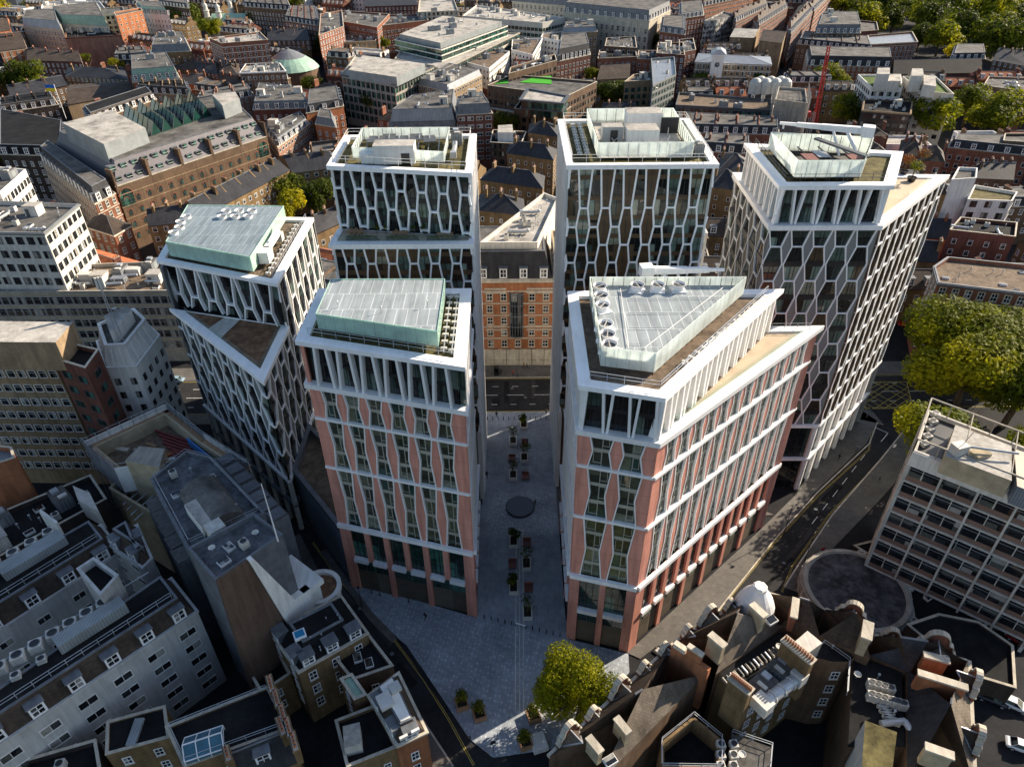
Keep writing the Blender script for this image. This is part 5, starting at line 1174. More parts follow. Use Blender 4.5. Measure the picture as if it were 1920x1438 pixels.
# inner court blocks
boxpart(man, 'rear_block', Q('p', [(1400, 1320), (1482, 1262), (1520, 1232), (1460, 1185), (1350, 1262)], 15.5), 0, 15.5, yelb, feltd)
boxpart(man, 'court_wall', Q('p', [(1562, 1240), (1590, 1240), (1602, 1232), (1545, 1205), (1520, 1230)], 16), 0, 16, brob, feltd)
boxpart(man, 'court_block', Q('p', [(1590, 1400), (1698, 1400), (1690, 1255), (1600, 1235)], 14.5), 0, 14.5, brob, feltd)
boxpart(man, 'water_tank_roof', Q('p', [(1616, 1438), (1672, 1452), (1682, 1372), (1622, 1350)], 19), 10, 19, concw, sedum)
boxpart(man, 'stair_hut', Q('p', [(1510, 1228), (1542, 1205), (1514, 1182), (1486, 1206)], 19), 15, 19, conc, concw)
boxpart(man, 'low_block', Q('p', [(1360, 1470), (1440, 1470), (1446, 1400), (1372, 1375)], 12), 0, 12, darb, felt)
pent = Q('p', [(1240, 1438), (1352, 1440), (1352, 1385), (1300, 1342), (1240, 1390)], 13); boxpart(man, 'light_well', pent, 0, 10, yelb, feltd); mb = MB(); mb.ring(ccw(pent), inset(ccw(pent), .35), 10, 13, yelb); mb.build('light_well_wall', man); railing(man, pent, 13, closed=True)
for i in range(2): kit('plant_unit', man, *P(1430+i*32, 1286-i*30, 16), 15.5, .65, (.75, 1.0, .7))
mb = MB((*P(1470, 1290, 17), 15.5)); a, c = P(1432, 1312, 17.5), P(1500, 1262, 17.5); mb.tube((*a, 16.6), (*c, 16.6), .85, steel, 14); mb.box((*a, 15.6), 1.8, 2.4, 1.9, acw, .6); mb.box((*c, 15.6), 1.6, 1.8, 2.1, acw, .6)
for t_ in (.25, .5, .75): q = lerp(a, c, t_); q2 = lerp(a, c, t_+.02); mb.tube((*q, 16.6), (*q2, 16.6), .95, acw, 14)
mb.build('duct', man)
for i in range(6):
    for j in range(2):
        if i < 4 or j == 0: kit('air_conditioner', man, *P(1634+i*12, 1303+i*3.5-j*22, 15.5), 14.5, -.2, (.9, .8, 1.1))
for i in range(6): kit('air_conditioner', man, *P(1352+(i % 2)*24, 1395+(i//2)*20, 12.8), 12, .1, (.9, .9, .8))
for f, hh in ((Fac(P(1482, 1262, 15.5), P(1520, 1232, 15.5)), 15), (Fac(P(1400, 1320, 15.5), P(1482, 1262, 15.5)), 15), (Fac(P(1562, 1240, 16), P(1590, 1240, 16)), 15)):
    a_ = atan2(f.d[1], f.d[0])
    for s_ in range(4):
        for i in range(max(1, int(f.L/2.6))): u = f.L*(i+.5)/max(1, int(f.L/2.6)); x, y, _ = f.w(u, 0, .02); put(win_mesh(1.2, 1.7, 'sash'), 'window', man, x, y, 2+s_*3.3, a_)
for i in range(14):
    a, c = P(1355+i*7.2, 1268-i*4.4, 16.2), P(1366+i*7.2, 1281-i*4.4, 16.2); mb = MB(); mb.tube((*a, 15.9), (*c, 15.9), .16, (conc, dkgrey, steel)[i % 3], 6); mb.tube((*c, 15.9), (*c, 15.5), .16, conc, 6); mb.build('pipe', man)
railing(man, Q('p', [(1482, 1262), (1545, 1205), (1592, 1238), (1588, 1300)], 16), 15.6); railing(man, Q('p', [(1372, 1375), (1446, 1400), (1440, 1470)], 12), 12)
for i, (x, y) in enumerate(((1500, 1205), (1460, 1215), (1425, 1250), (1560, 1215), (1610, 1260), (1680, 1330), (1650, 1262), (1400, 1390), (1425, 1420))): kit(('vent_pipe', 'satellite_dish', 'vent_pipe')[i % 3], man, *P(x, y, 16), (15.5, 14.6, 12)[0 if i < 4 else (1 if i < 7 else 2)])
for i in range(7): a = P(1660+i*3, 1320+i*5, 15.5); mb = MB((*a, 14.5)); mb.box((*a, 14.5), 1.6, .35, .5, acw, -.3+.4*(i % 2)); mb.build('cable_tray', man)
mb = MB(); a, c = P(1655, 1350, 15.8), P(1700, 1345, 15.8); mb.tube((*a, 15), (*c, 15), .45, steel, 10); mb.tube((*c, 15), (c[0]+.5, c[1]-2.5, 15), .45, steel, 10); mb.build('duct', man)
for i in range(3): kit('rooflight', man, *P([1145, 1441, 1240][i], [1420, 1178, 1430][i], 17.5), [16.6, 19.2, 9.8][i], .5)
# ---------------------------------------------------------------- slab on the right with its podium, drum and garage
gs = [(59.6, 80.0), (100, 56.6), (110, 70), (67.3, 91.4)]; gs = ccw([P(1712, 845, 30), P(2080, 985, 30), P(2080, 900, 30), P(1738, 768, 30)])
sl_ = thing('office_slab', 'office slab with a white grid front, brown panels and roof frame, right edge', 'building', (*centroid(gs), 0)); FOOT.append(gs)
body(sl_, gs, 3, 29.4, blackp, .5); f = Fac(gs[0], gs[1]); fr, cl = MB(), MB(); nb = int(f.L/5.0); bro_p = plain('brown_panel', (.19, .115, .085), .6, .15)
for i in range(nb+1):
    u = f.L*i/nb; f.rect(fr, max(0, u-.16), min(f.L, u+.16), 1.5, 27.2, -.5, .3, concw)
for s_ in range(7):
    z = 3+s_*3.5; f.rect(fr, 0, f.L, z-.14, z+.14, -.5, .22, concw)
    for i in range(nb): 
        f.rect(cl, f.L*i/nb+.16, f.L*(i+1)/nb-.16, z+.14, z+1.05, -.45, -.06, bro_p); u0, u1 = f.L*i/nb+.16, f.L*(i+1)/nb-.16; o = f.w((u0+u1)/2, z+2); mb = MB(o)
        mb.face([f.w(u0, z+1.05, -.14), f.w(u1, z+1.05, -.14), f.w(u1, z+3.36, -.14), f.w(u0, z+3.36, -.14)], GB)
        f.rect(mb, (u0+u1)/2-.06, (u0+u1)/2+.06, z+1.05, z+3.36, -.14, .02, concw); f.rect(mb, u0, u1, z+2.5, z+2.56, -.14, -.06, steel)
        mb.build('window', sl_)
f.rect(fr, 0, f.L, 27.2, 30, -.5, .25, whitew); fr.build('grid_frame', sl_); cl.build('spandrel_panels', sl_)
mb = MB(); g = Fac(gs[3], gs[0]); g.rect(mb, 0, g.L, 0, 30, -.5, .05, concw)
for s_ in range(6): g.rect(mb, 3.5, 5.0, 5+s_*3.5, 7+s_*3.5, .04, .1, GB)
for a, b in ((1, 2), (2, 3)): g = Fac(gs[a], gs[b]); g.rect(mb, 0, g.L, 0, 30, -.5, 0, concw)
mb.build('end_wall', sl_)
mb = MB(); mb.ring(gs, inset(gs, .4), 29.2, 30.1, concw); mb.face([(*p, 29) for p in inset(gs, .35)], felt); mb.build('roof', sl_)
pr_ = Q('p', [(1770, 858), (1895, 905), (1895, 840), (1790, 800)], 32); boxpart(sl_, 'penthouse', pr_, 29, 32.4, buff, feltl); boxpart(sl_, 'penthouse', Q('p', [(1905, 915), (2060, 975), (2060, 900), (1900, 845)], 32), 29, 32.4, corr, slats('tan_roof_sheet', (.36, .30, .22), (.28, .23, .17), .5, 1))
mb = MB()
for a, b in zip(gs, gs[1:]+gs[:1]): 
    mb.tube((*a, 32.4), (*b, 32.4), .16, conc, 4)
    for i in range(9): q = lerp(a, b, i/8); mb.tube((*q, 29), (*q, 32.4), .1, conc, 4)
for i in range(8): mb.tube((*lerp(gs[0], gs[1], i/8), 32.4), (*lerp(gs[3], gs[2], i/8), 32.4), .1, conc, 4) if i in (0, 2, 4) else None
mb.build('roof_frame', sl_)
mb = MB(); q = P(1800, 838, 33.5); mb.box((*q, 32.4), 2.2, 1.6, 1.6, acw, .3); mb.tube((*q, 33.8), (q[0]+8, q[1]-1.5, 33.4), .2, steel, 6); mb.box((q[0]+3, q[1]-.6, 32.4), 2.6, 1.8, .6, buff, .3); mb.tube((*q, 33), (q[0]+1, q[1], 36.5), .05, steel, 4); mb.build('roof_crane', sl_)
for i in range(5): kit('air_conditioner', sl_, *P(1735+i*5, 830-i*14, 30), 29, .3, (1.1, 1, .8))
dr = thing('round_building', 'low round drum building with a stained dark disc roof beside the right hand street', 'building', (60, 80, 0))
dx, dy = P(1606, 1102, 3.2)
mb = MB((dx, dy, 0)); mb.lathe((dx, dy, 0), [(9.1, 0), (9.1, 2.7), (8.8, 2.75), (8.8, 3.2), (8.1, 3.25), (8.1, 3.05), (7.9, 3.0)], conc, 48, roofing('stained_roof', (.06, .056, .06), patch=(.5, 2.3), scale=.35)); mb.build('drum_wall', dr)
mb = MB((dx, dy, 0))
for i in range(30): a = 2*pi*i/30; mb.box((dx+9.12*cos(a), dy+9.12*sin(a), .1), .25, .25, 2.5, concw, a)
mb.build('pier', dr)
pd = bld('dark podium roof with white round vents and glass boxes between drum and office slab', [P(1600, 1022, 2.6), P(1700, 1085, 2.6), P(1715, 1175, 2.6), P(1820, 1180, 2.6), P(2050, 1120, 2.6), P(2050, 1010, 2.6), P(1690, 1000, 2.6)], 2.6, 'dark', 'flat', 'feltd', None, seed=40, par=.3, name='podium')
pd2 = bld('flat dark garage roof with a low parapet beside the parked cars', Q('p', [(1812, 1262), (1905, 1290), (1900, 1210), (1835, 1165), (1760, 1150), (1700, 1170)], 5), 5, 'dark', 'flat', 'feltd', None, seed=41, par=.4, name='garage', cat='garage')
for x, y in ((1616, 1035), (1662, 1045), (1708, 1098), (1714, 1160)): q = P(x, y, 3); mb = MB((*q, 2.3)); mb.lathe((*q, 2.3), [(.75, 0), (.75, .5), (.6, .55)], acw, 14); mb.box((*q, 2.84), 1.0, .14, .06, dkgrey, .5); mb.box((*q, 2.84), .14, 1.0, .06, dkgrey, .5); mb.build('round_vent', pd)
for x, y in ((1605, 1040), (1625, 1044), (1680, 1058), (1694, 1090), (1730, 1072), (1740, 1120), (1776, 1125), (1765, 1090)): kit('rooflight', pd, *P(x, y, 2.6), 2.3, .5, (.8, .8, 1.2))
# street front between the towers
bp = [P(880, 527, 25), P(1030, 524, 25), P(1025, 470, 25), P(880, 468, 25)]
b = bld('red and cream striped facade with glazed centre bay and slate mansard across the street', [(-14, 153.2), (10.3, 153.0), (10.3, 172), (-14, 172)], 24.8, 'ora', 'mansard', 'slate', ('stone', 1.6, 2.1), 3.05, 3.35, 5.0, mh=6.5, dorm=4.4, band='stone', trim='stone', seed=42, ml=2.2, base=('stone', 4.6), name='striped_building')
g = Fac((-14, 153.2), (10.3, 153.0)); mb = MB(); c = 15.3
for k in range(7):
    a0, a1 = pi*k/7, pi*(k+1)/7; x0, y0, x1, y1 = -1.7*cos(a0), .8*sin(a0), -1.7*cos(a1), .8*sin(a1)
    mb.face([g.w(c+x0, 9, y0), g.w(c+x1, 9, y1), g.w(c+x1, 21.5, y1), g.w(c+x0, 21.5, y0)], GB); mb.tube(g.w(c+x0, 9, y0), g.w(c+x0, 21.5, y0), .09, lead, 4)
    for z in range(9, 22, 3): mb.tube(g.w(c+x0, z, y0), g.w(c+x1, z, y1), .14, lead, 4)
mb.build('bay_window', b)
for z in (10.6, 11.6, 21.2, 22.2):
    mb = MB(); g.rect(mb, 7.5, c-2.5, z, z+.45, 0, .1, stone); g.rect(mb, c+2.5, 24.2, z, z+.45, 0, .1, stone); mb.build('stripe', b)
for i in range(5): baywin(b, g, 8.2+i*3.25, 10.6+i*3.25, .2, 5.2, -.05, GK, 1)
b = bld('white flat roof with ducts and a bright parapet behind the striped facade', Q('p', [(900, 455), (1008, 455), (1046, 372), (1020, 362)], 33), 33, 'concw', 'flat', 'feltl', None, kitn=10, seed=43, kinds=('duct', 'air_conditioner', 'rooflight', 'vent_pipe'))
b = bld('narrow buff building with a planted roof box right of the striped facade', [(10.5, 153.0), (18, 153), (18, 170), (10.5, 170)], 30, 'buff', 'flat', 'sedum', ('sash', 1.1, 1.8), 2.6, 3.2, 4, seed=44)
b = bld('grey block with white parapet and fan box between the flat topped and right towers', [(28, 154), (46, 154), (46, 172), (28, 172)], 36, 'white', 'flat', 'feltd', ('dark', 2.2, 1.6), 3.2, 3.4, 4, kitn=3, seed=45)
b = bld('red brick corner block with cream bands and stained pale roof behind the big tree', [P(1722, 600, 0)[:2] and P(1760, 530, 22), P(2010, 560, 22), P(2010, 505, 22), P(1778, 482, 22), P(1752, 500, 22)], 22, 'red', 'flat', 'gravel', ('stone', 1.6, 2.2), 2.7, 3.6, 3.6, band='stone', trim='lead', kitn=7, seed=46, kinds=('vent_pipe', 'rooflight', 'vent_pipe'))
# ---------------------------------------------------------------- the city behind
def cb(reg, pts, h, label, **k): return bld(label, Q(reg, pts, h), h, **k)
OF = ('dark', 1.9, 1.9); SA = ('sash', 1.2, 1.9); WH = ('white', 1.4, 1.6)
# brown brick office with arches (upper left)
ob = [(650, 1052), (1500, 768), (1330, 600), (300, 850)]
b = cb('A', ob, 22, 'long brown brick office with arched windows, grey sloping glazed roof and dark green atrium glass', wall='bro', roof='mansard', rmat='mauve', win=('arch', 1.9, 2.4), bay=4.1, sh=4.1, z0=2.6, mh=7, dorm=0, band='tan', seed=60, ml=3.6, name='arcaded_office')
f = Fac(*ccw(Q('A', ob, 22))[:2]); a_ = atan2(f.d[1], f.d[0])
for i in range(16):
    for r_ in range(2):
        u = f.L*(i+.6)/16.4; x, y, _ = f.w(u, 0, -.55-1.55*r_-.2); put(proto('roof dormer green', lambda mb: (mb.box((0, 1.1, 0), 2.3, 2.2, 1.9, lead), mb.face([(-1, -.03, .3), (1, -.03, .3), (1, -.03, 1.7), (-1, -.03, 1.7)], GG), mb.box((0, -.06, .9), 2, .05, .08, white))), 'dormer', b, x, y, 22.7+3.3*r_, a_)
for i in range(6): u = f.L*i/5; mb = MB((*f.w(u, 0)[:2], 22)); f.rect(mb, max(0, u-.5), min(f.L, u+.5), 22, 27.5, -3.2, .2, brob); mb.build('buttress', b)
for u in (2.6, f.L-3): x, y, _ = f.w(u, 0, .06); put(win_mesh(5.2, 6.4, 'arch'), 'window', b, x, y, 14.6, a_)
boxpart(b, 'plant_room', Q('A', [(600, 862), (832, 770), (640, 665), (368, 740)], 31), 27, 34, louv, feltl)
boxpart(b, 'plant_room', Q('A', [(1260, 640), (1355, 600), (1330, 560), (1200, 575)], 31), 27, 34, louv, feltl)
ar = ccw(Q('A', [(850, 765), (1190, 650), (1110, 560), (690, 660)], 29)); grn = plain('dark_green_glass', (.012, .05, .04), .12, .3); mb = MB()
for i in range(6):
    a0, a1 = i/6, (i+1)/6; p0, p1, q0, q1 = lerp(ar[0], ar[1], a0), lerp(ar[0], ar[1], a1), lerp(ar[3], ar[2], a0), lerp(ar[3], ar[2], a1); m0, m1 = lerp(p0, p1, .5), lerp(q0, q1, .5)
    mb.face([(*p0, 29), (*m0, 33.5), (*m1, 33.5), (*q0, 29)], grn); mb.face([(*m0, 33.5), (*p1, 29), (*q1, 29), (*m1, 33.5)], grn); mb.face([(*p0, 29), (*p1, 29), (*m0, 33.5)], grn)
    for k in range(7): e0, e1, e2 = lerp(p0, q0, k/6), lerp(m0, m1, k/6), lerp(p1, q1, k/6); mb.tube((*e0, 29.05), (*e1, 33.55), .12, dkgrey, 3); mb.tube((*e1, 33.55), (*e2, 29.05), .12, dkgrey, 3)
mb.prism(ar, 26, 29, GG); mb.build('glass_atrium', b)
cb('A', [(535, 1150), (650, 1090), (300, 850), (235, 905)], 21, 'striped red brick and stone wing with slate mansard ending the arcaded office', wall='red', roof='mansard', rmat='slate', win=('stone', 1.5, 2.2), bay=2.7, sh=3.7, z0=3, mh=5, dorm=4, band='stone', seed=61)
# yellow brick terraces
cb('A', [(1130, 1215), (1625, 955), (1490, 925), (1010, 1165)], 17, 'long yellow brick terrace with slate roof and tall chimneys below the arcaded office', wall='yel', roof='gable', win=WH, bay=3, chim=6, rh=3.4, seed=62)
cb('A', [(830, 1270), (1085, 1240), (1050, 1165), (850, 1195)], 16, 'short yellow brick house with slate roof and red chimney pots just behind the prow tower', wall='yel', roof='gable', win=WH, bay=2.8, chim=3, rh=3.2, seed=63)
cb('A', [(1640, 975), (1905, 940), (1800, 860), (1560, 880)], 16, 'yellow brick house row with slate roof behind the dark green trees', wall='yel', roof='gable', win=WH, bay=3, chim=3, rh=3.4, seed=64)
cb('A', [(1735, 1330), (1960, 1230), (1900, 1180), (1730, 1240)], 15, 'yellow brick houses with conical stair roof between prow tower and terrace tower', wall='yel', roof='gable', win=WH, bay=3, chim=3, rh=3.4, seed=65)
cb('A', [(480, 1270), (640, 1320), (735, 1265), (560, 1190)], 15, 'dark red brick corner house with hipped brown roof and cream cornice', wall='red', roof='hip', rmat='slateb', win=('stone', 1.5, 2.1), bay=3, sh=3.8, rh=3.2, trim='stone', seed=66)
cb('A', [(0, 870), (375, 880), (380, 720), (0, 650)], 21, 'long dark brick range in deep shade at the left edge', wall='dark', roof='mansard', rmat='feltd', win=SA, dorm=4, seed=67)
cb('A', [(510, 690), (880, 560), (840, 520), (470, 640)], 19, 'brown tiled range with a row of white dormers behind the arcaded office', wall='bro', roof='mansard', rmat='slateb', win=SA, dorm=3.8, seed=68)
cb('A', [(1560, 830), (1740, 700), (1700, 650), (1490, 740)], 16, 'red brick flats with a white flat roof and row of rooflights', wall='pnk', roof='mansard', rmat='lead', win=('white', 1.6, 1.5), bay=2.8, mh=2.6, dorm=5, kitn=3, seed=69)
cb('A', [(1770, 700), (1890, 720), (1880, 660), (1790, 640)], 18, 'small red brick gabled block with arched windows at end of the white roofed flats', wall='ora', roof='mansard', rmat='lead', win=SA, mh=3, seed=70)
cb('A', [(1420, 620), (1750, 610), (1700, 530), (1450, 500)], 18, 'dark brick block with grey lead upper storeys and roof tank left of terrace tower', wall='dred', roof='mansard', rmat='lead', win=SA, dorm=4, kitn=5, seed=71)
cb('A', [(1720, 640), (1930, 600), (1910, 520), (1730, 545)], 19, 'bright red brick block with gables and arched top windows left of terrace tower', wall='ora', roof='mansard', rmat='slate', win=SA, dorm=5, seed=72)
cb('A', [(1735, 870), (1915, 830), (1890, 785), (1740, 800)], 13, 'low grey flat roof behind yellow houses, red chimney beside it', wall='bro', roof='flat', win=SA, seed=73, chim=2)
cb('A', [(380, 590), (760, 520), (720, 460), (390, 480)], 15, 'wide low hall with blank grey brown wall and long sloping roof', wall='tan', roof='gable', rmat='slateb', win=None, rh=2.5, seed=74)
for i, (pts, w, lab) in enumerate((
    ([(60, 540), (380, 480), (340, 440), (40, 500)], 'bro', 'brown terrace with skylights and white dormers near the left edge, second row'),
    ([(0, 640), (330, 590), (300, 545), (0, 590)], 'dark', 'dark terrace with a pale flat roof at the left edge, front row'),
    ([(370, 430), (720, 450), (700, 400), (380, 380)], 'yel', 'dark roofed yellow terrace with many white windows below the pinkish warehouse'),
    ([(150, 340), (460, 350), (440, 290), (180, 270)], 'dred', 'dark red terrace with white shopfronts and stepped gables, upper left'),
    ([(640, 340), (840, 335), (820, 290), (660, 300)], 'dark', 'black roofed long low house row left of the yellow corner block'),
    ([(980, 390), (1240, 400), (1220, 340), (1000, 340)], 'bro', 'brown house row with small roof terrace under the white and red block'),
    ([(1100, 400), (1225, 420), (1210, 370), (1110, 365)], 'red', 'small orange tiled house with two white dormers'),
    ([(770, 520), (1080, 540), (1060, 490), (790, 480)], 'tan', 'low white roofed workshop with round ducts below the green mansard'),
    ([(990, 470), (1190, 480), (1170, 420), (1000, 430)], 'red', 'red chimneyed terrace row right of the green mansard'),
    ([(1230, 460), (1420, 520), (1400, 450), (1250, 420)], 'red', 'terrace with rows of red chimneys and white trimmed gables'),
    ([(1100, 600), (1430, 540), (1400, 500), (1120, 560)], 'pnk', 'pink and white gabled terrace behind the atrium glass'),
    ([(1230, 420), (1345, 440), (1340, 360), (1240, 350)], 'dark', 'dark narrow house row left of the brown hotel with white windows'))):
    cb('A', pts, 14+i % 4, lab, wall=w, roof=('gable', 'mansard', 'hip')[i % 3], win=SA, bay=2.8, dorm=4 if i % 3 == 1 else 0, chim=4, rh=3.2, seed=80+i, rmat='slateb' if i % 2 else 'slate')
cb('A', [(745, 460), (1010, 440), (960, 350), (740, 370)], 21, 'pale green and white mansard block with round dormers and red end bay', wall='ora', roof='mansard', rmat='copper', win=SA, mh=5.5, dorm=3.4, trim='stone', kitn=3, seed=95)
cb('A', [(850, 300), (1075, 290), (1040, 215), (870, 240)], 22, 'yellow brick corner block with blue grey roof pavilion', wall='yel', roof='mansard', rmat='lead', win=SA, mh=4, kitn=4, seed=96)
cb('A', [(1245, 245), (1505, 225), (1460, 180), (1175, 215)], 28, 'white ended red brick block with white bands and parapet, upper left', wall='red', roof='flat', rmat='feltl', win=('white', 1.4, 1.7), bay=2.8, band='white', kitn=5, seed=97)
cb('A', [(1345, 410), (1605, 400), (1570, 355), (1380, 360)], 24, 'brown brick hotel with white windows and a crowded white rooftop', wall='bro', roof='flat', rmat='feltl', win=('white', 1.5, 1.9), bay=2.6, trim='white', kitn=10, seed=98)
cb('A', [(365, 215), (680, 200), (600, 160), (370, 165)], 20, 'pinkish brick warehouse with blank gable walls and white roof boxes', wall='pnk', roof='flat', rmat='feltd', win=None, kitn=4, seed=99, trim='dred')
cb('A', [(650, 90), (800, 60), (790, 45), (640, 70)], 30, 'tall plain red brick tower block with few white windows, upper left', wall='ora', roof='flat', win=('white', 1.2, 1.4), bay=4, seed=100)
cb('A', [(800, 80), (950, 90), (900, 50), (770, 45)], 25, 'white fronted block with green grey mansard right of the plain red tower', wall='white', roof='mansard', rmat='copper', win=SA, mh=5, dorm=3.5, seed=101)
cb('A', [(560, 90), (700, 80), (690, 40), (560, 50)], 26, 'pale grey office with glass front behind the plain red tower', wall='conc', roof='flat', win=OF, kitn=4, seed=102)
cb('A', [(130, 150), (350, 170), (330, 95), (150, 100)], 24, 'long stone block with a curved blue glass roof at upper left', wall='stone', roof='mansard', rmat='zinc', win=('stone', 1.5, 2.2), mh=5, seed=103)
cb('A', [(350, 140), (610, 150), (560, 60), (300, 90)], 23, 'stone block with pale green roof beside the curved glass roof', wall='stone', roof='mansard', rmat='copper', win=SA, mh=6, seed=104)
cb('A', [(230, 50), (600, 60), (560, 10), (240, 10)], 24, 'white flat roofed office with roof plant at the top edge, left', wall='white', roof='flat', rmat='feltl', win=OF, kitn=8, seed=105)
cb('A', [(0, 290), (150, 270), (120, 190), (0, 200)], 20, 'orange brick gabled house with stone bands and chimneys at the left edge', wall='ora', roof='gable', rmat='slateb', win=('stone', 1.2, 2), band='stone', chim=4, rh=5, seed=106)
cb('A', [(0, 180), (60, 170), (50, 110), (0, 120)], 24, 'red brick gable with tall chimney at the top left edge', wall='ora', roof='gable', rmat='slateb', win=SA, chim=2, rh=4, seed=107)
cb('A', [(1600, 120), (1800, 150), (1780, 60), (1620, 60)], 20, 'red and white house row with glazed slope right of the church', wall='red', roof='mansard', win=SA, dorm=4, chim=3, seed=108)
cb('A', [(1500, 230), (1740, 230), (1720, 170), (1520, 180)], 16, 'dark brown terrace with many chimneys behind the domed hall', wall='bro', roof='gable', win=SA, chim=6, seed=109)
cb('A', [(1790, 200), (1930, 150), (1920, 60), (1800, 80)], 26, 'tall red brick block at top left of centre with white windows', wall='red', roof='flat', win=SA, kitn=3, seed=110)
cb('A', [(900, 30), (1060, 50), (1050, -40), (880, -30)], 22, 'dark slate terrace with white dormers left of the church', wall='dark', roof='mansard', win=SA, dorm=4, seed=111)
cb('A', [(1370, 40), (1640, 60), (1600, -30), (1360, -20)], 22, 'dark mansard terrace with white windows right of the church', wall='bro', roof='mansard', win=SA, dorm=4, chim=4, seed=112)
# church with four white turrets
ch = thing('church', 'white stone church with four small turrets and a green copper roof, top left', 'church', (*P(*ZP('A', 1240, 110), 14), 0)); c = Vector(P(*ZP('A', 1240, 110), 14)); FOOT.append([(c.x-22, c.y-10), (c.x+22, c.y-10), (c.x+22, c.y+25), (c.x-22, c.y+25)])
mb = MB(); mb.box((c.x+6, c.y+4, 0), 26, 16, 13, stone); mb.build('wall', ch)
mb = MB(); mb.hexa([(c.x-7.5, c.y-4.6, 13), (c.x+19.5, c.y-4.6, 13), (c.x+19.5, c.y+12.6, 13), (c.x-7.5, c.y+12.6, 13)], [(c.x-7.5, c.y+3.5, 17.5), (c.x+19.5, c.y+3.5, 17.5), (c.x+19.5, c.y+4.5, 17.5), (c.x-7.5, c.y+4.5, 17.5)], copper); mb.build('roof', ch)
for x, y in ((-12, 5), (0, -2), (4, 16), (22, 18)):
    mb = MB((c.x+x, c.y+y, 0)); mb.box((c.x+x, c.y+y, 0), 4.2, 4.2, 15, stone); mb.lathe((c.x+x, c.y+y, 15), [(2.3, 0), (2.0, .4), (2.0, 4), (2.5, 4.2), (2.5, 4.8), (1.6, 5), (1.5, 7.5), (1.9, 7.7), (1.2, 9), (.5, 9.8), (.15, 12)], concw, 12); mb.build('turret', ch)
# domed hall
dh = thing('domed_hall', 'round hall with a pale green conical roof, upper left', 'hall', (*P(*ZP('A', 1630, 370), 12), 0)); c = P(*ZP('A', 1630, 370), 12); FOOT.append([(c[0]-17, c[1]-17), (c[0]+17, c[1]-17), (c[0]+17, c[1]+17), (c[0]-17, c[1]+17)])
mb = MB((*c, 0)); mb.lathe((*c, 0), [(16.5, 0), (16.5, 11)], brob, 24); mb.build('wall', dh); mb = MB((*c, 11)); mb.lathe((*c, 11), [(17.2, 0), (14, 3), (9.6, 6)], copper, 24); mb.lathe((*c, 17), [(9.6, 0), (5, 2.6), (.8, 4.3), (.8, 5)], lead, 24); mb.build('roof', dh)
# centre
cb('B', [(0, 420), (300, 475), (520, 370), (80, 305)], 24, 'grey modern office with glazed front and bright crowded flat roof, left of terrace tower top', wall='conc', roof='flat', rmat='feltl', win=('green', 2.4, 2.8), bay=3, sh=4, z0=3, kitn=16, trim='dk', seed=120)
boxpart(bpy.context.scene.objects[-1] if False else tag(thing('roof_plant_house', 'grey louvred plant house with white ducts on the grey modern office', 'plant house', (*P(*ZP('B', 230, 400), 26), 23)), None), 'louvres', Q('B', [(40, 400), (310, 440), (470, 365), (120, 318)], 27), 23.2, 27.5, louv, feltl)
cb('B', [(300, 330), (575, 390), (1000, 185), (420, 180)], 22, 'stepped white and grey office terraces with glass bands, centre top', wall='stone', roof='flat', rmat='feltl', win=('green', 2.6, 2.2), bay=3, sh=3.8, z0=3, kitn=2, seed=121, trim='conc')
u_ = thing('upper_storeys', 'set back glass top storeys and crowded white roof above the stepped office terraces', 'building', (*P(*ZP('B', 560, 250), 30), 21)); q = ccw(Q('B', [(300, 205), (560, 262), (930, 130), (560, 95)], 29)); boxpart(u_, 'glazed_storeys', q, 21.2, 27, GG, felt); boxpart(u_, 'plant_deck', inset(q, 2.5), 27, 30, louv, feltl)
for i in range(14): p_ = lerp(lerp(q[0], q[1], R.random()), lerp(q[3], q[2], R.random()), R.random()); kit(R.choice(('plant_unit', 'air_conditioner', 'duct', 'rooflight')), u_, *lerp(p_, centroid(q), .35), 30, R.random())
mb = MB()
for k in range(3): mb.ring(inset(q, -.5), q, 21.3+k*2.8, 21.8+k*2.8, concw)
mb.build('floor_band', u_)
cb('B', [(680, 90), (1130, 130), (1260, 100), (760, 30)], 24, 'pale grey office with long glass bands and white roof, further back in the centre', wall='concw', roof='flat', rmat='feltl', win=('green', 2.6, 2), bay=3, sh=3.6, kitn=12, seed=122)
cb('B', [(430, 480), (600, 520), (790, 425), (600, 385)], 19, 'small brick and white panel flats with solar panels on a flat roof', wall='tan', roof='mansard', rmat='zinc', win=('white', 1.5, 1.5), mh=3, kitn=6, seed=123)
cb('B', [(645, 335), (830, 385), (945, 290), (760, 260)], 20, 'pale blue rendered flats with white plant boxes on roof, front block', wall='white', roof='flat', rmat='gravel', win=('white', 1.5, 1.5), bay=2.8, kitn=4, seed=124, base=('dred', 9))
cb('B', [(955, 280), (1075, 310), (1130, 215), (960, 225)], 20, 'pale blue rendered flats, middle block of the stepped row', wall='white', roof='flat', rmat='gravel', win=('white', 1.5, 1.5), bay=2.8, kitn=3, seed=125, base=('dred', 9))
cb('B', [(1120, 210), (1235, 230), (1240, 175), (1130, 190)], 20, 'pale rendered flats with red brick base, rear block of the stepped row', wall='white', roof='flat', rmat='gravel', win=('white', 1.5, 1.5), bay=2.8, kitn=2, seed=126, base=('dred', 9))
cb('B', [(1240, 190), (1440, 180), (1400, 135), (1250, 150)], 22, 'tan brick and glass topped flats in front of the pale classical office', wall='tan', roof='mansard', rmat='zinc', win=WH, mh=3, kitn=4, seed=127)
cb('B', [(1250, 70), (1730, 120), (1850, 60), (1330, 20)], 27, 'long pale classical office with lead mansard and stone pavilions, top centre', wall='stone', roof='mansard', rmat='lead', win=('stone', 1.8, 3.2), bay=4, sh=5, mh=6, dorm=6, trim='stone', seed=128)
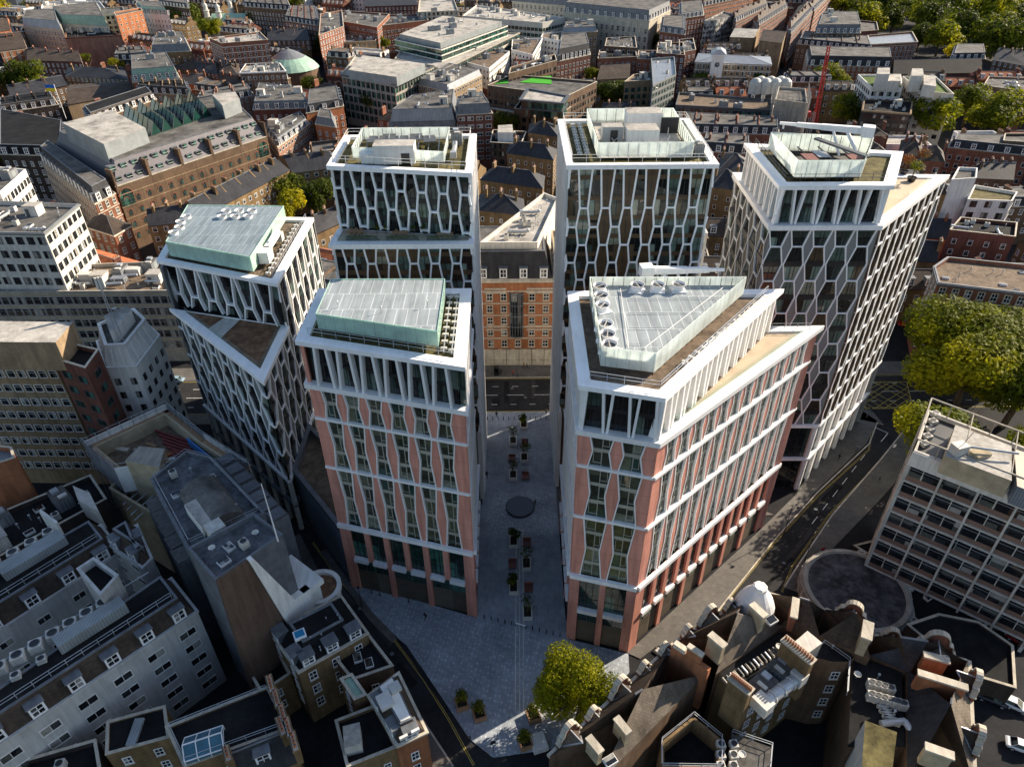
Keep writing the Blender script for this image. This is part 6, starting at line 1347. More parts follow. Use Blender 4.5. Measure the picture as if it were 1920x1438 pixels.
cb('B', [(960, 10), (1300, 40), (1340, -10), (1000, -30)], 26, 'pale office wing with blue grey roof left of the classical office', wall='stone', roof='mansard', rmat='lead', win=('stone', 1.6, 2.6), bay=3.6, sh=4.5, mh=5, seed=129)
cb('B', [(0, 120), (200, 155), (270, 80), (0, 60)], 24, 'long red brick flats with many white windows, top left of centre', wall='red', roof='flat', win=('white', 1.5, 1.5), bay=2.6, kitn=4, seed=130)
cb('B', [(190, 150), (490, 115), (460, 80), (270, 85)], 22, 'red brick flats wing with balconies and red roof tower, top left of centre', wall='red', roof='flat', win=('white', 1.5, 1.5), bay=2.6, kitn=3, seed=131)
cb('B', [(0, 240), (195, 230), (190, 185), (0, 200)], 17, 'small tan house block with balconies below the red brick flats', wall='tan', roof='flat', win=OF, kitn=5, seed=132)
cb('B', [(430, 70), (655, 60), (630, -10), (440, -10)], 26, 'beige stone block with deep windows at the top edge, centre left', wall='stone', roof='flat', rmat='feltl', win=('dark', 1.6, 2), kitn=3, seed=133)
cb('B', [(130, 40), (430, 30), (400, -40), (120, -40)], 20, 'dark red terrace at the top edge left of the beige stone block', wall='dred', roof='gable', win=SA, chim=5, seed=134)
cb('B', [(1210, 350), (1400, 310), (1380, 240), (1225, 260)], 21, 'dark red mansion flats with white rooflights and orange gables in centre', wall='dred', roof='mansard', rmat='slate', win=('white', 1.4, 1.7), bay=2.7, mh=6, dorm=3.2, seed=135)
cb('B', [(1440, 330), (1660, 320), (1650, 260), (1450, 280)], 18, 'red brick terrace with dark flat roof behind orange mansion flats', wall='red', roof='flat', rmat='feltd', win=('white', 1.3, 1.7), kitn=4, seed=136)
cb('B', [(1480, 260), (1660, 270), (1650, 205), (1490, 215)], 20, 'dark brick flats with row of round vents, right of centre top', wall='bro', roof='flat', win=('white', 1.3, 1.6), kitn=6, seed=137)
cb('B', [(1660, 330), (1790, 340), (1780, 285), (1670, 285)], 18, 'red brick block with white windows beside dark brick flats', wall='red', roof='flat', win=('white', 1.3, 1.7), kitn=2, seed=138)
cb('B', [(1770, 300), (1930, 310), (1920, 240), (1780, 240)], 24, 'large dark red office with rows of arched windows, right of centre', wall='dred', roof='flat', win=('sash', 1.3, 2), kitn=6, seed=139)
cb('B', [(1790, 180), (1930, 200), (1930, 120), (1800, 120)], 24, 'red brick block with grey mansard right of the classical office', wall='red', roof='mansard', rmat='lead', win=SA, dorm=4, seed=140)
cb('B', [(820, 480), (1270, 540), (1435, 460), (960, 420)], 22, 'brown brick flats with a bright green artificial lawn roof', wall='bro', roof='flat', rmat='felt', win=OF, bay=3, kitn=0, seed=141)
lw = thing('roof_lawn', 'bright green artificial lawn on the brown brick flats', 'lawn', (*P(*ZP('B', 1080, 445), 22), 21.2)); boxpart(lw, 'turf', Q('B', [(1000, 455), (1180, 465), (1180, 420), (1090, 425)], 22), 21.15, 21.35, plain('bright_turf', (.05, .32, .02), .9, .2)); boxpart(lw, 'turf', Q('B', [(860, 465), (940, 460), (930, 440), (870, 450)], 22), 21.15, 21.35, MATS['bright_turf'])
cb('B', [(940, 415), (1210, 340), (1200, 305), (950, 380)], 25, 'dark flat roofed wing with balconies behind the green lawn roof', wall='bro', roof='flat', rmat='feltd', win=OF, kitn=4, seed=142)
cb('B', [(970, 610), (1240, 640), (1290, 600), (1010, 560)], 17, 'brown brick base of the stepped block with planted glass terrace, centre', wall='bro', roof='flat', rmat='feltd', win=OF, bay=3, sh=3.6, seed=143)
u_ = thing('stepped_block', 'set back dark glazed floors with white roof grilles on the brown brick base', 'building', (*P(*ZP('B', 1130, 560), 24), 16)); q = ccw(Q('B', [(1010, 560), (1240, 580), (1270, 540), (1050, 500)], 23)); boxpart(u_, 'glazed_storeys', q, 16, 22.5, GG, feltl); mb = MB(); mb.ring(inset(q, -1), inset(q, .5), 22.5, 23.2, dkgrey); mb.ring(inset(q, -.6), q, 19, 19.6, dkgrey); mb.build('roof_edge', u_)
cb('B', [(270, 690), (640, 680), (650, 560), (390, 600)], 20, 'slate clad office with sloping upper walls and small square windows behind terrace tower', wall='lead', roof='mansard', rmat='zinc', win=('green', 1.2, 1.2), bay=2.3, sh=2.9, mh=5, kitn=5, seed=144)
cb('B', [(650, 650), (850, 640), (800, 560), (640, 600)], 23, 'red brick and slate corner wing with long white windows right of the slate clad office', wall='dred', roof='mansard', rmat='lead', win=('white', 2.6, 1.6), bay=3.2, sh=3.3, mh=4, kitn=2, seed=145)
cb('B', [(835, 800), (1010, 810), (1040, 740), (850, 730)], 16, 'dark brick block with a bright white roof box between the two back towers', wall='dark', roof='flat', rmat='feltd', win=OF, seed=146, kitn=2)
wb = thing('roof_box', 'bright white cube of plant on the dark brick block', 'plant box', (*P(*ZP('B', 920, 740), 18), 15)); boxpart(wb, 'casing', Q('B', [(878, 745), (965, 745), (960, 700), (880, 705)], 19), 15.1, 19, whitew, feltl)
cb('B', [(740, 590), (995, 640), (1000, 590), (780, 545)], 13, 'low pinkish brick building with pale roof right of the slate clad office', wall='pnk', roof='flat', rmat='feltl', win=OF, seed=147)
for i, (pts, lab) in enumerate((
    ([(930, 860), (1190, 900), (1210, 840), (940, 820)], 'yellow brick tenement with black slate roof, rear of the three between back towers'),
    ([(780, 1010), (1130, 1060), (1140, 990), (830, 955)], 'yellow brick tenement with black slate roof, middle of the three between back towers'),
    ([(765, 1180), (1030, 1210), (1020, 1120), (780, 1095)], 'yellow brick tenement with black slate roof, front of the three between back towers'),
    ([(1050, 745), (1220, 770), (1225, 715), (1060, 700)], 'yellow brick tenement with blue slate roof touching the flat topped tower'))):
    cb('B', pts, 17, lab, wall='yel', roof='hip', win=('white', 1.1, 1.5), bay=3.0, sh=3.1, rh=3.6, chim=3, seed=150+i)
cb('B', [(1590, 460), (1760, 450), (1770, 400), (1640, 420)], 22, 'tan brick block with dark balconies right of the big dark tree', wall='tan', roof='flat', win=('green', 1.8, 2), bay=3, kitn=3, seed=155)
cb('B', [(1750, 480), (1880, 420), (1870, 320), (1740, 330)], 26, 'grey glass clad stair and lift block with silver roof, beside the tan brick block', wall='grey', roof='flat', rmat='zinc', win=('green', 2, 2), kitn=3, seed=156)
cb('B', [(1435, 450), (1620, 440), (1620, 370), (1470, 380)], 15, 'yellow brick gabled house pair left of the tan block', wall='tan', roof='gable', rmat='slateb', win=SA, rh=4, seed=157)
cb('B', [(1450, 660), (1660, 665), (1640, 610), (1480, 610)], 14, 'low dark slate roofs just behind the flat topped tower', wall='bro', roof='gable', win=SA, chim=3, seed=158)
# right
cb('C', [(-40, 590), (500, 620), (500, 560), (-20, 520)], 17, 'long low block with pale brown flat roof and glazed top, right of centre', wall='dk', roof='flat', rmat='gravel', win=('green', 2.4, 2), bay=2.7, kitn=3, seed=160)
for i, (pts, lab) in enumerate((
    ([(-60, 745), (540, 760), (540, 700), (-40, 670)], 'long brick terrace with slate mansard and white dormers right behind the flat topped tower'),
    ([(90, 850), (380, 870), (380, 810), (110, 790)], 'brick terrace with white dormers, second row behind the flat topped tower'),
    ([(200, 960), (370, 980), (370, 900), (220, 870)], 'yellow tenement with black slate roof left of the right lattice tower'),
    ([(160, 1050), (300, 1070), (310, 990), (190, 970)], 'yellow tenement with black slate roof, nearest to the right lattice tower'))):
    cb('C', pts, 15+i, lab, wall=('red', 'dred', 'yel', 'yel')[i], roof=('mansard', 'mansard', 'hip', 'hip')[i], win=('white', 1.1, 1.5), dorm=4, mh=3.4, chim=(6, 3, 2, 2)[i], seed=161+i)
cb('C', [(70, 350), (500, 365), (490, 320), (90, 300)], 20, 'cream and tan flats with dark green balconies and a white clock tower', wall='tan', roof='hip', rmat='zinc', win=('white', 1.8, 2.1), bay=3, band='white', rh=2, seed=170)
ct = thing('clock_tower', 'white clock tower in the middle of the cream and tan flats', 'tower', (*P(*ZP('C', 190, 400), 10), 0)); q = ccw(Q('C', [(165, 320), (235, 320), (232, 295), (168, 295)], 25)); boxpart(ct, 'shaft', q, 0, 25.5, whitew); mb = MB(); mb.prism(inset(q, -.7), 25.5, 26, white); mb.hexa([(*p, 26) for p in inset(q, -.9)], [(*p, 28) for p in inset(q, 2)], standl); mb.build('roof', ct); f = Fac(q[0], q[1]); mb = MB(); mb.face([f.w(f.L/2+1.3*cos(2*pi*i/20), 21+1.3*sin(2*pi*i/20), .05) for i in range(20)], dkgrey); f.rect(mb, f.L/2-.05, f.L/2+.05, 21, 22.1, .05, .1, white); f.rect(mb, f.L/2, f.L/2+.7, 20.95, 21.05, .05, .1, white); mb.build('clock_face', ct)
cb('C', [(-20, 110), (120, 90), (110, 30), (-20, 40)], 24, 'grey mansard red brick hotel at top right of centre', wall='red', roof='mansard', rmat='lead', win=SA, dorm=4, seed=171)
chk = brick('checkered_panels', (.62, .60, .55), (.10, .095, .09), (.3, .3, .28), 2.2, 2.0, .1, .8, .05); WALLS['chk'] = chk
cb('C', [(120, 120), (190, 115), (300, 85), (230, 65)], 22, 'white and grey checkered office block, top right of centre', wall='chk', roof='flat', win=('dark', 1.1, 1.5), bay=2.3, seed=172)
cb('C', [(-20, 300), (75, 280), (60, 215), (-20, 225)], 24, 'dark red flats with flat roof at the left of the clock tower flats', wall='dred', roof='flat', win=('white', 1.4, 1.6), kitn=3, seed=173)
cb('C', [(265, 210), (400, 215), (440, 165), (310, 160)], 17, 'tan brick hall with wide low pale roof in front of the red terraces', wall='tan', roof='gable', rmat='feltl', win=None, rh=2.5, seed=174)
cb('C', [(430, 230), (560, 245), (590, 180), (460, 170)], 19, 'plain tan end building with blank white gable beside the red terraces', wall='tan', roof='gable', rmat='slateb', win=None, rh=3, seed=175)
for i, (pts, lab) in enumerate((
    ([(300, 130), (480, 45), (440, 15), (270, 85)], 'left red brick terrace row with white gables running back to the top edge, nearest part'),
    ([(120, 40), (400, -20), (360, -50), (110, 10)], 'left red brick terrace row with white gables, furthest part at the top edge'),
    ([(610, 200), (740, 60), (650, 40), (590, 130)], 'right red brick terrace row with white gables and tall chimneys, nearest part'),
    ([(740, 70), (850, -40), (770, -50), (670, 40)], 'right red brick terrace row with gables, furthest part at the top edge'),
    ([(430, 150), (590, 50), (540, 10), (400, 100)], 'middle red brick terrace row with stepped gables between the two streets'))):
    cb('C', pts, 20, lab, wall=('red', 'ora')[i % 2], roof='gable', rmat='slateb', win=('white', 1.3, 1.9), bay=2.7, dorm=5, chim=6, rh=4.5, seed=180+i)
cb('C', [(640, 250), (1060, 290), (1040, 235), (670, 205)], 15, 'brown brick terrace with pale roof boxes and many small windows, below the tree mass', wall='bro', roof='mansard', rmat='slate', win=('white', 1.2, 1.5), dorm=3.6, chim=3, seed=190)
cb('C', [(1050, 250), (1320, 235), (1290, 180), (1040, 200)], 18, 'brick block with pale green parapet and blue roof beside the tree mass', wall='red', roof='flat', rmat='zinc', win=('white', 1.3, 1.7), band='stone', trim='stone', seed=191)
cb('C', [(740, 190), (1000, 190), (980, 110), (770, 110)], 20, 'grey lead mansard block with arched roof in front of the trees', wall='bro', roof='mansard', rmat='lead', win=SA, mh=5, dorm=4, kitn=4, seed=192)
cb('C', [(980, 180), (1100, 170), (1090, 125), (985, 115)], 18, 'dark red house beside the grey lead mansard block', wall='dred', roof='flat', win=SA, seed=193)
cb('C', [(700, 370), (1170, 380), (1160, 320), (690, 310)], 16, 'long red brick range with grey slate mansard and blue dormers, right', wall='red', roof='mansard', rmat='slate', win=('stone', 1.4, 1.9), mh=5, dorm=4.5, seed=194)
cb('C', [(1180, 420), (1680, 410), (1650, 340), (1170, 350)], 15, 'long dark market shed with a ribbed dark roof and row of small white gables', wall='dark', roof='gable', rmat='feltd', win=None, rh=4, seed=195)
cb('C', [(1690, 480), (1960, 520), (1960, 440), (1720, 430)], 18, 'brown brick flats at the right edge above the round trees', wall='pnk', roof='flat', win=OF, kitn=3, seed=196)
cb('C', [(1740, 340), (1960, 380), (1960, 310), (1780, 290)], 16, 'dark slate terrace at the right edge behind the market shed', wall='bro', roof='gable', win=SA, chim=4, seed=197)
cb('C', [(1500, 340), (1700, 335), (1690, 280), (1520, 280)], 14, 'low dark houses with white dormers in front of the tree mass, right', wall='bro', roof='mansard', win=SA, dorm=4, seed=198)
cb('C', [(1060, 490), (1235, 495), (1225, 420), (985, 420)], 24, 'pale green block with a planted roof and cream roof boxes, left one of the pair', wall='white', roof='flat', rmat='grass', win=OF, bay=3.2, seed=199)
u_ = thing('roof_box', 'cream stair box on the planted roof of the pale green block', 'roof box', (*P(*ZP('C', 1140, 440), 27), 23)); boxpart(u_, 'casing', Q('C', [(1080, 470), (1220, 470), (1220, 430), (1090, 430)], 26), 23.1, 27, concw, feltl); boxpart(u_, 'tower', Q('C', [(1088, 430), (1160, 430), (1160, 395), (1092, 395)], 29), 23.1, 30, concw, feltl)
cb('C', [(1330, 510), (1525, 530), (1420, 430), (1235, 430)], 24, 'cream rendered block with square windows and planted roof, right one of the pair', wall='concw', roof='flat', rmat='grass', win=('dark', 1.9, 1.9), bay=3.4, sh=3.6, seed=200)
u_ = thing('roof_box', 'cream stair box on the planted roof of the cream rendered block', 'roof box', (*P(*ZP('C', 1330, 430), 28), 23)); boxpart(u_, 'casing', Q('C', [(1350, 490), (1420, 500), (1415, 440), (1350, 435)], 27), 23.1, 28, concw, feltl); boxpart(u_, 'tower', Q('C', [(1280, 440), (1350, 440), (1345, 400), (1285, 398)], 29), 23.1, 30, concw, feltl)
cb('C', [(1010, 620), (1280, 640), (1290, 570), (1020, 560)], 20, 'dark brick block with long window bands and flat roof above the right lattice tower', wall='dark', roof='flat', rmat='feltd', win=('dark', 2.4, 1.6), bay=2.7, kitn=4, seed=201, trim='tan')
cb('C', [(1215, 860), (1340, 880), (1340, 800), (1230, 790)], 15, 'dark red tiled houses with white bay windows behind roof garden trees', wall='red', roof='hip', rmat='slateb', win=('white', 1.5, 1.9), chim=3, seed=202)
cb('C', [(1330, 900), (1470, 910), (1460, 850), (1340, 850)], 15, 'red brick house with white framed bay windows right of roof garden', wall='red', roof='hip', rmat='slateb', win=('white', 1.8, 2.1), chim=2, seed=203)
cb('C', [(1490, 830), (1960, 880), (1960, 800), (1510, 790)], 15, 'long school building with wide pale grey roof and white dormers at the right edge', wall='red', roof='mansard', rmat='slate', win=('white', 1.5, 1.9), dorm=5, seed=204, mh=3)
cb('C', [(1800, 790), (1960, 800), (1960, 750), (1810, 750)], 19, 'grey flat roofed block at the right edge behind the school', wall='bro', roof='flat', win=OF, seed=205)
cb('C', [(1630, 1000), (1860, 1010), (1840, 935), (1640, 930)], 14, 'slate roofed terrace with blue rooflights and tall clay chimneys, right', wall='bro', roof='gable', win=WH, chim=4, rh=3.4, seed=206)
cb('C', [(1600, 1120), (1850, 1130), (1880, 1080), (1640, 1040)], 21, 'white modern block with dark square windows and a planted roof, right edge', wall='white', roof='flat', rmat='sedum', win=('dark', 2.0, 2.0), bay=3.2, sh=3.6, seed=207)
cb('C', [(1510, 1010), (1650, 1000), (1655, 945), (1550, 940)], 27, 'blank white stair tower of the white modern block', wall='white', roof='flat', win=('dark', .7, 1), bay=8, seed=208)
cb('C', [(1500, 1290), (1870, 1330), (1880, 1250), (1560, 1220)], 21, 'dark brown brick flats with small white windows at the right edge', wall='dred', roof='flat', rmat='feltd', win=('white', 1.3, 1.6), bay=3.2, kitn=3, seed=209)
cb('C', [(1290, 1330), (1490, 1340), (1480, 1270), (1310, 1250)], 11, 'low dark roofs with a red chimney right of the right lattice tower', wall='ora', roof='gable', win=SA, chim=3, seed=210)
cb('C', [(1290, 1460), (1430, 1470), (1420, 1400), (1300, 1390)], 14, 'yellow brick house with blank side wall right of the right lattice tower', wall='yel', roof='gable', win=None, chim=2, seed=211)
# scaffolded block with cooling domes
sb = cb('C', [(520, 560), (700, 580), (690, 500), (540, 490)], 24, 'building wrapped in scaffolding beside the red crane, white round tanks on top', wall='conc', roof='flat', win=None, seed=212, name='construction_site')
q = ccw(Q('C', [(520, 560), (700, 580), (690, 500), (540, 490)], 24)); o = inset(q, -1); mb = MB()
for k in (0, 1, 3):
    g = Fac(o[k], o[(k+1) % 4])
    for i in range(int(g.L/2)+1): mb.tube(g.w(i*2, 0, 0), g.w(i*2, 27, 0), .09, steel, 4)
    for z in range(2, 28, 2): mb.tube(g.w(0, z, 0), g.w(g.L, z, 0), .09, buff, 4)
    for i in range(int(g.L/4)): mb.tube(g.w(i*4, 3, .05), g.w(i*4+4, 9, .05), .06, redt, 4)
mb.build('scaffold', sb)
for i in range(7): c = P(*ZP('C', 410+i*28, 475-(i % 2)*10), 22); mb = MB((*c, 18)); mb.lathe((*c, 18), [(3.0, 0), (3.0, 4), (2.6, 5.5), (1.4, 6.6), (.3, 7)], acw, 14); mb.build('round_tank', sb)
# backdrop strips of roofs right at the top and fill rows
def filler():
    """ordinary brick terraces that stand in the gaps between the named buildings"""
    rr = random.Random(5); n = 0
    kinds = [('dred', 'gable', 'clay', 'dark red terrace house with clay tile roof in the crowded streets behind'), ('yel', 'gable', 'slateb', 'yellow brick terrace house with brown slate roof in the crowded streets behind'),
             ('bro', 'mansard', 'slate', 'brown brick terrace house with slate mansard in the crowded streets behind'), ('white', 'flat', 'feltl', 'small white rendered house with flat roof in the crowded streets behind'), ('red', 'hip', 'slateb', 'red brick house with hipped roof in the crowded streets behind')]
    y = 172.0
    while y < 900:
        step = 15+y*.012; span = y*.86+30; x = -span+rr.uniform(0, 10)
        while x < span:
            w = rr.uniform(11, 20)*(1+y*.0007); dpt = rr.uniform(10, 13)
            ang = -.28+.22*sin(x*.006)+rr.uniform(-.05, .05) if x < 40 else -.05+rr.uniform(-.06, .06)
            q = [(x+a*cos(ang)-b_*sin(ang), y+a*sin(ang)+b_*cos(ang)) for a, b_ in ((0, 0), (w, 0), (w, dpt), (0, dpt))]
            cx, cy = centroid(q); px = pix((cx, cy, 14))
            test = q+[(cx, cy)]+[lerp(q[i], q[(i+1) % 4], .5) for i in range(4)]
            ok = -120 < px[0] < 2040 and px[1] > -40 and not any(inpoly(a, b_, p) for p in FOOT for a, b_ in test) and not any(inpoly(a, b_, q) for p in FOOT for a, b_ in p) and not any(hypot(cx-a, cy-b_) < r+5 for a, b_, r in TREES) and not (x > 160 and y > 430 and x > y*.42-30)
            if ok and n < 285:
                k = kinds[rr.choice((0, 1, 1, 2, 2, 3, 4))]; FOOTN = len(FOOT); far = y > 330
                bld(k[3], q, rr.uniform(11, 16), wall=k[0], roof=k[1], rmat=k[2], win=SA if not far else ('white', 1.5, 1.8), bay=2.9 if not far else 3.6, sh=3.3 if not far else 3.6, rh=3.2, mh=3, dorm=4, chim=2, seed=1000+n, group=k[3].replace('house', 'houses').replace('small', 'small'), name='terrace_house', cat='house'); n += 1
            x += w+.6
        y += step
# ---------------------------------------------------------------- trees
def crown_mesh(key, n, size, mat, seed, lobes=16, flat=.8, spread=.62, hole=.0):
    if key in MESHES: return MESHES[key]
    rr = random.Random(seed); mb = MB(); L = []
    for i in range(lobes):
        a = rr.uniform(0, 2*pi); r = spread*math.sqrt(rr.random()); z = rr.uniform(-.45, .62)*(1-.45*r)
        L.append((r*cos(a), r*sin(a), z*flat, rr.uniform(.20, .42)))
    L.append((0, 0, .35*flat, .42)); tot = sum(l[3]**2 for l in L)
    for x, y, z, r in L:
        for i in range(int(n*r*r/tot)):
            u = rr.uniform(-.75, 1); a = rr.uniform(0, 2*pi); q = math.sqrt(1-u*u); k = r*(rr.uniform(.4, 1.25)**.55)
            c = Vector((x+k*q*cos(a), y+k*q*sin(a), z+k*u*.85)); s = size*rr.uniform(.55, 1.3)
            nrm = (Vector((q*cos(a), q*sin(a), u+.35))+Vector((rr.uniform(-.9, .9), rr.uniform(-.9, .9), rr.uniform(-.6, .9)))).normalized()
            t = nrm.orthogonal().normalized(); t.rotate(Matrix.Rotation(rr.uniform(0, 6.28), 3, nrm)); w = nrm.cross(t)
            mb.face([c-t*s, c-w*s*.55+t*s*.1, c+t*s, c+w*s*.55-t*s*.1], mat)
    o = mb.build(key); MESHES[key] = o.data; bpy.data.objects.remove(o); return MESHES[key]
def trunk_mesh(key, h, r, seed, limbs=6):
    if key in MESHES: return MESHES[key]
    rr = random.Random(seed); mb = MB(); mb.tube((0, 0, 0), (.05*h, 0, h*.55), r, bark, 8, r*.7)
    for i in range(limbs):
        a = 2*pi*i/limbs+rr.uniform(-.3, .3); z = h*rr.uniform(.38, .56); e = (cos(a)*h*rr.uniform(.2, .36), sin(a)*h*rr.uniform(.2, .36), z+h*rr.uniform(.2, .4)); mb.tube((.04*h, 0, z), e, r*.42, bark, 5, r*.15)
        for k in range(2): mb.tube(lerp((.04*h, 0, z), e, .6), (e[0]*1.2+rr.uniform(-1, 1)*h*.1, e[1]*1.2+rr.uniform(-1, 1)*h*.1, e[2]+h*rr.uniform(0, .15)), r*.2, bark, 4, r*.06)
    o = mb.build(key); MESHES[key] = o.data; bpy.data.objects.remove(o); return MESHES[key]
TREES = []
def tree(label, x, y, r, h, mat, n=1800, size=.07, seed=1, group=None, flat=.85, name='broadleaf_tree', key=None, z=0):
    t = thing(name, label, 'tree', (x, y, z), group); TREES.append((x, y, r))
    put(trunk_mesh('trunk %d' % (seed % 4), 1, .035, seed % 4), 'trunk', t, x, y, z, seed, (h, h, h))
    put(crown_mesh(key or 'crown %s %d %d' % (mat.name, n, seed % 5), n, size, mat, seed % 5+31, flat=flat), 'crown', t, x, y, z+h-r*.78*flat-.1, seed*1.7, (r, r, r*flat*1.1))
    return t
# the two large plane trees
c = P(1830, 690, 11); tree('huge spreading plane tree turning yellow, beside the office slab at the right', c[0], c[1]+1, 20, 25, leafC, 42000, .0235, 3, key='plane crown', flat=.8)
c = P(1088, 1300, 7.5); tree('round yellow green plane tree at the front of the plaza', c[0], c[1], 7.3, 15.0, leafA, 26000, .027, 7, key='plaza crown', flat=1.2)
for i, (x, y, r, lab) in enumerate(((113, 126, 14, 'plane tree behind the huge one, cut off by the right edge, rear'), (121, 107, 13, 'plane tree in the side street beyond the right edge, middle'), (102, 101, 9.5, 'plane tree in the side street beyond the right edge, nearest'))): tree(lab, x, y, r, r+9, leafC, 9000, .04, i+5)
tree('smaller plane tree tucked behind the roof frame of the office slab', 85, 107, 11, 20, leafC, 9000, .04, 6)  # extra tree, placed to throw shade on the right hand street
# trees between and behind the buildings
for i, (reg, x, y, rp, m, lab) in enumerate((
    ('A', 1640, 1060, 95, 'B', 'dark green tree, left of the clump by the yellow terrace'), ('A', 1620, 1160, 95, 'A', 'bright yellow green tree, front of the clump by the yellow terrace'), ('A', 1770, 1110, 110, 'B', 'large green tree, right of the clump by the yellow terrace'), ('A', 1880, 1060, 70, 'B', 'dark green tree touching the left side of the terrace tower'),
    ('A', 1030, 110, 95, 'B', 'tall dark green tree left of the white church turrets'), ('A', 120, 455, 120, 'B', 'broad dark tree at the left edge among brown terraces'), ('A', 655, 365, 38, 'A', 'small bright yellow tree on the house row, upper left'), ('A', 910, 140, 45, 'C', 'pale airy tree left of the tall dark tree'), ('A', 1180, 170, 70, 'C', 'brownish tree in front of the church'),
    ('A', 1440, 110, 75, 'B', 'green tree right of the church'), ('A', 1530, 110, 70, 'B', 'dark tree pair member next to the church tree, right one'), ('A', 1620, 30, 75, 'B', 'green tree at the top edge above the red house row'), ('A', 1830, 250, 90, 'B', 'big dark tree right of the domed hall'), ('A', 1750, 200, 50, 'C', 'smaller olive tree behind the domed hall'), ('A', 1750, 480, 60, 'B', 'dark round tree at the corner of the grey modern office'),
    ('A', 20, 60, 60, 'A', 'yellow green tree in the top left corner'), ('A', 170, 20, 50, 'A', 'yellow green tree at the top edge, left'), ('A', 20, 890, 40, 'A', 'small yellow tree at the left edge below the dark range'), ('A', 480, 330, 30, 'C', 'small pale tree on the pink warehouse yard'),
    ('B', 185, 570, 85, 'B', 'dark tree in front of the grey modern office'), ('B', 350, 570, 45, 'C', 'low olive tree by the small flats'), ('B', 480, 530, 65, 'C', 'wide low olive tree behind the slate clad office'), ('B', 925, 690, 70, 'B', 'dark tree between slate clad office and stepped block'), ('B', 1510, 545, 95, 'B', 'large dark tree beside the brown flats with the lawn roof'), ('B', 1350, 125, 60, 'A', 'yellow green tree before the classical office'), ('B', 220, 250, 50, 'C', 'olive tree between red flats and the stepped office'), ('B', 655, 70, 45, 'C', 'small tree behind the stepped office, top'), ('B', 1400, 420, 45, 'C', 'small tree by the orange mansion flats'), ('B', 1750, 240, 50, 'B', 'dark tree at the corner of the classical office'),
    ('C', 110, 460, 60, 'B', 'dark tree left of the clock tower'), ('C', 420, 450, 45, 'B', 'dark small tree right of the clock tower'), ('C', 840, 460, 95, 'C', 'tall olive tree right of the red crane'), ('C', 930, 620, 100, 'C', 'wide olive tree under the tall one right of the red crane'), ('C', 1410, 670, 150, 'C', 'huge dark olive tree above the roof garden tower'), ('C', 1620, 580, 110, 'C', 'dark olive tree, rear of the right edge pair'), ('C', 1770, 660, 150, 'C', 'huge olive tree at the right edge'), ('C', 1530, 300, 60, 'A', 'small lit tree in front of the tree mass'), ('C', 90, 20, 40, 'B', 'small tree at the top edge right of centre'))):
    X, Y = ZP(reg, x, y); q = P(X, Y, 12); d = pix((*q, 12))[2]; r = rp/2.995*d/FPX*1.25
    tree(lab, q[0], q[1], r, 12+r*.75, {'A': leafA, 'B': leafB, 'C': leafC}[m], 3200, .062, i)
for i, (x, y, rp) in enumerate([(1050, 110, 80), (1130, 60, 85), (1190, 110, 60), (900, 40, 70), (970, 50, 60), (1250, 70, 60), (1400, 130, 110), (1340, 60, 70), (1500, 90, 110), (1620, 60, 110), (1580, 170, 90), (1700, 110, 120), (1720, 220, 100), (1850, 80, 120), (1860, 250, 120), (1450, 220, 90), (1800, 180, 90), (1340, 200, 60), (1600, 10, 90), (1750, 10, 90), (1480, 10, 80), (1900, 150, 100), (1060, 20, 60), (1260, 10, 60), (1900, -20, 90), (980, 110, 45)]):
    X, Y = ZP('C', x, y); q = P(X, Y, 11); d = pix((*q, 11))[2]; r = rp/2.995*d/FPX*1.55
    tree('tall leafy tree of the dense olive green tree mass in the top right', q[0], q[1], r, 10+r*.8, (leafC, leafB, leafB, leafC)[i % 4], 3200, .062, i, 'trees of the park in the top right')
filler()
# ---------------------------------------------------------------- things on the plaza, streets and terraces
def PY(px, py, y):
    d = F+XX*((px-W0/2)/FPX)+DD*((py-H0/2)/FPX); t = y/d.y
    return (d.x*t, y, CH+d.z*t)
PZ = .14
soil = plain('planter_soil', (.03, .022, .016), .95, .3, 2)
def shrub_mesh(key, n, seed, mat, size=.09): return crown_mesh(key, n, size, mat, seed, 9, .9, .6)
def m_planter(mb, mat=concw, w=1.7, l=2.7, h=.85):
    o = [(-w/2, -l/2), (w/2, -l/2), (w/2, l/2), (-w/2, l/2)]; mb.ring(o, inset(o, .22), 0, h, mat); mb.face([(*p, h-.15) for p in inset(o, .2)], soil)
pl_me = proto('stone planter', m_planter); pl_dk = proto('rusty planter', lambda mb: m_planter(mb, timber, 1.9, 2.0, 1.0))
for i, (x, y, lab) in enumerate(((982, 800, 'planter nearest the main road'), (962, 830, 'second planter from the main road'), (983, 861, 'third planter from the main road, right of the pale line'), (962, 894, 'planter just behind the dark water table, left'), (963, 1018, 'planter just in front of the dark water table, left'), (987, 1060, 'right hand planter in the middle of the front row'), (963, 1104, 'left hand planter in the middle of the front row'), (989, 1151, 'planter nearest the bollards, with a dark wispy tree'))):
    q = P(x, y, PZ); t = thing('planter', 'pale stone '+lab, 'planter', (*q, PZ), 'stone planters down the middle of the plaza')
    put(pl_me, 'box', t, *q, PZ); s_ = thing('planter_tree', 'small tree in the '+lab.replace(', with a dark wispy tree', ''), 'tree', (*q, PZ+.7), 'small trees in the stone planters')
    if i in (0, 4, 6): put(shrub_mesh('palm shrub', 420, 3, leafB, .16), 'crown', s_, q[0], q[1]+.5, PZ+2.0, i, (1.5, 1.5, 1.5))
    else: put(trunk_mesh('trunk 2', 1, .035, 2), 'trunk', s_, *q, PZ+.7, i, (3.4, 3.4, 3.4)); put(shrub_mesh('wispy crown', 260, 5, leafB, .085), 'crown', s_, q[0], q[1], PZ+3.6, i, (1.9, 1.9, 1.7))
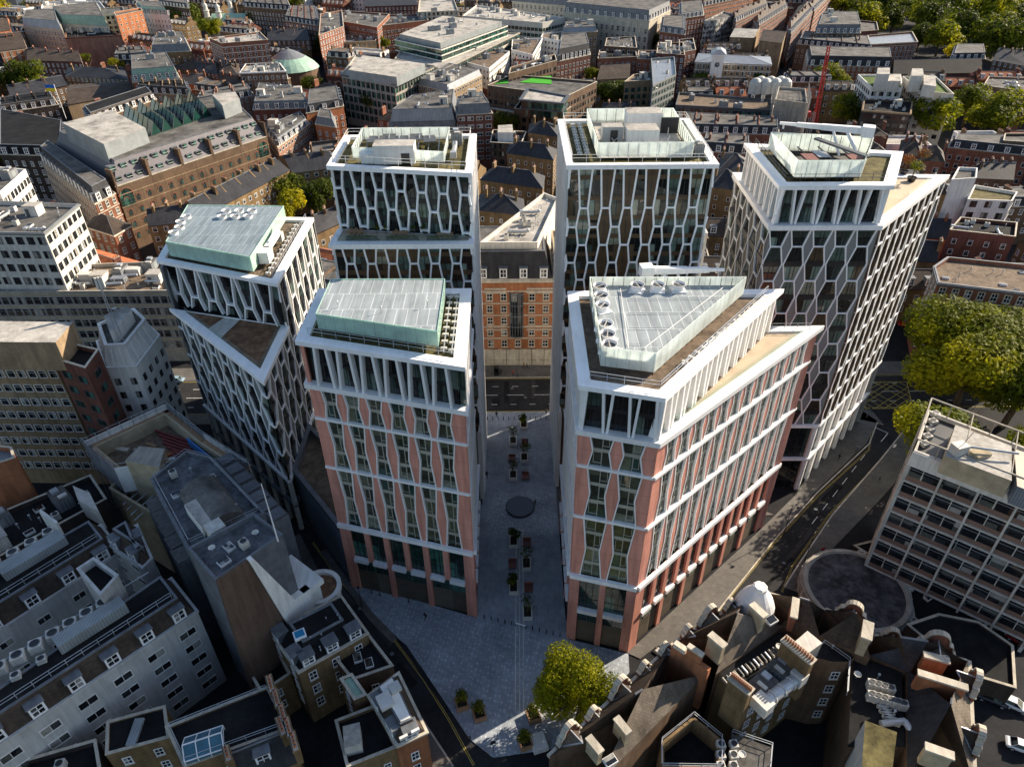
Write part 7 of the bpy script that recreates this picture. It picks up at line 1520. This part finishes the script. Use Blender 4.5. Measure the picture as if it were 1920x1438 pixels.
for i, (x, y, lab) in enumerate(((866, 1322, 'left one of two dark square planters in the front shade'), (899, 1342, 'right one of two dark square planters in the front shade'), (985, 1395, 'sunlit planter in front, left of the big tree'), (1000, 1345, 'planter tucked under the left side of the big plaza tree'))):
    q = P(x, y, PZ); t = thing('planter', 'dark timber '+lab, 'planter', (*q, PZ), 'dark timber planters at the front'); put(pl_dk, 'box', t, *q, PZ, .3)
    s_ = thing('planter_tree', 'loose shrub in the '+lab, 'shrub', (*q, PZ+.8)); put(trunk_mesh('trunk 1', 1, .035, 1), 'trunk', s_, *q, PZ+.8, i, (3.2,)*3); put(shrub_mesh('loose shrub', 700, 8, leafC, .085), 'crown', s_, q[0], q[1], PZ+2.6, i, (1.5, 1.5, 1.7))
q = P(1010, 1395, PZ); t = thing('seat_block', 'white stone seat block catching the sun left of the big plaza tree', 'seat', (*q, PZ)); mb = MB((*q, PZ)); mb.box((*q, PZ), 2.2, 2.6, .9, whitew, .3); mb.build('block', t)
def m_bench(mb):
    for i in range(6): mb.box((0, -.8+i*.32, .42), 1.5, .27, .07, redt)
    for x in (-.6, .6): mb.box((x, 0, 0), .1, 1.8, .42, dkgrey)
    mb.box((0, .9, .5), 1.5, .07, .4, redt); mb.box((0, .86, .84), 1.4, .06, .05, plain('orange_edge', (.7, .2, .05), .5, .1))
bme = proto('bench', m_bench)
for x, y, lab in ((960, 862, 'red timber seat on the left, behind the water table'), (985, 895, 'red timber seat on the right, just behind the water table'), (984, 833, 'red timber seat with people, far end of the corridor'), (988, 1020, 'red timber seat on the right, just in front of the water table'), (961, 1060, 'red timber seat on the left, middle of the front row'), (991, 1105, 'red timber seat on the right, nearest the bollards')):
    q = P(x, y, PZ); t = thing('bench', lab, 'bench', (*q, PZ), 'red timber seats between the planters'); put(bme, 'seat', t, *q, PZ)
q = P(975, 950, .4); wt_ = thing('water_table', 'round black water table with a raised rim in the middle of the corridor', 'fountain', (*q, PZ)); mb = MB((*q, PZ)); mb.lathe((*q, PZ), [(2.9, 0), (2.9, .42), (2.75, .45)], blackp, 40, blackp); mb.build('rim', wt_); mb = MB((*q, .6)); mb.lathe((*q, .59), [(2.7, 0), (2.7, .015)], plain('still_dark_water', (.006, .007, .009), .12, .1), 40); mb.build('water_film', wt_)
bol = proto('bollard', lambda mb: (mb.lathe((0, 0, 0), [(.09, 0), (.08, .9), (.1, .95), (.05, 1.02)], blackp, 8)))
def bollards(pts, lab, group):
    for x, y in pts: q = P(x, y, PZ); o = bpy.data.objects.new('bollard', bol); COL.objects.link(o); o.location = (*q, PZ); tag(o, lab, 'bollard', group)
bollards([(908+i*12.9, 1159+i*3.05) for i in range(12) if i not in (5, 6)], 'thin black bollard in the slanting row across the corridor mouth', 'bollards across the corridor mouth')
bollards([(914+i*10, 787) for i in range(13) if i not in (6, 7)], 'thin black bollard in the straight row at the main road end', 'bollards at the main road end')
bollards([(697, 1113), (713, 1117), (766, 1129)], 'thin black bollard along the foot of the left salmon tower', 'bollards by the left salmon tower')
rack = proto('bike rack', lambda mb: [mb.tube(*[(.4*cos(a), 0, .55+.3*sin(a)) for a in (pi*k/6, pi*(k+1)/6)], .035, steel, 5) for k in range(6)]+[mb.tube((s, 0, 0), (s, 0, .55), .035, steel, 5) for s in (-.4, .4)])
for i in range(9): q = P(772+i*6.1, 1200+i*8.9, PZ); o = bpy.data.objects.new('bike_rack', rack); COL.objects.link(o); o.location = (*q, PZ); o.rotation_euler = (0, 0, .4); tag(o, 'steel hoop bike rack in the row along the left edge of the plaza', 'bike rack', 'bike racks on the plaza')
q = P(976, 1176, PZ); t = thing('barrier', 'low white swing barrier closing the gap in the slanting bollard row', 'barrier', (*q, PZ)); mb = MB((*q, PZ)); mb.tube((q[0]-.9, q[1]+.3, 1), (q[0]+.9, q[1]-.3, 1), .09, white, 6); mb.build('bar', t)
for s in (-.9, .9): mb = MB(); mb.tube((q[0]+s, q[1]-s*.33, PZ), (q[0]+s, q[1]-s*.33, 1.1), .08, blackp, 6); mb.build('post', t)
# people
skin = plain('skin', (.45, .28, .2), .6, .1); hairm = plain('dark_hair', (.03, .02, .015), .7, .2)
cloth = {k: plain('cloth_'+k, c, .85, .2, 3) for k, c in (('black', (.015, .015, .018)), ('navy', (.02, .03, .07)), ('red', (.35, .03, .03)), ('tan', (.35, .22, .1)), ('white', (.6, .58, .55)), ('grey', (.14, .14, .15)), ('green', (.05, .09, .05)))}
def person_mesh(key, walk):
    if key in MESHES: return MESHES[key]
    w = .28 if walk else .02
    V = [(0, 0, .95), (0, 0, 1.18), (0, 0, 1.42), (0, .01, 1.54), (0, .02, 1.66), (0, .02, 1.75), (.1, 0, .9), (.11, -w*.6, .5), (.11, -w*1.1 if walk else 0, .07), (.11, -w*1.1-.16, .04), (-.1, 0, .9), (-.11, w*.4, .5), (-.11, w*1.3, .1), (-.11, w*1.3-.14, .04), (.2, 0, 1.4), (.26, w*.5, 1.14), (.27, -.02+w*.3, .9), (.27, -.06+w*.25, .78), (-.2, 0, 1.4), (-.26, -w*.5, 1.14), (-.27, -.05-w*.8, .93), (-.27, -.1-w*.9, .82)]
    E_ = [(0, 1), (1, 2), (2, 3), (3, 4), (4, 5), (0, 6), (6, 7), (7, 8), (8, 9), (0, 10), (10, 11), (11, 12), (12, 13), (2, 14), (14, 15), (15, 16), (16, 17), (2, 18), (18, 19), (19, 20), (20, 21)]
    Rr = [.15, .14, .15, .06, .1, .085, .09, .065, .05, .04, .09, .065, .05, .04, .075, .05, .04, .035, .075, .05, .04, .035]
    me = bpy.data.meshes.new(key); me.from_pydata(V, E_, []); o = bpy.data.objects.new(key, me); COL.objects.link(o)
    o.modifiers.new('skin', 'SKIN'); ly = me.skin_vertices[0].data
    for i, r in enumerate(Rr): ly[i].radius = (r*1.15, r)
    ly[0].use_root = True; sb_ = o.modifiers.new('sub', 'SUBSURF'); sb_.levels = 1; sb_.render_levels = 1
    dg = bpy.context.evaluated_depsgraph_get(); m2 = bpy.data.meshes.new_from_object(o.evaluated_get(dg)); bpy.data.objects.remove(o)
    m2.polygons.foreach_set('use_smooth', [True]*len(m2.polygons)); MESHES[key] = m2; return m2
def person(x, y, label, top='black', leg='black', walk=False, rz=0., z=PZ):
    q = P(x, y, z) if x > 200 or True else (x, y); me = person_mesh('walking' if walk else 'standing', walk).copy(); me.materials.clear()
    for m in (cloth[leg], cloth[top], skin): me.materials.append(m)
    for p in me.polygons: c = p.center; p.material_index = 0 if c.z < .93 and abs(c.x) < .2 else (2 if c.z > 1.5 or c.z < .87 else 1)
    o = bpy.data.objects.new('person', me); COL.objects.link(o); o.location = (*q, z); o.rotation_euler = (0, 0, rz); tag(o, label, 'person')
    h = MB(); h.lathe((0, .035, 1.66), [(.105, -.06), (.112, .03), (.09, .1), (.04, .13)], hairm, 10); hh = h.build('hair', o, Matrix()); return o
person(798, 1160, 'person in black striding across the plaza below the left salmon tower', 'black', 'black', True, 2.5)
person(881, 1392, 'person in dark clothes at the kerb near the bottom of the curving street', 'black', 'navy', False, 1)
person(931, 782, 'person in a dark coat at the main road end, left of the planters', 'black', 'black', False, 0)
person(1024, 777, 'person in grey at the main road end, right side', 'grey', 'black', False, 3)
person(913, 895, 'person walking close to the left wall of the corridor', 'black', 'navy', True, 0)
person(903, 946, 'person in dark clothes at the left wall beside the water table', 'navy', 'black', False, 1)
person(1003, 948, 'person standing at the right rim of the water table', 'black', 'grey', False, 4)
for x, y, l, tp, w_ in ((962, 704, 'person in red on the far pavement across the main road', 'red', True), (970, 706, 'person in grey on the far pavement beside the one in red', 'grey', False), (939, 702, 'person in black on the far pavement by the kiosk', 'black', False), (982, 690, 'person in tan close to the striped facade', 'tan', False), (988, 692, 'person in black close to the striped facade', 'black', True)): person(x, y, l, tp, 'navy', w_, x*.3)
person(981, 836, 'person in navy standing at the far red seat, left', 'navy', 'black', False, 2); person(989, 833, 'person in green standing at the far red seat, right', 'green', 'black', False, 5)
person(1572, 862, 'person on the pavement at the foot of the right lattice tower', 'black', 'black', True, 2); person(1647, 905, 'person in black on the pavement left of the office slab', 'black', 'grey', False, 1); person(1631, 772, 'person crossing at the yellow box junction', 'black', 'navy', True, 4); person(1623, 787, 'person waiting at the corner beneath the right lattice tower', 'grey', 'black', False, 1)
q = PY(876, 424, 105.2); person(876, 431, 'person in dark clothes at the right end of the furnished roof terrace', 'navy', 'black', False, 1, 56.72)
# vehicles
def car(x, y, x2, y2, label, col, kind='car', L=4.5, Wd=1.8, Ht=1.48, name='parked_car', z=.01):
    q, q2 = P(x, y, z), P(x2, y2, z); a = atan2(q2[1]-q[1], q2[0]-q[0]); t = thing(name, label, kind, (*q, z), None, a); I = Matrix()
    pm = plain('car_paint_'+label[:14].replace(' ', '_'), col, .25, .04); van = Ht > 1.8
    st = [(-L/2, .55, .72, .86), (-L/2+.25, .35, .85, .97), (-L*.2, .3, .92, 1), (L*.18, .3, .9, 1), (L/2-.5, .33, .78, .97), (L/2, .45, .62, .8)] if not van else [(-L/2, .35, Ht-.1, .95), (-L/2+.15, .3, Ht, 1), (L*.22, .3, Ht, 1), (L*.38, .3, 1.15, 1), (L/2, .4, .95, .88)]
    mb = MB(); n_ = 8
    def rg(x_, z0, z1, w): k = Wd/2*w; return [(x_, -k*.92, z0), (x_, -k, z0+.18), (x_, -k, z1-.14), (x_, -k*.88, z1), (x_, k*.88, z1), (x_, k, z1-.14), (x_, k, z0+.18), (x_, k*.92, z0)]
    rs = [rg(*s) for s in st]
    for A_, B_ in zip(rs, rs[1:]):
        for i in range(n_): mb.face((A_[i], B_[i], B_[(i+1) % n_], A_[(i+1) % n_]), pm)
    mb.face(rs[0], pm); mb.face(rs[-1][::-1], pm)
    if not van:
        k = Wd/2*.86; A_ = [(-L*.36, -k, .88), (L*.26, -k, .88), (L*.26, k, .88), (-L*.36, k, .88)]; k2 = k*.78; B_ = [(-L*.22, -k2, Ht), (L*.06, -k2, Ht), (L*.06, k2, Ht), (-L*.22, k2, Ht)]
    mb.build('body', t, I)
    if not van: 
        mb = MB(); mb.hexa(A_, B_, GK, pm); mb.build('windows', t, I); mb = MB(); mb.hexa([(p[0], p[1], Ht-.02) for p in B_], [(p[0]*.96, p[1]*.95, Ht+.05) for p in B_], pm)
        for i in range(4): mb.tube(A_[i], B_[i], .045, pm, 4)
        mb.build('car_roof', t, I)
    else: mb = MB(); mb.face([(L*.235, -Wd*.42, Ht-.05), (L*.375, -Wd*.42, 1.2), (L*.375, Wd*.42, 1.2), (L*.235, Wd*.42, Ht-.05)], GK); mb.build('windscreen', t, Matrix.Translation((.02, 0, .02)))
    wm = proto('car wheel', lambda mb: ([mb.hexa([(.32*cos(2*pi*i/12), -.11, .32*sin(2*pi*i/12)) for i in range(12)], [(.32*cos(2*pi*i/12), .11, .32*sin(2*pi*i/12)) for i in range(12)], blackp)]))
    rm_ = proto('car rim', lambda mb: mb.hexa([(.2*cos(2*pi*i/8), -.125, .2*sin(2*pi*i/8)) for i in range(8)], [(.2*cos(2*pi*i/8), .125, .2*sin(2*pi*i/8)) for i in range(8)], steel))
    for sx in (-.3, .31):
        for sy in (-1, 1): o = bpy.data.objects.new('wheel', wm); COL.objects.link(o); o.parent = t; o.location = (L*sx, sy*(Wd/2-.09), .32); o2 = bpy.data.objects.new('rim', rm_); COL.objects.link(o2); o2.parent = o
    for sy in (-1, 1): mb = MB(); mb.box((L/2-.05, sy*Wd*.34, .55), .12, .34, .14, acw); mb.build('headlight', t, I)
car(1905, 1172, 1890, 1158, 'pale silver car half hidden by the slab, topmost of the parked cars', (.50, .55, .60)); car(1912, 1204, 1895, 1194, 'red car beside the pale silver one, in deep shade', (.25, .015, .015))
car(1897, 1322, 1920, 1332, 'white saloon car parked below the flat garage roof', (.66, .68, .70)); car(1915, 1403, 1940, 1412, 'white car at the lower right edge, lowest of the parked cars', (.68, .68, .68)); car(1858, 1312, 1878, 1320, 'black car in the shadow beside the mansion block', (.02, .02, .025))
car(126, 872, 138, 852, 'pale grey van in the shaded yard below the tan slab', (.42, .46, .5), 'van', 5.4, 2.0, 2.3, 'delivery_van')
car(1694, 598, 1684, 640, 'red bus on the side street right of the right lattice tower', (.42, .02, .025), 'bus', 10.5, 2.5, 4.2, 'bus'); car(330, 716, 318, 716, 'pale blue car on the main road left of the prow tower', (.3, .42, .5)); car(1560, 352*0+756, 1590, 756, 'black taxi on the main road just behind the right lattice tower', (.02, .02, .02))
for x, y, lab, a in ((1606, 845, 'motorcycle parked at the kerb beneath the right lattice tower', .9),):
    q = P(x, y, .13); t = thing('motorcycle', lab, 'motorcycle', (*q, .13), None, a); I = Matrix()
    for sx in (-.65, .65): mb = MB(); mb.hexa([(sx+.3*cos(2*pi*i/12), -.06, .3+.3*sin(2*pi*i/12)) for i in range(12)], [(sx+.3*cos(2*pi*i/12), .06, .3+.3*sin(2*pi*i/12)) for i in range(12)], blackp); mb.build('wheel', t, I)
    mb = MB(); mb.hexa([(-.5, -.14, .35), (.4, -.14, .35), (.4, .14, .35), (-.5, .14, .35)], [(-.75, -.1, .8), (.3, -.1, .85), (.3, .1, .85), (-.75, .1, .8)], dkgrey); mb.build('body', t, I); mb = MB(); mb.tube((.5, -.35, 1), (.5, .35, 1), .03, steel, 5); mb.tube((.6, 0, .4), (.48, 0, 1), .04, steel, 5); mb.build('handlebar', t, I)
# street furniture
def lamp(x, y, h, lab, arm=0, az=0.):
    q = P(x, y, .12); t = thing('street_lamp', lab, 'street lamp', (*q, .12)); mb = MB((*q, .12)); mb.lathe((*q, .12), [(.13, 0), (.11, 1.2), (.07, 1.3), (.05, h)], blackp, 8); mb.build('post', t); e = (q[0]+arm*cos(az), q[1]+arm*sin(az), h+.1)
    if arm: mb = MB(); mb.tube((*q, h), e, .045, blackp, 5); mb.build('arm', t)
    mb = MB(); mb.lathe((e[0], e[1], e[2]-.1), [(.12, 0), (.26, .12), (.26, .3), (.08, .5)], blackp, 10); mb.build('lamp_head', t)
lamp(678.5, 1136, 5, 'black lamp post on the kerb corner left of the left salmon tower'); lamp(1509, 1051, 7.5, 'tall lamp post on the right street near the drum building', 1.2, .8); lamp(1470, 1000, 7.5, 'tall lamp post on the pavement below the wedge tower', 1.0, -.6); lamp(1090, 1380, 5, 'lamp post hidden beside the big plaza tree')
for x, y, lab, c_ in ((925, 1408, 'round black road sign on a post at the tip of the plaza', blackp), (1671, 852, 'small white square road sign on the right street', white), (1537, 1046, 'small red and white parking sign by the drum building', MATS['cloth_red'])):
    q = P(x, y, .1); t = thing('road_sign', lab, 'road sign', (*q, .1)); mb = MB((*q, .1)); mb.tube((*q, .1), (*q, 2.6), .04, dkgrey, 5); mb.build('post', t); mb = MB(); mb.box((q[0], q[1], 2.2), .75, .08, .75, c_, .3); mb.build('plate', t)
q = P(931, 702, .12); t = thing('kiosk', 'dark glazed phone kiosk on the far pavement of the main road', 'kiosk', (*q, .12)); mb = MB((*q, .12)); mb.box((*q, .12), 1.2, 1.2, 2.2, GK); mb.build('glazing', t); mb = MB((*q, 2.3)); mb.box((*q, 2.32), 1.35, 1.35, .18, blackp); mb.build('roof', t)
q = P(1238, 1222, .13); t = thing('cellar_hatch', 'framed pale hatch in the pavement at the corner of the wedge tower', 'hatch', (*q, .12)); mb = MB((*q, .12)); mb.box((*q, .12), 1.7, 1.9, .09, blackp, .75); mb.box((*q, .21), .9, 1.5, .05, acw, .75); mb.build('cover', t)
# facade cleaning cranes
def bmu(base, j0, j1, lab):
    t = thing('roof_crane', lab, 'crane', base); b_ = Vector(base); a, c_ = Vector(j0), Vector(j1); d = (c_-a).normalized(); m_ = a.lerp(c_, .22); s_ = Vector((-d.y, d.x, 0)).normalized()
    mb = MB(); 
    for k in (-1, 1):
        mb.tube(b_+s_*k*.6, m_+s_*k*.5-Vector((0, 0, .5)), .22, white, 6); mb.tube(b_+d*3.2+s_*k*.6, m_+d*2.2+s_*k*.5-Vector((0, 0, .5)), .16, white, 6)
    mb.build('mast', t); mb = MB()
    for sg in (0, 1, 2): 
        p0, p1 = a.lerp(c_, (0, .5, .78)[sg]), a.lerp(c_, (.52, .8, 1)[sg]); w_ = (.55, .42, .25)[sg]; up = Vector((0, 0, w_)); sd_ = s_*w_*.8
        mb.hexa([p0-sd_-up, p0+sd_-up, p0+sd_+up, p0-sd_+up], [p1-sd_-up*.8, p1+sd_-up*.8, p1+sd_+up*.8, p1-sd_+up*.8], white)
    mb.build('jib', t); mb = MB(); mb.box((a.x, a.y, a.z-.9), 1.9, 1.9, 1.7, white, atan2(d.y, d.x)); mb.build('counterweight', t); mb = MB()
    p0 = a.lerp(c_, .95); mb.tube(p0, p0-Vector((0, 0, .9)), .16, steel, 6); mb.build('pulley', t)
bmu((23.0, 94.4, 52.9), PY(1212, 507, 96.5), PY(1358, 506, 98), 'white telescopic roof crane standing behind the fan deck of the wedge shaped tower')
bmu((58.5, 117.5, 65.1), PY(1628, 246, 119.5), PY(1462, 231, 125), 'white telescopic roof crane behind the glass screen of the right lattice tower')
# terrace planting and furniture
for x, y, m_, lab in ((1693, 318, leafD, 'rust coloured roof garden tree next to the glass screen'), (1722, 306, leafD, 'reddest small roof garden tree in the far corner'), (1708, 330, leafC, 'olive roof garden shrub at the terrace edge')):
    q = P(x, y+10, 58.1); t = thing('roof_garden_tree', lab, 'tree', (*q, 58.1)); put(trunk_mesh('trunk 3', 1, .035, 3), 'trunk', t, *q, 58.1, 1, (3.6,)*3); put(shrub_mesh('airy crown '+m_.name, 500, 9, m_, .075), 'crown', t, *q, 61, 2, (1.7, 1.7, 1.5)); t2_ = thing('pot', 'dark round pot under the '+lab, 'pot', (*q, 58.1)); mb = MB((*q, 58.1)); mb.lathe((*q, 58.1), [(.6, 0), (.85, .8), (.78, .8), (.75, .6)], blackp, 14, soil); mb.build('bowl', t2_)
for i in range(3):
    c = lerp((-27, 105.6), (-7.6, 105.2), (i+.5)/3); t = thing('hedge', ('left', 'middle', 'right')[i]+' clipped hedge along the front rail of the furnished roof terrace', 'hedge', (*c, 56.7)); mb = MB((*c, 56.7)); mb.box((*c, 56.7), 5.2, .5, .35, dkgrey); mb.build('trough', t); put(shrub_mesh('hedge leaves', 500, 11, leafB, .12), 'foliage', t, *c, 57.3, 0, (2.9, .45, .55))
for i, x in enumerate((-21.6, -20.2, -15.6, -14.0)): c = (x, 107.0); t = thing('terrace_tree', 'small ball tree on the furnished roof terrace, number '+('one', 'two', 'three', 'four')[i]+' from the left', 'tree', (*c, 56.7)); put(trunk_mesh('trunk 0', 1, .035, 0), 'trunk', t, *c, 56.7, 1, (1.5,)*3); put(shrub_mesh('ball tree', 260, 12, leafB, .13), 'crown', t, *c, 58.3, i, (.65,)*3)
def m_table(mb):
    for i in range(4): mb.box((0, -.4+i*.27, .7), 2.6, .25, .06, timber)
    for sx in (-1.1, 1.1):
        for sy in (-.35, .35): mb.box((sx, sy, 0), .08, .08, .7, timber)
    for sx in (-.8, 0, .8):
        for sy in (-.85, .85): mb.box((sx, sy, .38), .45, .42, .06, timber); mb.box((sx, sy*1.22, .44), .45, .05, .4, timber); mb.box((sx, sy, 0), .35, .35, .38, timber)
tm = proto('dining table', m_table)
for x, y, lab in ((-25.2, 107.6, 'timber dining set at the left end of the furnished terrace'), (-17.8, 106.9, 'timber dining set in the middle of the furnished terrace'), (-10.5, 106.3, 'timber dining set at the right end of the furnished terrace')): t = thing('dining_set', lab, 'table', (x, y, 56.7)); put(tm, 'table', t, x, y, 56.72)
# red luffing crane far right
y_ = P(1527, 232, 12)[1]; a, c_ = PY(1527, 236, y_), PY(1554, 88, y_); t = thing('tower_crane', 'slender red luffing crane with a grey lattice mast beside the scaffolded building', 'crane', (a[0], a[1], 0)); mb = MB(); A_, C_ = Vector(a), Vector(c_); redc = plain('crane_red', (.45, .035, .025), .5, .1)
for dx, dz in ((-1, 0), (1, 0), (0, 1)): mb.tube(A_+Vector((dx, dz, 0)), C_+Vector((dx*.5, dz, 0)), .28, redc, 5)
for k in range(24): p0, p1 = A_.lerp(C_, k/24), A_.lerp(C_, (k+1)/24); mb.tube(p0+Vector((-1, 0, 0)), p1+Vector((1, 0, 0)), .12, redc, 4)
mb.build('jib', t); m0 = Vector((a[0]-2, a[1], 0)); m1 = Vector((a[0]-2, a[1], a[2]+6)); mb = MB()
for dx in (-.9, .9):
    for dy in (-.9, .9): mb.tube(m0+Vector((dx, dy, 0)), m1+Vector((dx, dy, 0)), .14, steel, 4)
for k in range(16): p0, p1 = m0.lerp(m1, k/16), m0.lerp(m1, (k+1)/16); mb.tube(p0+Vector((-.9, -.9, 0)), p1+Vector((.9, -.9, 0)), .09, steel, 4)
mb.build('mast', t); mb = MB(); mb.box((m1.x-3, m1.y, m1.z-2), 4, 2.5, 2.2, redc); mb.build('counterweight', t)
q = P(*ZP('A', 362, 640), 22); t = thing('flag', 'blue and yellow flag flying above the dark brick range at the left', 'flag', (*q, 20)); mb = MB((*q, 20)); mb.tube((*q, 20), (*q, 34), .12, white, 6); mb.build('pole', t); mb = MB()
for k in range(5):
    x0, x1, o0, o1 = q[0]-4+k*.8, q[0]-4+(k+1)*.8, .3*sin(k), .3*sin(k+1)
    for z0, z1, m_ in ((31.2, 32.5, plain('flag_yellow', (.75, .55, .03), .8, .05)), (32.5, 33.8, plain('flag_blue', (.02, .12, .45), .8, .05))): mb.hexa([(x0, q[1]+o0, z0), (x1, q[1]+o1, z0), (x1, q[1]+o1, z1), (x0, q[1]+o0, z1)], [(x0, q[1]+o0-.03, z0), (x1, q[1]+o1-.03, z0), (x1, q[1]+o1-.03, z1), (x0, q[1]+o0-.03, z1)], m_)
mb.build('cloth', t)
